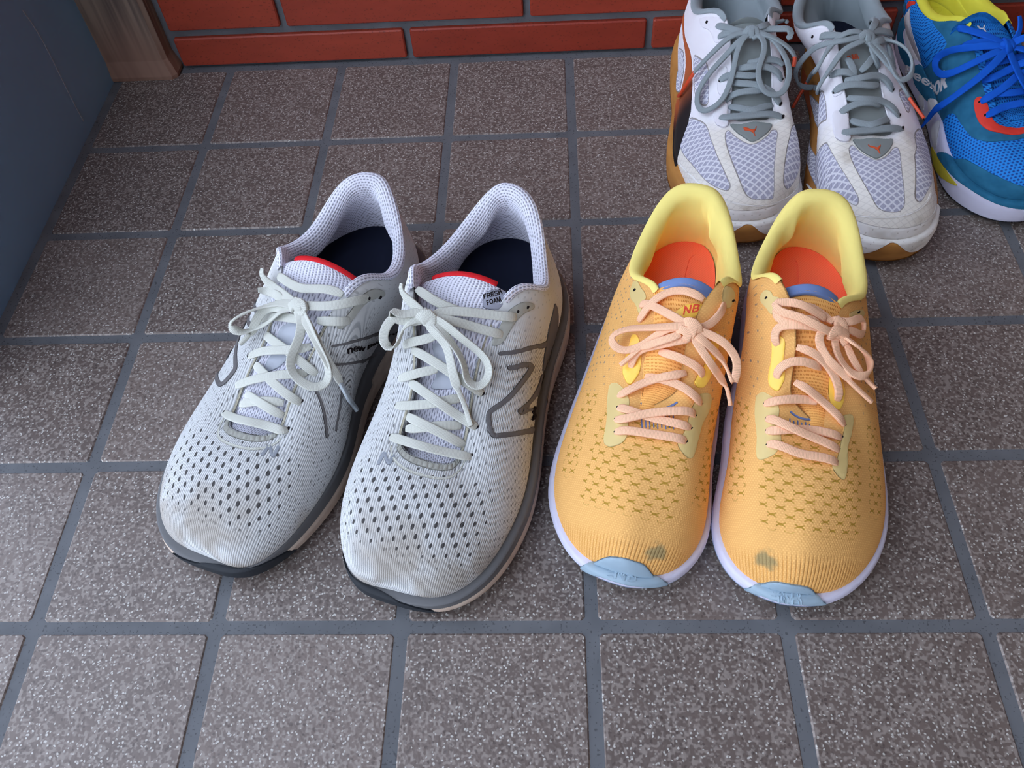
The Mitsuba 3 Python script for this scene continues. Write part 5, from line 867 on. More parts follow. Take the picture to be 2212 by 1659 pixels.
    ('A', 'knot', [(125.5, -6.3, 101.3, 0.5, 0.28, 0.82), (130.4, -12.3, 103.7, 0.5, 0.25, 0.83), (131.8, -12.9, 99.7, 0.51, 0.21, 0.83)], {'width': 7, 'thick': 2.6}),
    ('C', 'lace', [(187.9, 15.9, 64.3, 0.24, 0.38, 0.9), (188.1, 10.6, 69.2, 0.22, 0.23, 0.95), (187.7, -2.0, 71.9, 0.18, 0.12, 0.98), (187.1, -14.5, 73.2, 0.27, 0.06, 0.96), (186.0, -22.6, 72.3, 0.31, -0.12, 0.94), (184.8, -25.7, 68.8, 0.3, -0.29, 0.91)], {'width': 5.4, 'thick': 2.3}),
    ('C', 'lace', [(171.6, 18.5, 66.5, 0.15, 0.46, 0.88), (174.2, 13.2, 71.1, 0.17, 0.27, 0.95), (176.8, 0.5, 73.3, 0.15, 0.09, 0.98), (177.6, -12.2, 74.2, 0.23, 0.15, 0.96), (177.6, -21.9, 74.5, 0.29, -0.1, 0.95), (176.2, -26.4, 71.0, 0.22, -0.42, 0.88)], {'width': 5.4, 'thick': 2.3}),
    ('C', 'lace', [(179.4, 17.9, 65.4, 0.18, 0.46, 0.87), (181.1, 12.0, 71.4, 0.19, 0.24, 0.95), (175.5, -2.1, 75.6, 0.21, -0.35, 0.91), (171.9, -16.0, 78.6, 0.26, 0.15, 0.95), (169.3, -23.8, 77.6, 0.21, -0.32, 0.93), (167.8, -26.9, 72.3, 0.13, -0.58, 0.8)], {'width': 5.4, 'thick': 2.3}),
    ('C', 'lace', [(149.8, 6.9, 75.1, 0.34, 0.37, 0.86), (153.6, -3.2, 80.9, 0.28, 0.32, 0.91), (155.2, -13.9, 81.5, 0.42, -0.16, 0.89), (158.4, -22.8, 80.5, 0.21, -0.4, 0.89), (158.0, -28.8, 72.1, 0.13, -0.7, 0.7)], {'width': 5.4, 'thick': 2.3}),
    ('C', 'lace', [(162.7, 20.6, 66.7, 0.15, 0.52, 0.84), (163.0, 16.2, 73.0, 0.15, 0.41, 0.9), (156.3, 6.1, 77.8, 0.26, 0.38, 0.89), (152.5, -5.5, 83.6, 0.35, 0.27, 0.9), (146.6, -15.8, 83.3, 0.41, -0.01, 0.91)], {'width': 5.4, 'thick': 2.3}),
    ('C', 'lace', [(135.9, 2.3, 84.1, 0.5, 0.17, 0.85), (140.0, -6.4, 88.8, 0.49, 0.26, 0.83), (141.9, -16.7, 88.3, 0.45, -0.17, 0.87), (143.2, -23.5, 85.2, 0.35, -0.49, 0.8), (143.4, -25.7, 79.6, 0.31, -0.56, 0.77)], {'width': 5.4, 'thick': 2.3}),
    ('C', 'lace', [(144.7, 17.7, 73.0, 0.32, 0.3, 0.9), (142.9, 17.8, 76.8, 0.38, 0.27, 0.88), (138.2, 16.0, 81.0, 0.43, 0.22, 0.87), (135.5, 6.5, 88.1, 0.48, 0.36, 0.8), (134.0, -4.5, 94.4, 0.49, 0.35, 0.8), (130.5, -13.9, 96.2, 0.53, -0.17, 0.83)], {'width': 5.4, 'thick': 2.3}),
    ('C', 'lace', [(116.5, 20.5, 84.8, 0.32, 0.5, 0.8), (112.9, 18.0, 91.5, 0.33, 0.5, 0.8), (106.9, 12.2, 98.9, 0.32, 0.51, 0.8), (103.2, 4.8, 103.3, 0.22, 0.44, 0.87), (104.3, -6.2, 107.5, 0.2, 0.31, 0.93), (106.0, -15.2, 105.8, 0.34, 0.04, 0.94)], {'width': 5.4, 'thick': 2.3}),
    ('C', 'lace', [(105.6, 22.2, 87.2, 0.27, 0.62, 0.74), (108.2, 18.7, 93.0, 0.28, 0.54, 0.8), (114.5, 8.9, 98.0, 0.35, 0.44, 0.82), (120.7, -0.8, 101.3, 0.39, 0.5, 0.77), (125.9, -10.2, 102.7, 0.49, 0.09, 0.87)], {'width': 5.4, 'thick': 2.3}),
    ('C', 'lace', [(126.6, -14.7, 101.5, 0.51, -0.19, 0.84), (123.1, -19.7, 100.5, 0.47, -0.38, 0.8), (116.6, -24.5, 100.6, 0.4, -0.59, 0.7), (109.5, -27.4, 101.8, 0.33, -0.73, 0.6), (103.5, -27.9, 100.3, 0.3, -0.75, 0.6), (100.2, -27.6, 99.7, 0.29, -0.75, 0.6)], {'width': 5.4, 'thick': 2.3}),
    ('C', 'bow_loop', [(126.2, -11.1, 102.5, 0.49, 0.02, 0.87), (128.0, 1.6, 99.4, 0.41, 0.56, 0.72), (126.4, 16.2, 91.4, 0.38, 0.37, 0.84), (127.2, 28.3, 85.5, 0.21, 0.7, 0.69), (131.3, 33.8, 81.1, 0.14, 0.81, 0.56), (137.0, 29.5, 80.2, 0.22, 0.69, 0.69), (138.3, 19.7, 83.1, 0.39, 0.34, 0.86), (133.3, 10.8, 88.0, 0.47, 0.17, 0.86), (128.7, 2.6, 96.2, 0.48, 0.26, 0.84), (127.8, -8.0, 101.5, 0.48, 0.23, 0.85)], {'width': 5.2, 'thick': 2.1, 'twist': [0, -20, -30, -20, 10, 20, 10, -10, -10, 0]}),
    ('C', 'bow_loop', [(127.3, -14.8, 101.6, 0.51, -0.19, 0.84), (127.2, -26.2, 99.3, 0.38, -0.64, 0.67), (129.1, -35.3, 96.0, 0.14, -0.95, 0.3), (133.4, -41.7, 92.0, 0.14, -0.95, 0.3), (139.5, -44.5, 86.7, 0.14, -0.95, 0.3), (144.6, -43.9, 82.3, 0.15, -0.94, 0.32), (141.6, -41.2, 83.9, 0.15, -0.94, 0.32), (135.2, -35.4, 88.2, 0.15, -0.94, 0.32), (132.4, -24.9, 96.2, 0.39, -0.57, 0.72), (129.1, -17.0, 100.1, 0.51, -0.27, 0.82)], {'width': 5.2, 'thick': 2.1, 'twist': [0, -15, -35, -50, -60, -40, -20, -10, -5, 0]}),
    ('C', 'lace_end', [(130.9, -7.5, 98.9, 0.5, 0.23, 0.83), (134.8, 0.8, 95.3, 0.42, 0.56, 0.71), (136.1, 8.8, 89.4, 0.46, 0.42, 0.78), (137.0, 14.6, 84.7, 0.45, 0.19, 0.87)], {'width': 5.2, 'thick': 2.1}),
    ('C', 'lace_end__aglet', [(136.4, 13.9, 85.2, 0.45, 0.19, 0.87), (141.3, 18.5, 81.2, 0.41, 0.27, 0.87), (147.0, 24.0, 76.4, 0.36, 0.38, 0.85)], {'width': 3, 'thick': 2.4, 'mat': 'm_lace_o'}),
    ('C', 'lace_end', [(130.7, -15.3, 98.8, 0.52, -0.21, 0.83), (136.2, -21.6, 95.7, 0.45, -0.39, 0.8), (141.2, -30.5, 88.5, 0.24, -0.79, 0.56), (140.4, -37.7, 76.1, 0.07, -0.97, 0.21), (144.2, -42.2, 73.4, 0.07, -0.97, 0.21)], {'width': 5.2, 'thick': 2.1, 'twist': [0, -10, -20, -20, 0]}),
    ('C', 'lace_end__aglet', [(143.4, -41.4, 73.9, 0.07, -0.97, 0.21), (147.6, -44.0, 71.0, 0.07, -0.97, 0.21), (151.5, -46.0, 68.2, 0.07, -0.97, 0.21)], {'width': 3, 'thick': 2.4, 'mat': 'm_lace_o'}),
    ('C', 'knot', [(124.4, -8.6, 102.2, 0.48, 0.16, 0.86), (125.2, -11.2, 104.9, 0.49, 0.09, 0.87), (126.2, -15.4, 104.0, 0.51, -0.19, 0.84), (128.3, -17.3, 101.0, 0.5, -0.28, 0.82)], {'width': 6.4, 'thick': 3.4}),
    ('C', 'knot', [(129.2, -5.2, 98.7, 0.48, 0.29, 0.83), (129.3, -8.5, 101.7, 0.49, 0.16, 0.86), (131.1, -11.8, 100.7, 0.52, 0.01, 0.85), (133.1, -11.5, 97.7, 0.53, 0.01, 0.85)], {'width': 5.6, 'thick': 3.2}),
    ('C', 'knot', [(122.7, -13.1, 103.4, 0.49, -0.05, 0.87), (128.4, -13.7, 103.4, 0.52, -0.06, 0.86), (131.4, -12.7, 98.7, 0.53, -0.06, 0.85)], {'width': 6.4, 'thick': 2.6}),
    ('D', 'lace', [(185.3, -27.2, 68.0, 0.28, -0.4, 0.87), (186.9, -23.3, 71.9, 0.31, -0.15, 0.94), (191.4, -10.9, 71.9, 0.24, 0.06, 0.97), (192.1, 2.6, 70.1, 0.2, 0.12, 0.97), (192.4, 9.6, 67.9, 0.25, 0.24, 0.94), (191.7, 12.5, 64.5, 0.24, 0.27, 0.93)], {'width': 5.4, 'thick': 2.3}),
    ('D', 'lace', [(177.0, -27.5, 70.1, 0.2, -0.52, 0.83), (178.8, -24.1, 74.0, 0.27, -0.19, 0.94), (177.5, -14.1, 74.5, 0.25, 0.12, 0.96), (175.6, -1.8, 72.6, 0.22, -0.4, 0.89), (176.4, 10.2, 71.1, 0.17, 0.18, 0.97), (175.9, 15.7, 67.1, 0.17, 0.34, 0.92)], {'width': 5.4, 'thick': 2.3}),
    ('D', 'lace', [(169.5, -27.4, 71.6, 0.13, -0.63, 0.76), (173.6, -23.6, 77.0, 0.25, -0.18, 0.95), (179.3, -11.1, 76.6, 0.22, 0.18, 0.96), (182.2, 1.5, 73.0, 0.15, 0.08, 0.99), (184.1, 9.7, 70.2, 0.2, 0.2, 0.96), (183.8, 13.7, 66.2, 0.21, 0.28, 0.94)], {'width': 5.4, 'thick': 2.3}),
    ('D', 'lace', [(159.5, -28.1, 72.4, 0.12, -0.7, 0.7), (161.4, -24.1, 78.8, 0.18, -0.44, 0.88), (159.4, -12.2, 79.7, 0.46, -0.12, 0.88), (158.4, 1.2, 76.7, 0.08, 0.42, 0.9)], {'width': 5.4, 'thick': 2.3}),
    ('D', 'lace', [(148.8, -11.7, 81.9, 0.42, 0.0, 0.91), (154.1, -5.2, 83.1, 0.31, 0.33, 0.89), (158.9, 5.0, 77.4, 0.24, 0.34, 0.91), (164.7, 12.6, 74.3, 0.16, 0.3, 0.94), (166.9, 18.1, 67.5, 0.15, 0.47, 0.87)], {'width': 5.4, 'thick': 2.3}),
    ('D', 'lace', [(146.0, -21.8, 80.7, 0.32, -0.4, 0.86), (143.5, -21.8, 85.6, 0.38, -0.36, 0.85), (140.6, -16.4, 90.2, 0.49, -0.13, 0.86), (139.7, -7.1, 90.5, 0.5, 0.27, 0.82), (137.3, 3.6, 83.0, 0.49, 0.24, 0.84)], {'width': 5.4, 'thick': 2.3}),
    ('D', 'lace', [(130.4, -11.7, 92.3, 0.53, 0.01, 0.85), (134.1, -3.2, 92.7, 0.48, 0.4, 0.78), (138.2, 6.7, 86.4, 0.47, 0.36, 0.81), (144.9, 13.1, 79.5, 0.35, 0.25, 0.9), (150.4, 14.6, 76.0, 0.25, 0.31, 0.92), (153.4, 14.0, 71.9, 0.2, 0.24, 0.95)], {'width': 5.4, 'thick': 2.3}),
    ('D', 'lace', [(127.8, -22.0, 89.8, 0.45, -0.43, 0.78), (125.6, -24.6, 93.8, 0.42, -0.54, 0.73), (121.7, -23.6, 98.0, 0.43, -0.52, 0.74), (121.7, -16.4, 102.2, 0.5, -0.19, 0.84), (121.4, -5.2, 102.0, 0.43, 0.35, 0.83), (120.4, 3.8, 98.3, 0.43, 0.36, 0.83)], {'width': 5.4, 'thick': 2.3}),
    ('D', 'bow_loop', [(121.8, 8.5, 97.9, 0.4, 0.48, 0.78), (122.6, -5.4, 106.1, 0.4, 0.4, 0.82), (118.9, -17.0, 108.1, 0.45, -0.04, 0.89), (114.5, -24.5, 107.0, 0.41, -0.52, 0.75), (111.0, -26.2, 107.4, 0.37, -0.62, 0.69), (110.5, -21.2, 109.4, 0.41, -0.37, 0.83), (113.1, -8.9, 109.3, 0.31, 0.28, 0.91), (115.4, 3.2, 102.6, 0.36, 0.3, 0.88)], {'width': 5.2, 'thick': 2.1, 'twist': [0, -25, -35, -30, 0, 10, 0, 0]}),
    ('D', 'lace', [(110.4, -24.9, 105.1, 0.38, -0.6, 0.71), (114.2, -25.2, 102.7, 0.39, -0.58, 0.72), (118.6, -21.6, 102.3, 0.45, -0.43, 0.78), (119.7, -12.8, 104.5, 0.46, 0.02, 0.89), (120.8, -0.3, 101.9, 0.4, 0.53, 0.75)], {'width': 5.2, 'thick': 2.1, 'twist': [20, 20, 10, 0, 0]}),
    ('D', 'lace', [(108.6, -9.2, 105.3, 0.31, 0.23, 0.92), (110.3, -2.7, 104.4, 0.31, 0.41, 0.86), (113.3, 4.5, 101.0, 0.36, 0.38, 0.85), (116.1, 8.4, 100.4, 0.36, 0.51, 0.79)], {'width': 5.4, 'thick': 2.3}),
    ('D', 'bow_loop', [(113.3, 14.0, 98.4, 0.32, 0.46, 0.83), (110.3, 22.1, 96.5, 0.19, 0.7, 0.69), (103.4, 31.2, 86.4, 0.11, 0.84, 0.53), (107.2, 31.5, 84.0, 0.11, 0.83, 0.55), (114.9, 23.3, 91.2, 0.23, 0.69, 0.69), (116.5, 16.8, 94.8, 0.3, 0.52, 0.8)], {'width': 5.2, 'thick': 2.1, 'twist': [0, -15, -30, -30, -10, 0]}),
    ('D', 'bow_loop', [(121.4, 16.3, 93.8, 0.34, 0.46, 0.82), (126.5, 24.7, 91.2, 0.21, 0.72, 0.67), (126.5, 34.6, 77.7, 0.09, 0.87, 0.49), (136.0, 32.4, 78.9, 0.13, 0.83, 0.55), (140.3, 24.2, 81.6, 0.28, 0.56, 0.78), (136.1, 16.4, 85.6, 0.43, 0.29, 0.86), (128.4, 11.2, 91.3, 0.46, 0.23, 0.86), (122.4, 10.4, 94.3, 0.43, 0.26, 0.86)], {'width': 5.2, 'thick': 2.1, 'twist': [-20, -45, -60, -40, 0, 20, 20, 0]}),
    ('D', 'lace_end', [(121.5, 5.1, 98.8, 0.42, 0.42, 0.8), (127.1, -0.2, 99.2, 0.41, 0.56, 0.72), (132.0, 2.3, 93.7, 0.5, 0.25, 0.83), (137.5, 8.3, 88.8, 0.46, 0.42, 0.78), (140.3, 15.9, 83.0, 0.42, 0.25, 0.87), (144.1, 21.2, 79.4, 0.37, 0.36, 0.86)], {'width': 5.2, 'thick': 2.1, 'twist': [0, 20, 30, 30, 20, 0]}),
    ('D', 'lace_end__aglet', [(143.4, 20.0, 80.2, 0.37, 0.36, 0.86), (147.5, 27.1, 75.8, 0.27, 0.58, 0.77), (151.1, 34.8, 70.7, 0.14, 0.8, 0.59)], {'width': 3, 'thick': 2.4, 'mat': 'm_lace_o'}),
    ('D', 'lace_end', [(122.8, 17.8, 90.3, 0.36, 0.46, 0.81), (128.7, 20.9, 86.5, 0.32, 0.52, 0.79), (133.9, 25.4, 81.8, 0.25, 0.62, 0.74), (138.0, 29.6, 78.5, 0.19, 0.73, 0.66)], {'width': 4.6, 'thick': 2.0, 'twist': [0, 20, 20, 0]}),
    ('D', 'lace_end__aglet', [(136.5, 28.5, 79.2, 0.22, 0.69, 0.69), (139.0, 34.0, 73.8, 0.12, 0.81, 0.57), (142.6, 37.7, 72.6, 0.12, 0.81, 0.57)], {'width': 3, 'thick': 2.4, 'mat': 'm_lace_o'}),
    ('D', 'knot', [(124.5, 7.5, 95.8, 0.4, 0.47, 0.79), (123.1, 8.0, 99.4, 0.4, 0.48, 0.78), (120.5, 13.5, 97.6, 0.35, 0.42, 0.83), (121.8, 16.6, 93.4, 0.34, 0.46, 0.82), (124.0, 13.9, 91.5, 0.4, 0.33, 0.85)], {'width': 6.4, 'thick': 3.4}),
    ('D', 'knot', [(115.5, 8.4, 100.6, 0.36, 0.51, 0.79), (114.3, 11.8, 100.3, 0.34, 0.39, 0.85), (116.3, 14.7, 98.7, 0.34, 0.48, 0.81), (119.1, 15.1, 96.1, 0.34, 0.48, 0.81)], {'width': 5.6, 'thick': 3.2}),
    ('D', 'knot', [(113.2, 10.5, 99.7, 0.36, 0.51, 0.79), (118.8, 11.8, 98.8, 0.37, 0.38, 0.85), (122.8, 11.0, 94.1, 0.42, 0.3, 0.86)], {'width': 6, 'thick': 2.6}),
    ('E', 'lace', [(192.7, 26.1, 63.3, 0.08, 0.37, 0.93), (197.1, 22.2, 67.3, 0.12, 0.11, 0.99), (200.7, 2.2, 70.5, 0.24, 0.08, 0.97), (199.6, -17.1, 69.0, 0.21, 0.25, 0.94), (199.9, -23.0, 66.3, 0.2, 0.04, 0.98)], {'width': 5.8, 'thick': 2.6}),
    ('E', 'lace', [(183.8, 16.1, 67.2, 0.26, 0.04, 0.97), (191.5, 9.0, 70.6, 0.24, 0.26, 0.94), (195.0, 1.3, 71.0, 0.29, 0.11, 0.95), (196.3, -6.8, 69.3, 0.33, -0.05, 0.94)], {'width': 5.8, 'thick': 2.6}),
    ('E', 'lace', [(188.5, -16.1, 69.9, 0.37, -0.2, 0.91), (194.2, -6.6, 72.1, 0.34, -0.02, 0.94), (196.7, 2.8, 71.5, 0.28, 0.11, 0.95), (194.6, 9.1, 68.1, 0.26, 0.24, 0.93)], {'width': 5.8, 'thick': 2.6}),
    ('E', 'lace', [(179.0, 20.5, 67.4, 0.21, 0.26, 0.94), (177.5, 13.8, 72.9, 0.24, 0.43, 0.87), (179.2, 3.0, 77.3, 0.3, 0.21, 0.93), (178.7, -8.5, 76.7, 0.35, -0.04, 0.94)], {'width': 5.8, 'thick': 2.6}),
    ('E', 'lace', [(162.7, 12.4, 74.5, 0.28, 0.43, 0.86), (173.9, -0.7, 79.8, 0.32, 0.17, 0.93), (179.1, -12.1, 78.5, 0.36, -0.08, 0.93), (183.8, -18.9, 74.6, 0.34, -0.08, 0.94), (187.8, -22.5, 69.5, 0.25, -0.15, 0.96)], {'width': 5.8, 'thick': 2.6}),
    ('E', 'lace', [(159.0, 21.3, 72.9, 0.29, 0.33, 0.9), (159.4, 17.6, 77.6, 0.32, 0.26, 0.91), (163.1, 7.3, 81.3, 0.3, 0.35, 0.89), (165.2, -6.3, 81.5, 0.34, 0.07, 0.94)], {'width': 5.8, 'thick': 2.6}),
    ('E', 'lace', [(154.2, 7.6, 80.8, 0.31, 0.39, 0.87), (159.5, -5.0, 86.1, 0.34, 0.12, 0.93), (161.9, -18.5, 84.4, 0.36, -0.17, 0.92), (164.5, -24.2, 81.2, 0.34, -0.42, 0.84), (164.9, -26.7, 75.9, 0.32, -0.47, 0.82)], {'width': 5.8, 'thick': 2.6}),
    ('E', 'lace', [(151.7, -1.1, 84.5, 0.34, 0.21, 0.92), (154.1, -13.9, 87.4, 0.36, -0.07, 0.93), (153.4, -24.3, 85.6, 0.33, -0.41, 0.85), (156.5, -28.6, 83.2, 0.33, -0.41, 0.85)], {'width': 5.8, 'thick': 2.6}),
    ('E', 'lace', [(108.3, 18.7, 91.1, 0.24, 0.61, 0.76), (116.5, 14.4, 95.0, 0.3, 0.4, 0.87), (125.6, 6.3, 96.9, 0.34, 0.3, 0.89), (132.4, -1.2, 98.6, 0.35, 0.18, 0.92)], {'width': 5.8, 'thick': 2.6}),
    ('E', 'lace', [(121.0, 18.5, 87.3, 0.27, 0.5, 0.82), (122.5, 15.6, 92.2, 0.31, 0.41, 0.86), (127.5, 8.2, 94.9, 0.35, 0.35, 0.87), (133.1, -0.6, 97.0, 0.35, 0.19, 0.92)], {'width': 5.8, 'thick': 2.6}),
    ('E', 'lace', [(130.1, -7.9, 100.4, 0.33, 0.02, 0.94), (125.4, -17.3, 100.2, 0.29, -0.18, 0.94), (98.9, -34.6, 85.6, 0.48, -0.87, -0.11), (99.9, -40.7, 87.2, 0.48, -0.87, -0.11), (101.4, -42.6, 85.8, 0.48, -0.87, -0.11)], {'width': 5.8, 'thick': 2.6}),
    ('E', 'lace', [(131.8, -8.5, 99.8, 0.34, -0.02, 0.94), (129.1, -18.8, 98.8, 0.3, -0.22, 0.93), (131.6, -29.2, 100.1, 0.3, -0.22, 0.93), (133.9, -35.1, 99.5, 0.3, -0.22, 0.93), (136.5, -35.1, 95.5, 0.3, -0.22, 0.93), (136.7, -33.1, 94.1, 0.3, -0.22, 0.93)], {'width': 5.8, 'thick': 2.6}),
    ('E', 'bow_loop', [(134.0, -6.8, 98.8, 0.35, 0.04, 0.94), (141.3, -12.4, 97.4, 0.35, -0.09, 0.93), (151.6, -12.1, 93.4, 0.36, -0.08, 0.93), (163.3, -7.4, 87.7, 0.35, 0.02, 0.94), (175.4, -6.5, 82.6, 0.35, 0.02, 0.94), (184.7, -11.8, 78.6, 0.36, -0.14, 0.92), (185.1, -21.0, 77.5, 0.31, -0.25, 0.92), (176.6, -28.3, 81.7, 0.31, -0.25, 0.92), (164.8, -30.0, 88.2, 0.31, -0.25, 0.92), (152.1, -26.2, 93.6, 0.32, -0.27, 0.91), (139.8, -19.4, 97.3, 0.32, -0.27, 0.91), (133.5, -9.8, 99.2, 0.34, -0.02, 0.94)], {'width': 4.7, 'thick': 2.4}),
    ('E', 'bow_loop', [(133.8, -1.8, 98.2, 0.35, 0.14, 0.93), (144.4, 6.8, 92.7, 0.35, 0.33, 0.88), (157.3, 11.1, 85.6, 0.31, 0.39, 0.87), (174.4, 17.5, 76.5, 0.3, 0.2, 0.93), (185.8, 27.2, 70.6, 0.19, 0.39, 0.9), (185.8, 36.5, 65.9, 0.16, 0.56, 0.81), (176.3, 40.3, 65.3, 0.14, 0.64, 0.75), (163.5, 37.4, 70.5, 0.14, 0.66, 0.74), (153.9, 28.2, 79.3, 0.24, 0.53, 0.82), (144.3, 14.8, 88.9, 0.36, 0.26, 0.9), (137.7, 4.4, 96.1, 0.36, 0.28, 0.89), (134.5, -1.7, 97.9, 0.36, 0.14, 0.92)], {'width': 4.7, 'thick': 2.4}),
    ('E', 'lace_end', [(132.4, -1.2, 98.6, 0.35, 0.18, 0.92), (132.2, 11.0, 95.9, 0.34, 0.39, 0.85), (136.8, 22.9, 88.3, 0.26, 0.5, 0.82), (142.0, 34.7, 78.1, 0.07, 0.79, 0.61), (145.1, 40.5, 72.7, -0.04, 0.87, 0.48)], {'width': 4.7, 'thick': 2.4}),
    ('E', 'lace_end__aglet', [(144.5, 39.7, 73.6, -0.02, 0.88, 0.48), (145.2, 44.7, 63.3, -0.11, 0.94, 0.32), (121.1, 45.2, 34.5, 0.03, 0.09, 1.0)], {'width': 3, 'thick': 2.6, 'mat': 'm_agletorange'}),
    ('E', 'lace_end', [(135.2, -10.4, 98.6, 0.34, -0.01, 0.94), (141.2, -21.1, 98.4, 0.28, -0.52, 0.81), (146.5, -30.0, 94.7, 0.28, -0.52, 0.81), (150.8, -35.4, 91.0, 0.28, -0.52, 0.81), (153.6, -37.4, 87.8, 0.28, -0.52, 0.81)], {'width': 4.7, 'thick': 2.4}),
    ('E', 'lace_end__aglet', [(152.9, -37.0, 88.6, 0.28, -0.52, 0.81), (155.3, -37.3, 85.2, 0.28, -0.52, 0.81), (157.2, -36.8, 82.3, 0.28, -0.52, 0.81)], {'width': 3, 'thick': 2.6, 'mat': 'm_agletorange'}),
    ('E', 'knot', [(133.7, 0.2, 96.6, 0.36, 0.19, 0.92), (131.4, -1.7, 100.8, 0.34, 0.13, 0.93), (131.6, -6.8, 101.4, 0.33, 0.03, 0.94), (135.0, -8.2, 98.6, 0.34, 0.03, 0.94), (136.5, -4.6, 96.5, 0.36, 0.1, 0.93)], {'width': 5.4, 'thick': 3.4}),
    ('E', 'knot', [(126.5, -3.4, 100.1, 0.34, 0.12, 0.93), (134.1, -4.2, 100.7, 0.35, 0.08, 0.93), (136.3, -3.9, 96.4, 0.36, 0.14, 0.92)], {'width': 5, 'thick': 2.8}),
    ('F', 'lace', [(198.3, -25.7, 66.2, 0.17, -0.28, 0.95), (200.8, -20.7, 69.5, 0.2, 0.16, 0.97), (200.7, -6.8, 70.5, 0.29, -0.08, 0.96), (196.1, 13.2, 68.9, 0.2, 0.38, 0.9), (191.2, 23.7, 64.2, 0.12, 0.22, 0.97)], {'width': 5.8, 'thick': 2.6}),
    ('F', 'lace', [(187.8, -15.9, 70.2, 0.36, -0.2, 0.91), (193.7, -8.9, 71.6, 0.34, -0.08, 0.94), (195.5, -1.2, 71.2, 0.29, 0.11, 0.95), (194.1, 4.9, 69.2, 0.27, 0.2, 0.94)], {'width': 5.8, 'thick': 2.6}),
    ('F', 'lace', [(184.3, 13.4, 68.1, 0.2, 0.41, 0.89), (192.6, 4.4, 71.9, 0.26, 0.21, 0.94), (196.5, -3.3, 72.0, 0.3, 0.06, 0.95), (195.7, -8.6, 69.3, 0.33, -0.1, 0.94)], {'width': 5.8, 'thick': 2.6}),
    ('F', 'lace', [(183.7, -25.6, 69.8, 0.27, -0.36, 0.89), (180.4, -18.9, 75.8, 0.37, -0.18, 0.91), (178.1, -7.5, 79.1, 0.34, 0.07, 0.94), (175.1, 7.1, 74.2, 0.27, 0.35, 0.9)], {'width': 5.8, 'thick': 2.6}),
    ('F', 'lace', [(169.2, -16.7, 77.4, 0.37, -0.18, 0.91), (175.0, -1.5, 79.7, 0.31, 0.22, 0.93), (173.8, 12.7, 74.9, 0.3, 0.16, 0.94), (177.4, 18.5, 71.9, 0.26, 0.27, 0.93), (178.6, 23.0, 66.8, 0.2, 0.31, 0.93)], {'width': 5.8, 'thick': 2.6}),
    ('F', 'lace', [(162.7, -26.8, 76.7, 0.31, -0.51, 0.8), (162.3, -21.2, 82.7, 0.37, -0.19, 0.91), (163.0, -7.0, 84.6, 0.34, 0.12, 0.93), (156.3, 7.5, 80.1, 0.3, 0.39, 0.87)], {'width': 5.8, 'thick': 2.6}),
    ('F', 'lace', [(155.5, -18.2, 83.7, 0.36, -0.12, 0.92), (156.5, -3.4, 87.1, 0.34, 0.21, 0.92), (152.0, 11.4, 82.9, 0.35, 0.2, 0.92), (154.7, 16.4, 79.7, 0.32, 0.31, 0.9), (156.4, 20.3, 74.1, 0.29, 0.33, 0.9)], {'width': 5.8, 'thick': 2.6}),
    ('F', 'lace', [(147.7, -28.1, 81.4, 0.25, -0.7, 0.67), (150.1, -23.1, 87.1, 0.36, -0.22, 0.91), (151.2, -17.1, 87.8, 0.36, -0.08, 0.93), (153.4, -11.1, 85.1, 0.35, 0.02, 0.94)], {'width': 5.8, 'thick': 2.6}),
    ('F', 'lace', [(138.0, -15.6, 90.8, 0.36, -0.08, 0.93), (147.3, -13.0, 89.6, 0.36, 0.02, 0.93), (153.0, -11.0, 85.2, 0.35, 0.02, 0.94)], {'width': 5.8, 'thick': 2.6}),
    ('F', 'lace', [(133.7, 4.7, 89.7, 0.35, 0.33, 0.88), (145.3, -1.6, 89.3, 0.35, 0.25, 0.9), (148.9, -6.4, 86.5, 0.35, 0.12, 0.93)], {'width': 5.8, 'thick': 2.6}),
    ('F', 'lace', [(104.8, -30.3, 88.2, 0.18, -0.96, 0.21), (115.5, -28.0, 97.3, 0.17, -0.7, 0.7), (122.3, -17.3, 100.6, 0.29, -0.13, 0.95), (126.1, -5.0, 101.2, 0.33, 0.17, 0.93)], {'width': 5.8, 'thick': 2.6}),
    ('F', 'lace', [(119.1, 2.2, 103.0, 0.29, 0.27, 0.92), (110.6, 7.1, 103.7, 0.15, 0.26, 0.95), (62.3, 28.3, 79.3, 0.14, -0.94, -0.33), (62.9, 31.1, 81.3, 0.11, -0.93, -0.35)], {'width': 5.8, 'thick': 2.6}),
    ('F', 'lace', [(121.3, 3.5, 102.0, 0.31, 0.32, 0.89), (115.6, 10.1, 100.3, 0.28, 0.39, 0.88), (112.8, 15.6, 98.1, 0.21, 0.61, 0.76), (97.8, 25.5, 86.9, 0.18, 0.79, 0.59)], {'width': 5.8, 'thick': 2.6}),
    ('F', 'lace', [(127.9, 1.6, 99.3, 0.34, 0.3, 0.89), (122.3, 12.4, 96.4, 0.29, 0.44, 0.85), (113.5, 22.1, 90.3, 0.13, 0.76, 0.64), (115.1, 24.9, 89.6, 0.13, 0.76, 0.64)], {'width': 5.8, 'thick': 2.6}),
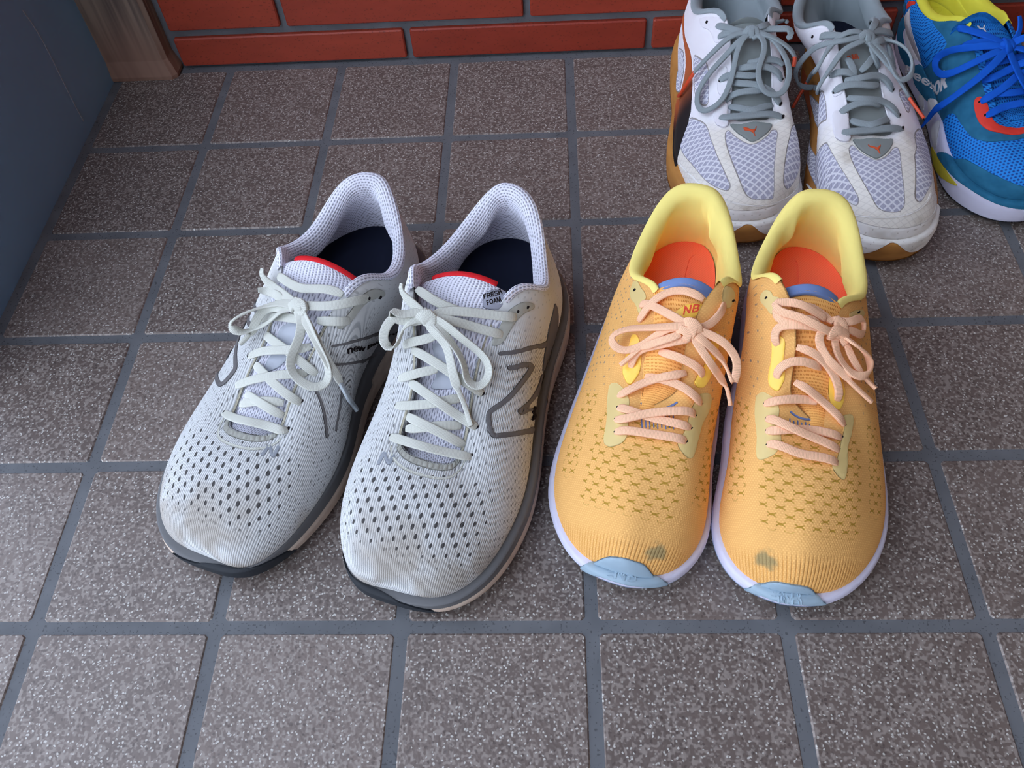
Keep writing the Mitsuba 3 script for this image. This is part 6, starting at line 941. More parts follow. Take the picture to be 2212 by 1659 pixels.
    ('F', 'bow_loop', [(125.0, -3.6, 102.0, 0.32, 0.21, 0.92), (129.2, -13.7, 102.5, 0.31, -0.03, 0.95), (129.2, -27.8, 99.5, 0.25, -0.48, 0.84), (113.8, -38.1, 82.4, 0.31, -0.89, -0.34), (109.6, -44.0, 66.5, 0.31, -0.89, -0.34), (105.6, -42.9, 53.6, 0.31, -0.89, -0.34), (102.9, -35.2, 41.6, 0.01, -0.99, 0.12), (96.9, -24.4, 35.9, 0.01, -0.99, 0.12), (157.3, -36.2, 85.2, -0.03, -0.99, 0.12), (146.5, -27.9, 91.4, 0.3, -0.48, 0.83), (137.5, -20.1, 97.5, 0.34, -0.15, 0.93), (132.2, -10.1, 100.3, 0.35, 0.08, 0.93), (128.1, -3.1, 100.8, 0.33, 0.22, 0.92)], {'width': 4.7, 'thick': 2.4}),
    ('F', 'bow_loop', [(125.7, 1.6, 100.8, 0.33, 0.29, 0.9), (120.8, 20.3, 94.9, 0.14, 0.81, 0.57), (131.7, 29.1, 94.9, 0.14, 0.81, 0.57), (143.9, 33.3, 90.3, 0.14, 0.81, 0.57), (153.9, 30.5, 84.8, 0.16, 0.66, 0.73), (158.0, 23.2, 85.2, 0.16, 0.66, 0.73), (142.3, 16.5, 89.9, 0.29, 0.48, 0.83), (131.7, 9.0, 95.7, 0.34, 0.32, 0.88), (128.6, 2.1, 99.4, 0.34, 0.3, 0.89)], {'width': 4.7, 'thick': 2.4}),
    ('F', 'lace_end', [(122.9, -4.1, 102.7, 0.3, 0.16, 0.94), (123.9, -17.4, 104.0, 0.27, -0.1, 0.96), (128.0, -25.9, 99.5, 0.28, -0.33, 0.9), (140.4, -35.2, 93.2, -0.01, -1.0, 0.1), (86.0, -24.7, 39.0, 0.03, -0.99, 0.12), (80.5, -24.7, 28.6, 0.03, -1.0, -0.05)], {'width': 4.7, 'thick': 2.4}),
    ('F', 'lace_end__aglet', [(81.3, -24.8, 30.1, 0.03, -1.0, -0.05), (86.2, -29.5, 21.2, 0.03, -1.0, -0.05), (91.9, -34.7, 11.3, 0.03, -1.0, -0.05)], {'width': 3, 'thick': 2.6, 'mat': 'm_agletorange'}),
    ('F', 'lace_end', [(130.8, 0.4, 99.2, 0.34, 0.3, 0.89), (140.2, 11.5, 91.4, 0.34, 0.33, 0.88), (154.7, 23.2, 82.9, 0.2, 0.6, 0.77), (162.8, 33.8, 70.8, 0.03, 0.81, 0.59)], {'width': 4.7, 'thick': 2.4}),
    ('F', 'lace_end__aglet', [(163.1, 32.5, 72.4, 0.05, 0.77, 0.64), (169.6, 38.5, 67.2, 0.05, 0.77, 0.64), (175.8, 44.3, 62.6, 0.05, 0.77, 0.64)], {'width': 3, 'thick': 2.6, 'mat': 'm_agletorange'}),
    ('F', 'lace', [(116.6, 21.4, 88.2, 0.18, 0.66, 0.73), (130.6, 21.3, 86.5, 0.19, 0.63, 0.76), (136.3, 24.4, 79.5, 0.23, 0.55, 0.8)], {'width': 5.8, 'thick': 2.6}),
    ('F', 'lace', [(128.7, 2.5, 97.0, 0.35, 0.31, 0.88), (137.5, 5.7, 91.4, 0.35, 0.37, 0.86), (141.1, 9.8, 84.7, 0.33, 0.41, 0.85)], {'width': 5.8, 'thick': 2.6}),
    ('F', 'knot', [(129.6, -6.5, 99.4, 0.34, 0.13, 0.93), (125.2, -4.1, 103.8, 0.3, 0.19, 0.93), (123.6, 1.2, 103.5, 0.3, 0.28, 0.91), (127.0, 3.0, 100.0, 0.33, 0.33, 0.88), (129.8, -1.4, 98.6, 0.34, 0.22, 0.91)], {'width': 5.4, 'thick': 3.4}),
    ('F', 'knot', [(119.4, -1.3, 102.5, 0.28, 0.2, 0.94), (127.5, -0.7, 102.8, 0.33, 0.25, 0.91), (129.8, -1.4, 98.6, 0.34, 0.22, 0.91)], {'width': 5, 'thick': 2.8}),
    ('G', 'lace', [(182.5, 25.1, 61.0, 0.19, 0.4, 0.9), (183.9, 22.0, 65.5, 0.25, 0.24, 0.94), (181.9, 13.5, 69.5, 0.29, 0.26, 0.92), (176.3, 1.9, 74.0, 0.3, 0.0, 0.96), (169.8, -10.3, 75.7, 0.28, -0.31, 0.91), (172.7, -17.6, 79.6, 0.28, -0.31, 0.91), (176.1, -23.3, 81.3, 0.28, -0.31, 0.91)], {'width': 6.4, 'thick': 1.8}),
    ('G', 'lace', [(196.5, 25.5, 58.3, 0.13, 0.38, 0.92), (198.1, 22.4, 62.5, 0.19, 0.05, 0.98), (195.7, 12.7, 64.8, 0.31, 0.26, 0.91), (195.9, -2.2, 67.4, 0.28, -0.1, 0.96), (194.5, -18.2, 64.4, 0.18, -0.13, 0.97), (198.6, -23.4, 65.0, 0.18, -0.13, 0.97)], {'width': 6.4, 'thick': 1.8}),
    ('G', 'lace', [(179.3, 16.7, 64.7, 0.29, 0.16, 0.94), (182.3, 11.1, 67.8, 0.29, 0.22, 0.93), (184.8, 1.7, 69.3, 0.28, 0.02, 0.96), (180.8, -15.6, 67.8, 0.27, -0.14, 0.95), (185.8, -24.7, 71.1, 0.27, -0.14, 0.95)], {'width': 6.4, 'thick': 1.8}),
    ('G', 'lace', [(165.5, 18.4, 68.5, 0.27, 0.3, 0.91), (167.5, 10.7, 73.2, 0.3, 0.19, 0.94), (163.5, -4.4, 77.1, 0.29, -0.17, 0.94), (165.7, -13.4, 83.7, 0.29, -0.17, 0.94), (168.7, -19.9, 86.6, 0.29, -0.17, 0.94)], {'width': 6.4, 'thick': 1.8}),
    ('G', 'lace', [(153.7, 12.9, 74.7, 0.29, 0.27, 0.92), (155.8, 2.1, 78.3, 0.3, 0.02, 0.96), (152.9, -12.5, 78.0, 0.27, -0.32, 0.91), (157.5, -23.1, 83.0, 0.27, -0.32, 0.91)], {'width': 6.4, 'thick': 1.8}),
    ('G', 'lace', [(110.6, 22.3, 81.9, 0.99, -0.12, -0.11), (116.3, 20.1, 84.3, 0.12, 0.47, 0.88), (126.3, 13.6, 86.4, 0.23, 0.25, 0.94), (137.2, 5.2, 86.9, 0.26, 0.05, 0.96), (147.1, -1.5, 86.7, 0.27, -0.2, 0.94)], {'width': 6.4, 'thick': 1.8}),
    ('G', 'lace', [(128.2, 22.8, 75.8, 0.17, 0.63, 0.76), (132.3, 19.6, 80.9, 0.22, 0.44, 0.87), (136.9, 11.7, 84.6, 0.27, 0.21, 0.94), (146.5, -1.3, 85.9, 0.28, -0.15, 0.95)], {'width': 6.4, 'thick': 1.8}),
    ('G', 'bow_loop', [(148.9, -0.3, 85.8, 0.28, -0.15, 0.95), (144.5, 11.6, 85.7, 0.28, 0.16, 0.95), (138.3, 25.1, 81.6, 0.2, 0.55, 0.81), (129.5, 34.8, 73.3, 0.03, 0.91, 0.42), (125.5, 38.5, 63.4, -0.01, 1.0, 0.06), (135.2, 40.3, 60.1, -0.06, 1.0, -0.07), (146.6, 38.3, 64.4, -0.03, 0.97, 0.26), (152.7, 30.2, 73.6, 0.17, 0.64, 0.75), (153.5, 19.0, 80.7, 0.28, 0.27, 0.92), (151.1, 4.8, 85.0, 0.29, 0.01, 0.96)], {'width': 6, 'thick': 1.7, 'twist': [0, 25, 45, 55, 40, 10, -10, -10, -5, 0]}),
    ('G', 'bow_loop', [(147.3, -5.1, 86.8, 0.27, -0.29, 0.92), (148.9, -12.2, 92.6, 0.27, -0.29, 0.92), (154.2, -22.1, 96.3, 0.27, -0.29, 0.92), (160.3, -28.1, 94.7, 0.27, -0.29, 0.92), (163.5, -26.0, 88.2, 0.27, -0.29, 0.92), (157.7, -16.2, 85.6, 0.27, -0.29, 0.92), (150.5, -6.5, 85.4, 0.27, -0.29, 0.92)], {'width': 6, 'thick': 1.7, 'twist': [0, -20, -30, -20, 10, 10, 0]}),
    ('G', 'lace_end', [(151.5, 0.1, 85.1, 0.28, -0.14, 0.95), (163.9, 16.0, 78.9, 0.29, 0.23, 0.93), (171.0, 32.8, 68.9, 0.15, 0.62, 0.77), (171.4, 46.0, 55.6, -0.16, 0.99, 0.01), (150.6, 40.7, 24.7, -0.2, 0.98, -0.08), (153.4, 45.6, 17.3, -0.2, 0.98, -0.08)], {'width': 6.4, 'thick': 1.7}),
    ('G', 'lace', [(144.7, -6.7, 86.6, 0.26, -0.29, 0.92), (142.8, -10.3, 93.1, 0.26, -0.29, 0.92), (139.3, -10.8, 98.8, 0.26, -0.29, 0.92), (135.2, -9.8, 103.6, 0.26, -0.29, 0.92)], {'width': 5, 'thick': 1.7}),
    ('G', 'lace_end', [(152.1, -2.5, 84.4, 0.28, -0.19, 0.94), (164.8, -3.2, 80.2, 0.29, -0.18, 0.94), (181.4, -5.6, 74.5, 0.29, -0.24, 0.93), (195.5, -10.1, 69.1, 0.27, -0.3, 0.91)], {'width': 6.4, 'thick': 1.7}),
    ('G', 'knot', [(147.6, 1.1, 84.4, 0.29, -0.09, 0.95), (147.7, -0.5, 88.3, 0.27, -0.2, 0.94), (148.4, -4.7, 88.3, 0.26, -0.29, 0.92), (150.8, -6.7, 84.7, 0.27, -0.29, 0.92)], {'width': 7, 'thick': 3.6}),
    ('G', 'knot', [(140.4, -3.7, 86.6, 0.26, -0.2, 0.94), (150.6, -1.4, 88.4, 0.27, -0.24, 0.93), (153.8, -2.0, 83.9, 0.28, -0.19, 0.94)], {'width': 6.5, 'thick': 2.8}),
]
# ------------------------------------------------------------------ materials of the shoes
def lattice(x, y, cx, cy):
    """staggered cells: offset from the nearest centre, and the cell's random number"""
    i = dr.floor(x / cx)
    yy = y / cy + .5 * (i - 2 * dr.floor(i / 2))
    j = dr.floor(yy)
    return (x / cx - i - .5) * cx, (yy - j - .5) * cy, mikit.cell_rand(i + 500, j + 500, 7)


def band(v, lo, hi, soft):
    return mikit.smoothstep(lo - soft, lo + soft, v) * mikit.smoothstep(hi + soft, hi - soft, v)


def f_greyknit(p, n, uv):
    x, y = uv.x, uv.y
    xs = x + .35 * y
    rib = .5 + .5 * dr.sin(y * (2 * math.pi / .0013) + .6 * dr.sin(x * 140))
    front = mikit.smoothstep(.105, .145, x)
    zone = band(x, .212, .258, .012) * band(y, -.040, .036, .012)
    dx, dy, r = lattice(xs, y, .0062, .0062)
    big = mikit.smoothstep(1.15, .85, dr.sqrt(dr.square(dx / .0018) + dr.square(dy / .0010)) / (.35 + .65 * zone)) * mikit.smoothstep(.2, .4, zone)
    dx2, dy2, r2 = lattice(xs, y, .0048, .0034)
    small = mikit.smoothstep(1.1, .8, dr.sqrt(dr.square(dx2 / .0012) + dr.square(dy2 / .00036))) * (1 - zone) * mikit.smoothstep(.30, .36, r2) * mikit.smoothstep(.275, .262, x) * (.35 + .65 * front)
    c = mikit.mix(rgb(138, 142, 146), rgb(204, 206, 207), 1 - .75 * front * mikit.smoothstep(.5, .12, rib))
    dirt = mikit.smoothstep(.235, .285, x + .03 * mikit.fbm(x * 60, y * 60, 2.0)) * mikit.smoothstep(.35, .7, mikit.fbm(x * 45, y * 45, 8.0))
    c = mikit.mix(c, rgb(128, 112, 92), dirt * .55)
    return mikit.mix(c, rgb(46, 44, 46), dr.clip(big + small * .8, 0, 1) * .92)


def f_greyknit_h(p, n, uv):
    return mikit.smoothstep(.105, .145, uv.x) * (.5 + .5 * dr.sin(uv.y * (2 * math.pi / .0013) + .6 * dr.sin(uv.x * 140)))


def f_mesh_lining(p, n, uv):
    dx, dy, r = lattice(uv.y, uv.x, .0021, .0030)
    hole = mikit.smoothstep(1.2, .7, dr.sqrt(dr.square(dx / .0005) + dr.square(dy / .0011)))
    return mikit.mix(rgb(224, 225, 238), rgb(120, 122, 142), hole * .8)


def f_mesh_lining_h(p, n, uv):
    dx, dy, r = lattice(uv.y, uv.x, .0021, .0030)
    return mikit.smoothstep(.3, 1.6, dr.sqrt(dr.square(dx / .0007) + dr.square(dy / .0012)))


def f_orangeknit(p, n, uv):
    x, y = uv.x, uv.y
    kx, ky, kr = lattice(x, y, .0013, .0016)
    knit = mikit.smoothstep(.2, 1.0, dr.sqrt(dr.square(kx / .0006) + dr.square(ky / .0007)))
    c = mikit.mix(rgb(236, 186, 116), rgb(212, 150, 78), knit * .45)
    zone = band(x, .176, .236, .006) * band(y, -.027, .025, .006)
    zone = dr.maximum(zone, .6 * band(x, .165, .225, .008) * (1 - band(y, -.034, .032, .003)) * band(y, -.052, .050, .004))
    dx, dy, r = lattice(x + .0012 * mikit.noise(x * 70, y * 70, 5.0), y + .0016 * mikit.noise(x * 70, y * 70, 9.0), .0047, .0084)
    ax, ay = dr.abs(dx), dr.abs(dy)
    leg = dr.abs(ax - .0010 * mikit.smoothstep(.0003, .0021, ay))
    star = dr.maximum(mikit.smoothstep(.00058, .00030, leg) * mikit.smoothstep(.0025, .0020, ay) * (.6 + .4 * mikit.noise(x * 900, y * 900, 2.0)), mikit.smoothstep(.00085, .0005, ax) * mikit.smoothstep(.0016, .0011, ay))
    star = star * mikit.smoothstep(.35, .6, zone) * mikit.smoothstep(.62, .45, dr.sqrt(dr.square(dx / .0036) + dr.square(dy / .0060)) * (.55 + .35 * r))
    c = mikit.mix(c, rgb(164, 126, 40), dr.clip(star, 0, 1) * .9)
    sx, sy, sr = lattice(x, y, .0046, .0052)
    side = band(x, .055, .165, .02) * mikit.smoothstep(.026, .034, dr.abs(y))
    dot = mikit.smoothstep(1.2, .7, dr.sqrt(dr.square(sx / .0008) + dr.square(sy / .0006))) * side * mikit.smoothstep(.3, .4, sr)
    c = mikit.mix(c, rgb(112, 110, 116), dot * .8)
    rib = .5 + .5 * dr.sin(y * (2 * math.pi / .0021))
    c = mikit.mix(c, rgb(206, 140, 66), mikit.smoothstep(.245, .256, x) * mikit.smoothstep(.55, .95, rib) * .6)
    soil = mikit.smoothstep(1.0, .3, dr.sqrt(dr.square((x - .2535) / .007) + dr.square((y + .0255) / .0085)) + .9 * (mikit.fbm(x * 220, y * 220, 3.0) - .5))
    return mikit.mix(c, rgb(126, 124, 92), soil * .75)


def f_orangeknit_h(p, n, uv):
    kx, ky, kr = lattice(uv.x, uv.y, .0013, .0016)
    k = 1 - dr.sqrt(dr.square(kx / .00065) + dr.square(ky / .0008))
    rib = .5 + .5 * dr.sin(uv.y * (2 * math.pi / .0021))
    t = mikit.smoothstep(.243, .254, uv.x)
    return k * (1 - t) + (1.6 * (1 - mikit.smoothstep(.5, 1.0, rib))) * t


def f_orangemesh(p, n, uv):
    dx, dy, r = lattice(uv.x, uv.y, .0020, .0017)
    return mikit.mix(rgb(250, 190, 110), rgb(206, 128, 48), mikit.smoothstep(1.1, .6, dr.sqrt(dr.square(dx / .0007) + dr.square(dy / .0005))))


def f_redweave(p, n, uv):
    w = dr.sin(p.x * 3200) * dr.sin(p.y * 3200)
    return mikit.mix(rgb(244, 104, 74), rgb(252, 122, 92), .5 + .5 * w)


def f_whitemesh(p, n, uv):
    u, v = (uv.x * .8 + uv.y * .6) / .0040, (uv.x * .8 - uv.y * .6) / .0040
    fu, fv = u - dr.floor(u), v - dr.floor(v)
    line = dr.maximum(mikit.smoothstep(.16, .10, dr.minimum(fu, 1 - fu)), mikit.smoothstep(.16, .10, dr.minimum(fv, 1 - fv)))
    hatch = .5 + .5 * dr.sin(uv.y * (2 * math.pi / .0008))
    cell = mikit.mix(rgb(146, 148, 170), rgb(184, 186, 206), hatch)
    return mikit.mix(cell, rgb(220, 222, 232), line)


def f_dirtywhite(p, n, uv):
    g = mikit.fbm(p.x * 90, p.y * 90, p.z * 90)
    h = mikit.noise(p.x * 500, p.y * 500, p.z * 500)
    c = mikit.mix(rgb(240, 241, 240), rgb(196, 192, 182), mikit.smoothstep(.45, .8, g) * .5)
    return mikit.mix(c, rgb(140, 134, 122), mikit.smoothstep(.78, .92, h) * .4)


def f_whiteleather(p, n, uv):
    g = mikit.fbm(p.x * 80, p.y * 80, p.z * 80)
    t = mikit.smoothstep(.185, .215, uv.x + .02 * (g - .5))
    c = mikit.mix(rgb(232, 232, 240), rgb(234, 232, 226), t)
    u, v = (uv.x * .8 + uv.y * .6) / .0042, (uv.x * .8 - uv.y * .6) / .0042
    d = dr.minimum(dr.abs(u - dr.floor(u) - .5), dr.abs(v - dr.floor(v) - .5))
    c = mikit.mix(c, c * .88, t * mikit.smoothstep(.12, .04, d))
    return mikit.mix(c, rgb(168, 158, 140), t * mikit.smoothstep(.55, .85, g) * .5)


def f_bluemesh(p, n, uv):
    dx, dy, r = lattice(uv.x, uv.y, .0023, .0028)
    return mikit.mix(rgb(26, 128, 214), rgb(4, 60, 140), mikit.smoothstep(1.15, .6, dr.sqrt(dr.square(dx / .0008) + dr.square(dy / .0009))))


def f_bluemesh_h(p, n, uv):
    dx, dy, r = lattice(uv.x, uv.y, .0023, .0028)
    return mikit.smoothstep(.3, 1.7, dr.sqrt(dr.square(dx / .0008) + dr.square(dy / .0009)))


def f_suede(p, n, uv):
    g = mikit.fbm(p.x * 160, p.y * 160, p.z * 160)
    return mikit.mix(rgb(20, 84, 118), rgb(44, 112, 146), g)


def f_fade(p, n, uv):
    t = mikit.smoothstep(.118, .168, uv.x)
    return mikit.mix(rgb(176, 94, 56), rgb(30, 31, 34), t)


def f_sole_dirt(p, n, uv):
    g = mikit.fbm(p.x * 120, p.y * 120, p.z * 120)
    return mikit.mix(rgb(168, 148, 134), rgb(202, 186, 172), g)


def f_gum(p, n, uv):
    g = mikit.fbm(p.x * 70, p.y * 70, p.z * 120)
    return mikit.mix(rgb(150, 98, 46), rgb(190, 136, 72), g)


def f_rib(p, n, uv):
    return dr.square(dr.sin(uv.y * (math.pi / .00078)))


RIB = mikit.proc(f_rib, 1.5e-4)


def woven(r, g, b):
    return mikit.proc(lambda p, n, uv: mikit.mix([x * .74 for x in rgb(r, g, b)], rgb(r, g, b), f_rib(p, n, uv)))


mat('m_grey', mikit.proc(f_greyknit), .85, .25, mikit.proc(f_greyknit_h, 2e-4), .00022, sheen=.3)
mat('m_lining', mikit.proc(f_mesh_lining), .9, .2, mikit.proc(f_mesh_lining_h, 2e-4), .0004, sheen=.4)
mat('m_navy', rgb(20, 24, 40), .95, .15)
mat('m_darkmid', rgb(98, 99, 102), .65, .35)
mat('m_beige', mikit.proc(f_sole_dirt), .75, .3)
mat('m_black', rgb(34, 38, 44), .7, .35)
mat('m_redrubber', rgb(170, 34, 40), .7, .3)
mat('m_redtrim', rgb(206, 30, 40), .8, .3)
mat('m_tpu', rgb(164, 165, 158), .4, .45)
mat('m_tpu2', rgb(132, 138, 148), .35, .6)
mat('m_tpu3', rgb(166, 172, 184), .4, .5)
mat('m_darktpu', rgb(98, 96, 98), .5, .45)
mat('m_badge', rgb(150, 153, 168), .5, .4)
mat('m_hole', rgb(30, 26, 28), .9, .1)
mat('m_throat', rgb(168, 164, 148), .9, .2)
mat('m_lace_g', woven(206, 208, 200), .85, .25, RIB, .00010)
mat('m_lace_gd', rgb(150, 158, 164), .5, .4)
mat('m_orange', mikit.proc(f_orangeknit), .85, .2, mikit.proc(f_orangeknit_h, 2e-4), .00017, sheen=.3)
mat('m_orangemesh', mikit.proc(f_orangemesh), .85, .2)
mat('m_yellowcollar', rgb(238, 222, 132), .9, .2, sheen=.6)
mat('m_redweave', mikit.proc(f_redweave), .85, .2)
mat('m_lav', rgb(206, 206, 228), .55, .35)
mat('m_toeguard', rgb(146, 168, 184), .5, .45)
mat('m_khaki', rgb(214, 190, 128), .55, .35)
mat('m_gloss', rgb(250, 208, 88), .35, .5)
mat('m_red2', rgb(232, 92, 62), .7, .3)
mat('m_bluethread', rgb(112, 128, 176), .8, .2)
mat('m_bluelining', rgb(112, 136, 186), .85, .2)
mat('m_lace_o', woven(252, 200, 164), .85, .25, RIB, .00010)
mat('m_white', mikit.proc(f_whiteleather), .5, .4)
mat('m_dirtywhite', mikit.proc(f_dirtywhite), .55, .4)
mat('m_whitegloss', rgb(226, 226, 234), .4, .45)
mat('m_whitemesh', mikit.proc(f_whitemesh), .7, .3)
mat('m_suede', rgb(134, 142, 142), .9, .2)
mat('m_pumaorange', rgb(206, 88, 52), .7, .3)
mat('m_agletorange', rgb(206, 74, 40), .4, .5)
mat('m_fade', mikit.proc(f_fade), .5, .4)
mat('m_seam', rgb(150, 146, 146), .7, .3)
mat('m_gum', mikit.proc(f_gum), .6, .35)
mat('m_greyfleece', rgb(140, 152, 158), .95, .2, sheen=.6)
mat('m_lace_w', woven(146, 158, 164), .85, .25, RIB, .00010)
mat('m_blue', mikit.proc(f_bluemesh), .7, .35, mikit.proc(f_bluemesh_h, 2e-4), .0004)
mat('m_teal', mikit.proc(f_suede), .85, .25, sheen=.4)
mat('m_redpatch', rgb(214, 60, 48), .6, .35)
mat('m_whitestripe', rgb(214, 214, 216), .6, .35)
mat('m_yellowlining', rgb(216, 212, 72), .85, .25)
mat('m_yellowfoam', rgb(196, 182, 60), .8, .25)
mat('m_lace_b', rgb(10, 84, 190), .85, .25, RIB, .00008)

# ------------------------------------------------------------------ the shoes
SHOES = {
    'A': ('grey_running_shoe', GREY, -1, 'pale grey knit running shoe with lettering on its inner side, outermost on the left', 'pale grey running shoes'),
    'B': ('grey_running_shoe_001', GREY, 1, 'pale grey knit running shoe with a big outlined letter, next to the orange pair', 'pale grey running shoes'),
    'C': ('orange_running_shoe', ORANGE, -1, 'light orange running shoe next to the grey pair, red badge on its tongue', 'light orange running shoes'),
    'D': ('orange_running_shoe_001', ORANGE, 1, 'light orange knit running shoe farthest from the grey pair, lace bow slipped to the right', 'light orange running shoes'),
    'E': ('white_running_shoe', WHITE, -1, 'white mesh running shoe with gum sole and orange stripe, farther from the blue shoe', 'white running shoes with gum soles'),
    'F': ('white_running_shoe_001', WHITE, 1, 'white mesh running shoe with gum sole touching the blue shoe', 'white running shoes with gum soles'),
    'G': ('blue_running_shoe', BLUE, -1, 'bright blue mesh running shoe with yellow lining at the right edge', None),
}
LOOK = dict(
    A=dict(up='m_grey', lin='m_lining', ins='m_navy', ton='m_lining', lace='m_lace_g'), B=None,
    C=dict(up='m_orange', lin='m_yellowcollar', ins='m_redweave', ton='m_orangemesh', lace='m_lace_o'), D=None,
    E=dict(up='m_white', lin='m_greyfleece', ins='m_navy', ton='m_suede', lace='m_lace_w'), F=None,
    G=dict(up='m_blue', lin='m_yellowlining', ins='m_yellowlining', ton='m_blue', lace='m_lace_b'))
SH, STYLE = {}, None


def surf_part(k, part, m, pts, h, on='upper', label=None, **o):
    key = numbered(SHOES[k][0] + '__' + part)
    mesh, uv = patch_mesh(SH[k], on, pts, h * 1e-3, **o)
    put(key, mesh, m, True, label=label, uv=uv)
    return key


def ribbon(th0, th1, t0, t1, n=24):
    """an outline along the stations th0..th1 between two heights (numbers or functions of 0..1)"""
    x = np.linspace(0, 1, n)
    f = lambda t: np.array([t(v) for v in x]) if callable(t) else np.full(n, float(t))
    th = th0 + (th1 - th0) * x
    return np.vstack([np.c_[th, f(t0)], np.c_[th, f(t1)][::-1]])


for k, (name, P, side, text, grp) in SHOES.items():
    STYLE = LOOK[k] or STYLE
    S = STYLE
    L = SH[k] = Last(P, side, POSE[k])
    say(name, text, 'shoe', group=grp)
    b_upper(L, name + '__upper', S['up'])
    b_insole(L, name + '__insole', S['ins'])
    b_lining(L, name + '__collar', S['lin'], **({'puff': 1.6} if k in 'CD' else {}))
    b_tongue(L, name + '__tongue', S['ton'])
    if k in 'AB':
        b_sole(L, name + '__midsole', 'm_darkmid', 0, .50)
        b_sole(L, name + '__midsole_rim', 'm_beige', .47, .92, lambda th, q: .0010 * ss(.47, .56, q))
        b_sole(L, name + '__outsole', 'm_black', .90, 1.0, .0006, (False, True), 4)
        surf_part(k, 'toe_guard', 'm_black', ribbon(7.9, 11.35, -.97, lambda v: -.97 + .95 * math.sin(math.pi * v)**.45, 30), 1.2, smooth=0, edge=.6)
        surf_part(k, 'outsole_insert', 'm_redrubber', ribbon(11.5, 12.4, -.97, -.8), .8, smooth=0)
        surf_part(k, 'throat_piping', 'm_tpu', ribbon(7.2, 10.8, .965, .998), 1.3, smooth=0, edge=.4)
        surf_part(k, 'throat_stitch', 'm_lace_g', ribbon(7.0, 11.0, .915, .93), .6, smooth=0)
        surf_part(k, 'throat_edge', 'm_throat', ribbon(4.6, 7.2, .975, .999), .9, smooth=0, edge=.4)
        surf_part(k, 'throat_edge', 'm_throat', ribbon(10.8, 13.4, .975, .999), .9, smooth=0, edge=.4)
        # red binding along the tongue's top edge
        w = np.linspace(-.86, .62, 22)
        tp = L.tongue(np.full(22, 1.0), w) + np.array([-.0016, 0, -.0012])
        m, uv = lace_mesh(L, tp, np.tile([0, 0, 1.0], (22, 1)), .0042, .0042)
        put(name + '__tongue__binding', m, 'm_redtrim', True, label='red binding', uv=uv)
        surf_part(k, 'heel_foam', 'm_beige', ribbon(-3.6, 3.6, lambda v: -.9 + .5 * max(0, abs(2 * v - 1) - .6), lambda v: -.14 - .5 * max(0, abs(2 * v - 1) - .6), 40), .9, smooth=0, edge=.5)
    elif k in 'CD':
        b_sole(L, name + '__midsole', 'm_lav', 0, .88)
        b_sole(L, name + '__outsole', 'm_toeguard', .86, 1.0, .0005, (False, True), 4)
        w = np.linspace(-.9, .9, 22)
        tp = L.tongue(np.full(22, 1.0), w) + np.array([-.0022, 0, -.0016])
        m, uv = lace_mesh(L, tp, np.tile([.3, 0, 1.0], (22, 1)), .0070, .0044)
        put(name + '__tongue__binding', m, 'm_bluelining', True, label='blue edge', uv=uv)
    elif k in 'EF':
        b_sole(L, name + '__midsole', 'm_gum', 0, .88)
        b_sole(L, name + '__outsole', 'm_gum', .86, 1.0, .0005, (False, True), 4)
        surf_part(k, 'toe_bumper', 'm_dirtywhite', ribbon(6.3, 12.0, lambda v: -.64 + .56 * math.exp(-((v - .36) / .075)**2) + .5 * (1 - min(1, 6 * v, 6 * (1 - v))), .16, 60), .9, smooth=0, edge=.8)
    else:
        b_sole(L, name + '__midsole', 'm_lav', 0, .84)
        b_sole(L, name + '__outsole', 'm_black', .82, 1.0, .0005, (False, True), 4)

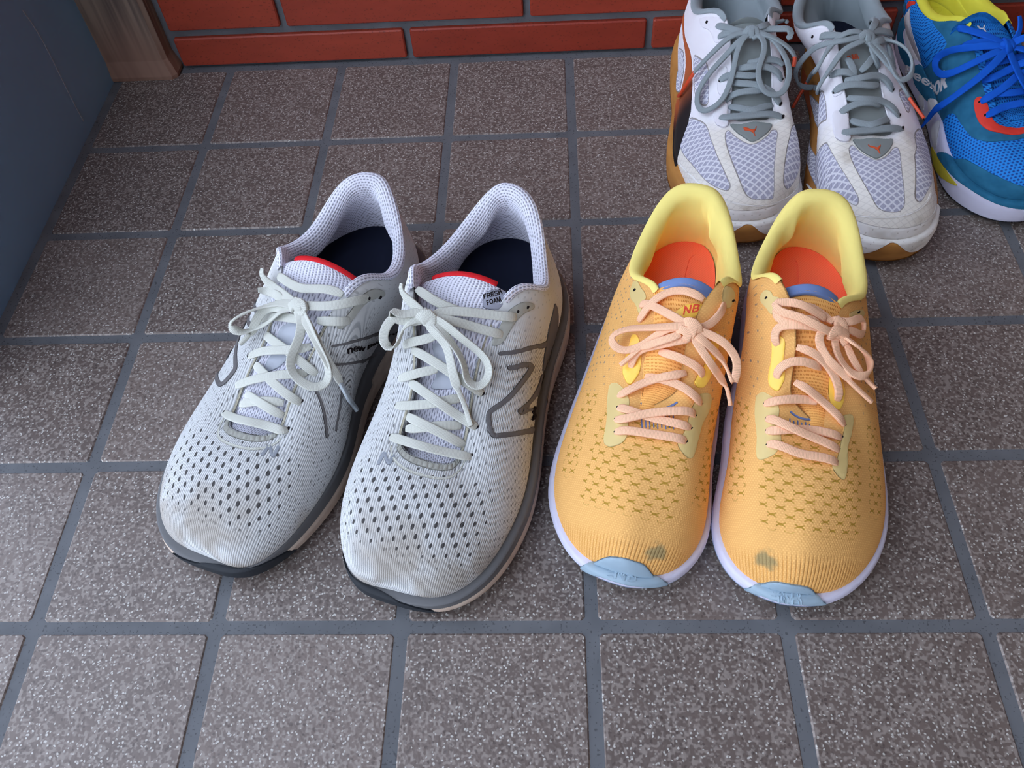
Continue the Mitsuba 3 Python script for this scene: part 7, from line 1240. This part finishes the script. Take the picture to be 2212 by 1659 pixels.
# the grey pair carries the same marks on the outer side of both shoes
PATCHES += [('A', *x[1:]) for x in PATCHES if x[0] == 'B' and x[1] in ('side_logo', 'heel_panel') or x[0] == 'B' and x[1] == 'side_stripe']
for k, part, m, on, h, pts, o in PATCHES:
    if part == 'mesh_panel':
        M = metric(on)
        g = Polygon(curve_close(np.asarray(pts) * M, 2)).buffer(.45)
        surf_part(k, 'panel_seam', 'm_seam', np.array(g.exterior.coords)[:-1] / M, .25, on, smooth=0)
    surf_part(k, part, m, pts, h, on, **o)

for k, part, m, on, h, text, base, up, bold, (s0, s1) in TEXTS:
    t = meshkit.text_mesh(text, 1.0, .1, bold)
    t = t.subdivide_to_size(.8) if t.edges_unique_length.max() > .8 else t
    v = np.array(t.vertices)
    x = (v[:, 0] / v[:, 0].max() - s0) / (s1 - s0) * (len(base) - 1)
    i = np.clip(np.floor(x).astype(int), 0, len(base) - 2)
    B = np.array(base)
    uvp = B[i] + (B[i + 1] - B[i]) * (x - i)[:, None] + np.array(up) * v[:, 1:2]
    q = surf_points(SH[k], on, uvp, h * 1e-3 * (.2 + .8 * v[:, 2] / .1))
    f = np.array(t.faces)
    vv = SH[k].world(q)
    nn = np.cross(vv[f[:, 1]] - vv[f[:, 0]], vv[f[:, 2]] - vv[f[:, 0]])
    top = v[f].mean(1)[:, 2] > .099
    if nn[top][:, 2].sum() < 0:
        f = f[:, ::-1]
    put(numbered(SHOES[k][0] + '__' + part), trimesh.Trimesh(vv, f, process=False), m, False)

last_end = {}
lace_of = dict(A='m_lace_g', B='m_lace_g', C='m_lace_o', D='m_lace_o', E='m_lace_w', F='m_lace_w', G='m_lace_b')
for k, part, pts, o in LACES:
    o = dict(o)
    m = o.pop('mat', lace_of[k])
    a = np.array(pts)
    tw = o.pop('twist', 0)
    o = {n: (v * 1e-3 if n in ('width', 'thick') else v) for n, v in o.items()}
    if part == 'lace_end__aglet':
        key = last_end[k] + '__aglet'
    else:
        key = numbered(SHOES[k][0] + '__' + part)
        if part == 'lace_end':
            last_end[k] = key
    mesh, uv = lace_mesh(SH[k], a[:, :3] * 1e-3, a[:, 3:], twist=tw, taper=(.3, .3) if part == 'lace' else (.2, .5) if part == 'lace_end' else (0, 0), **o)
    put(key, mesh, m, True, uv=uv)
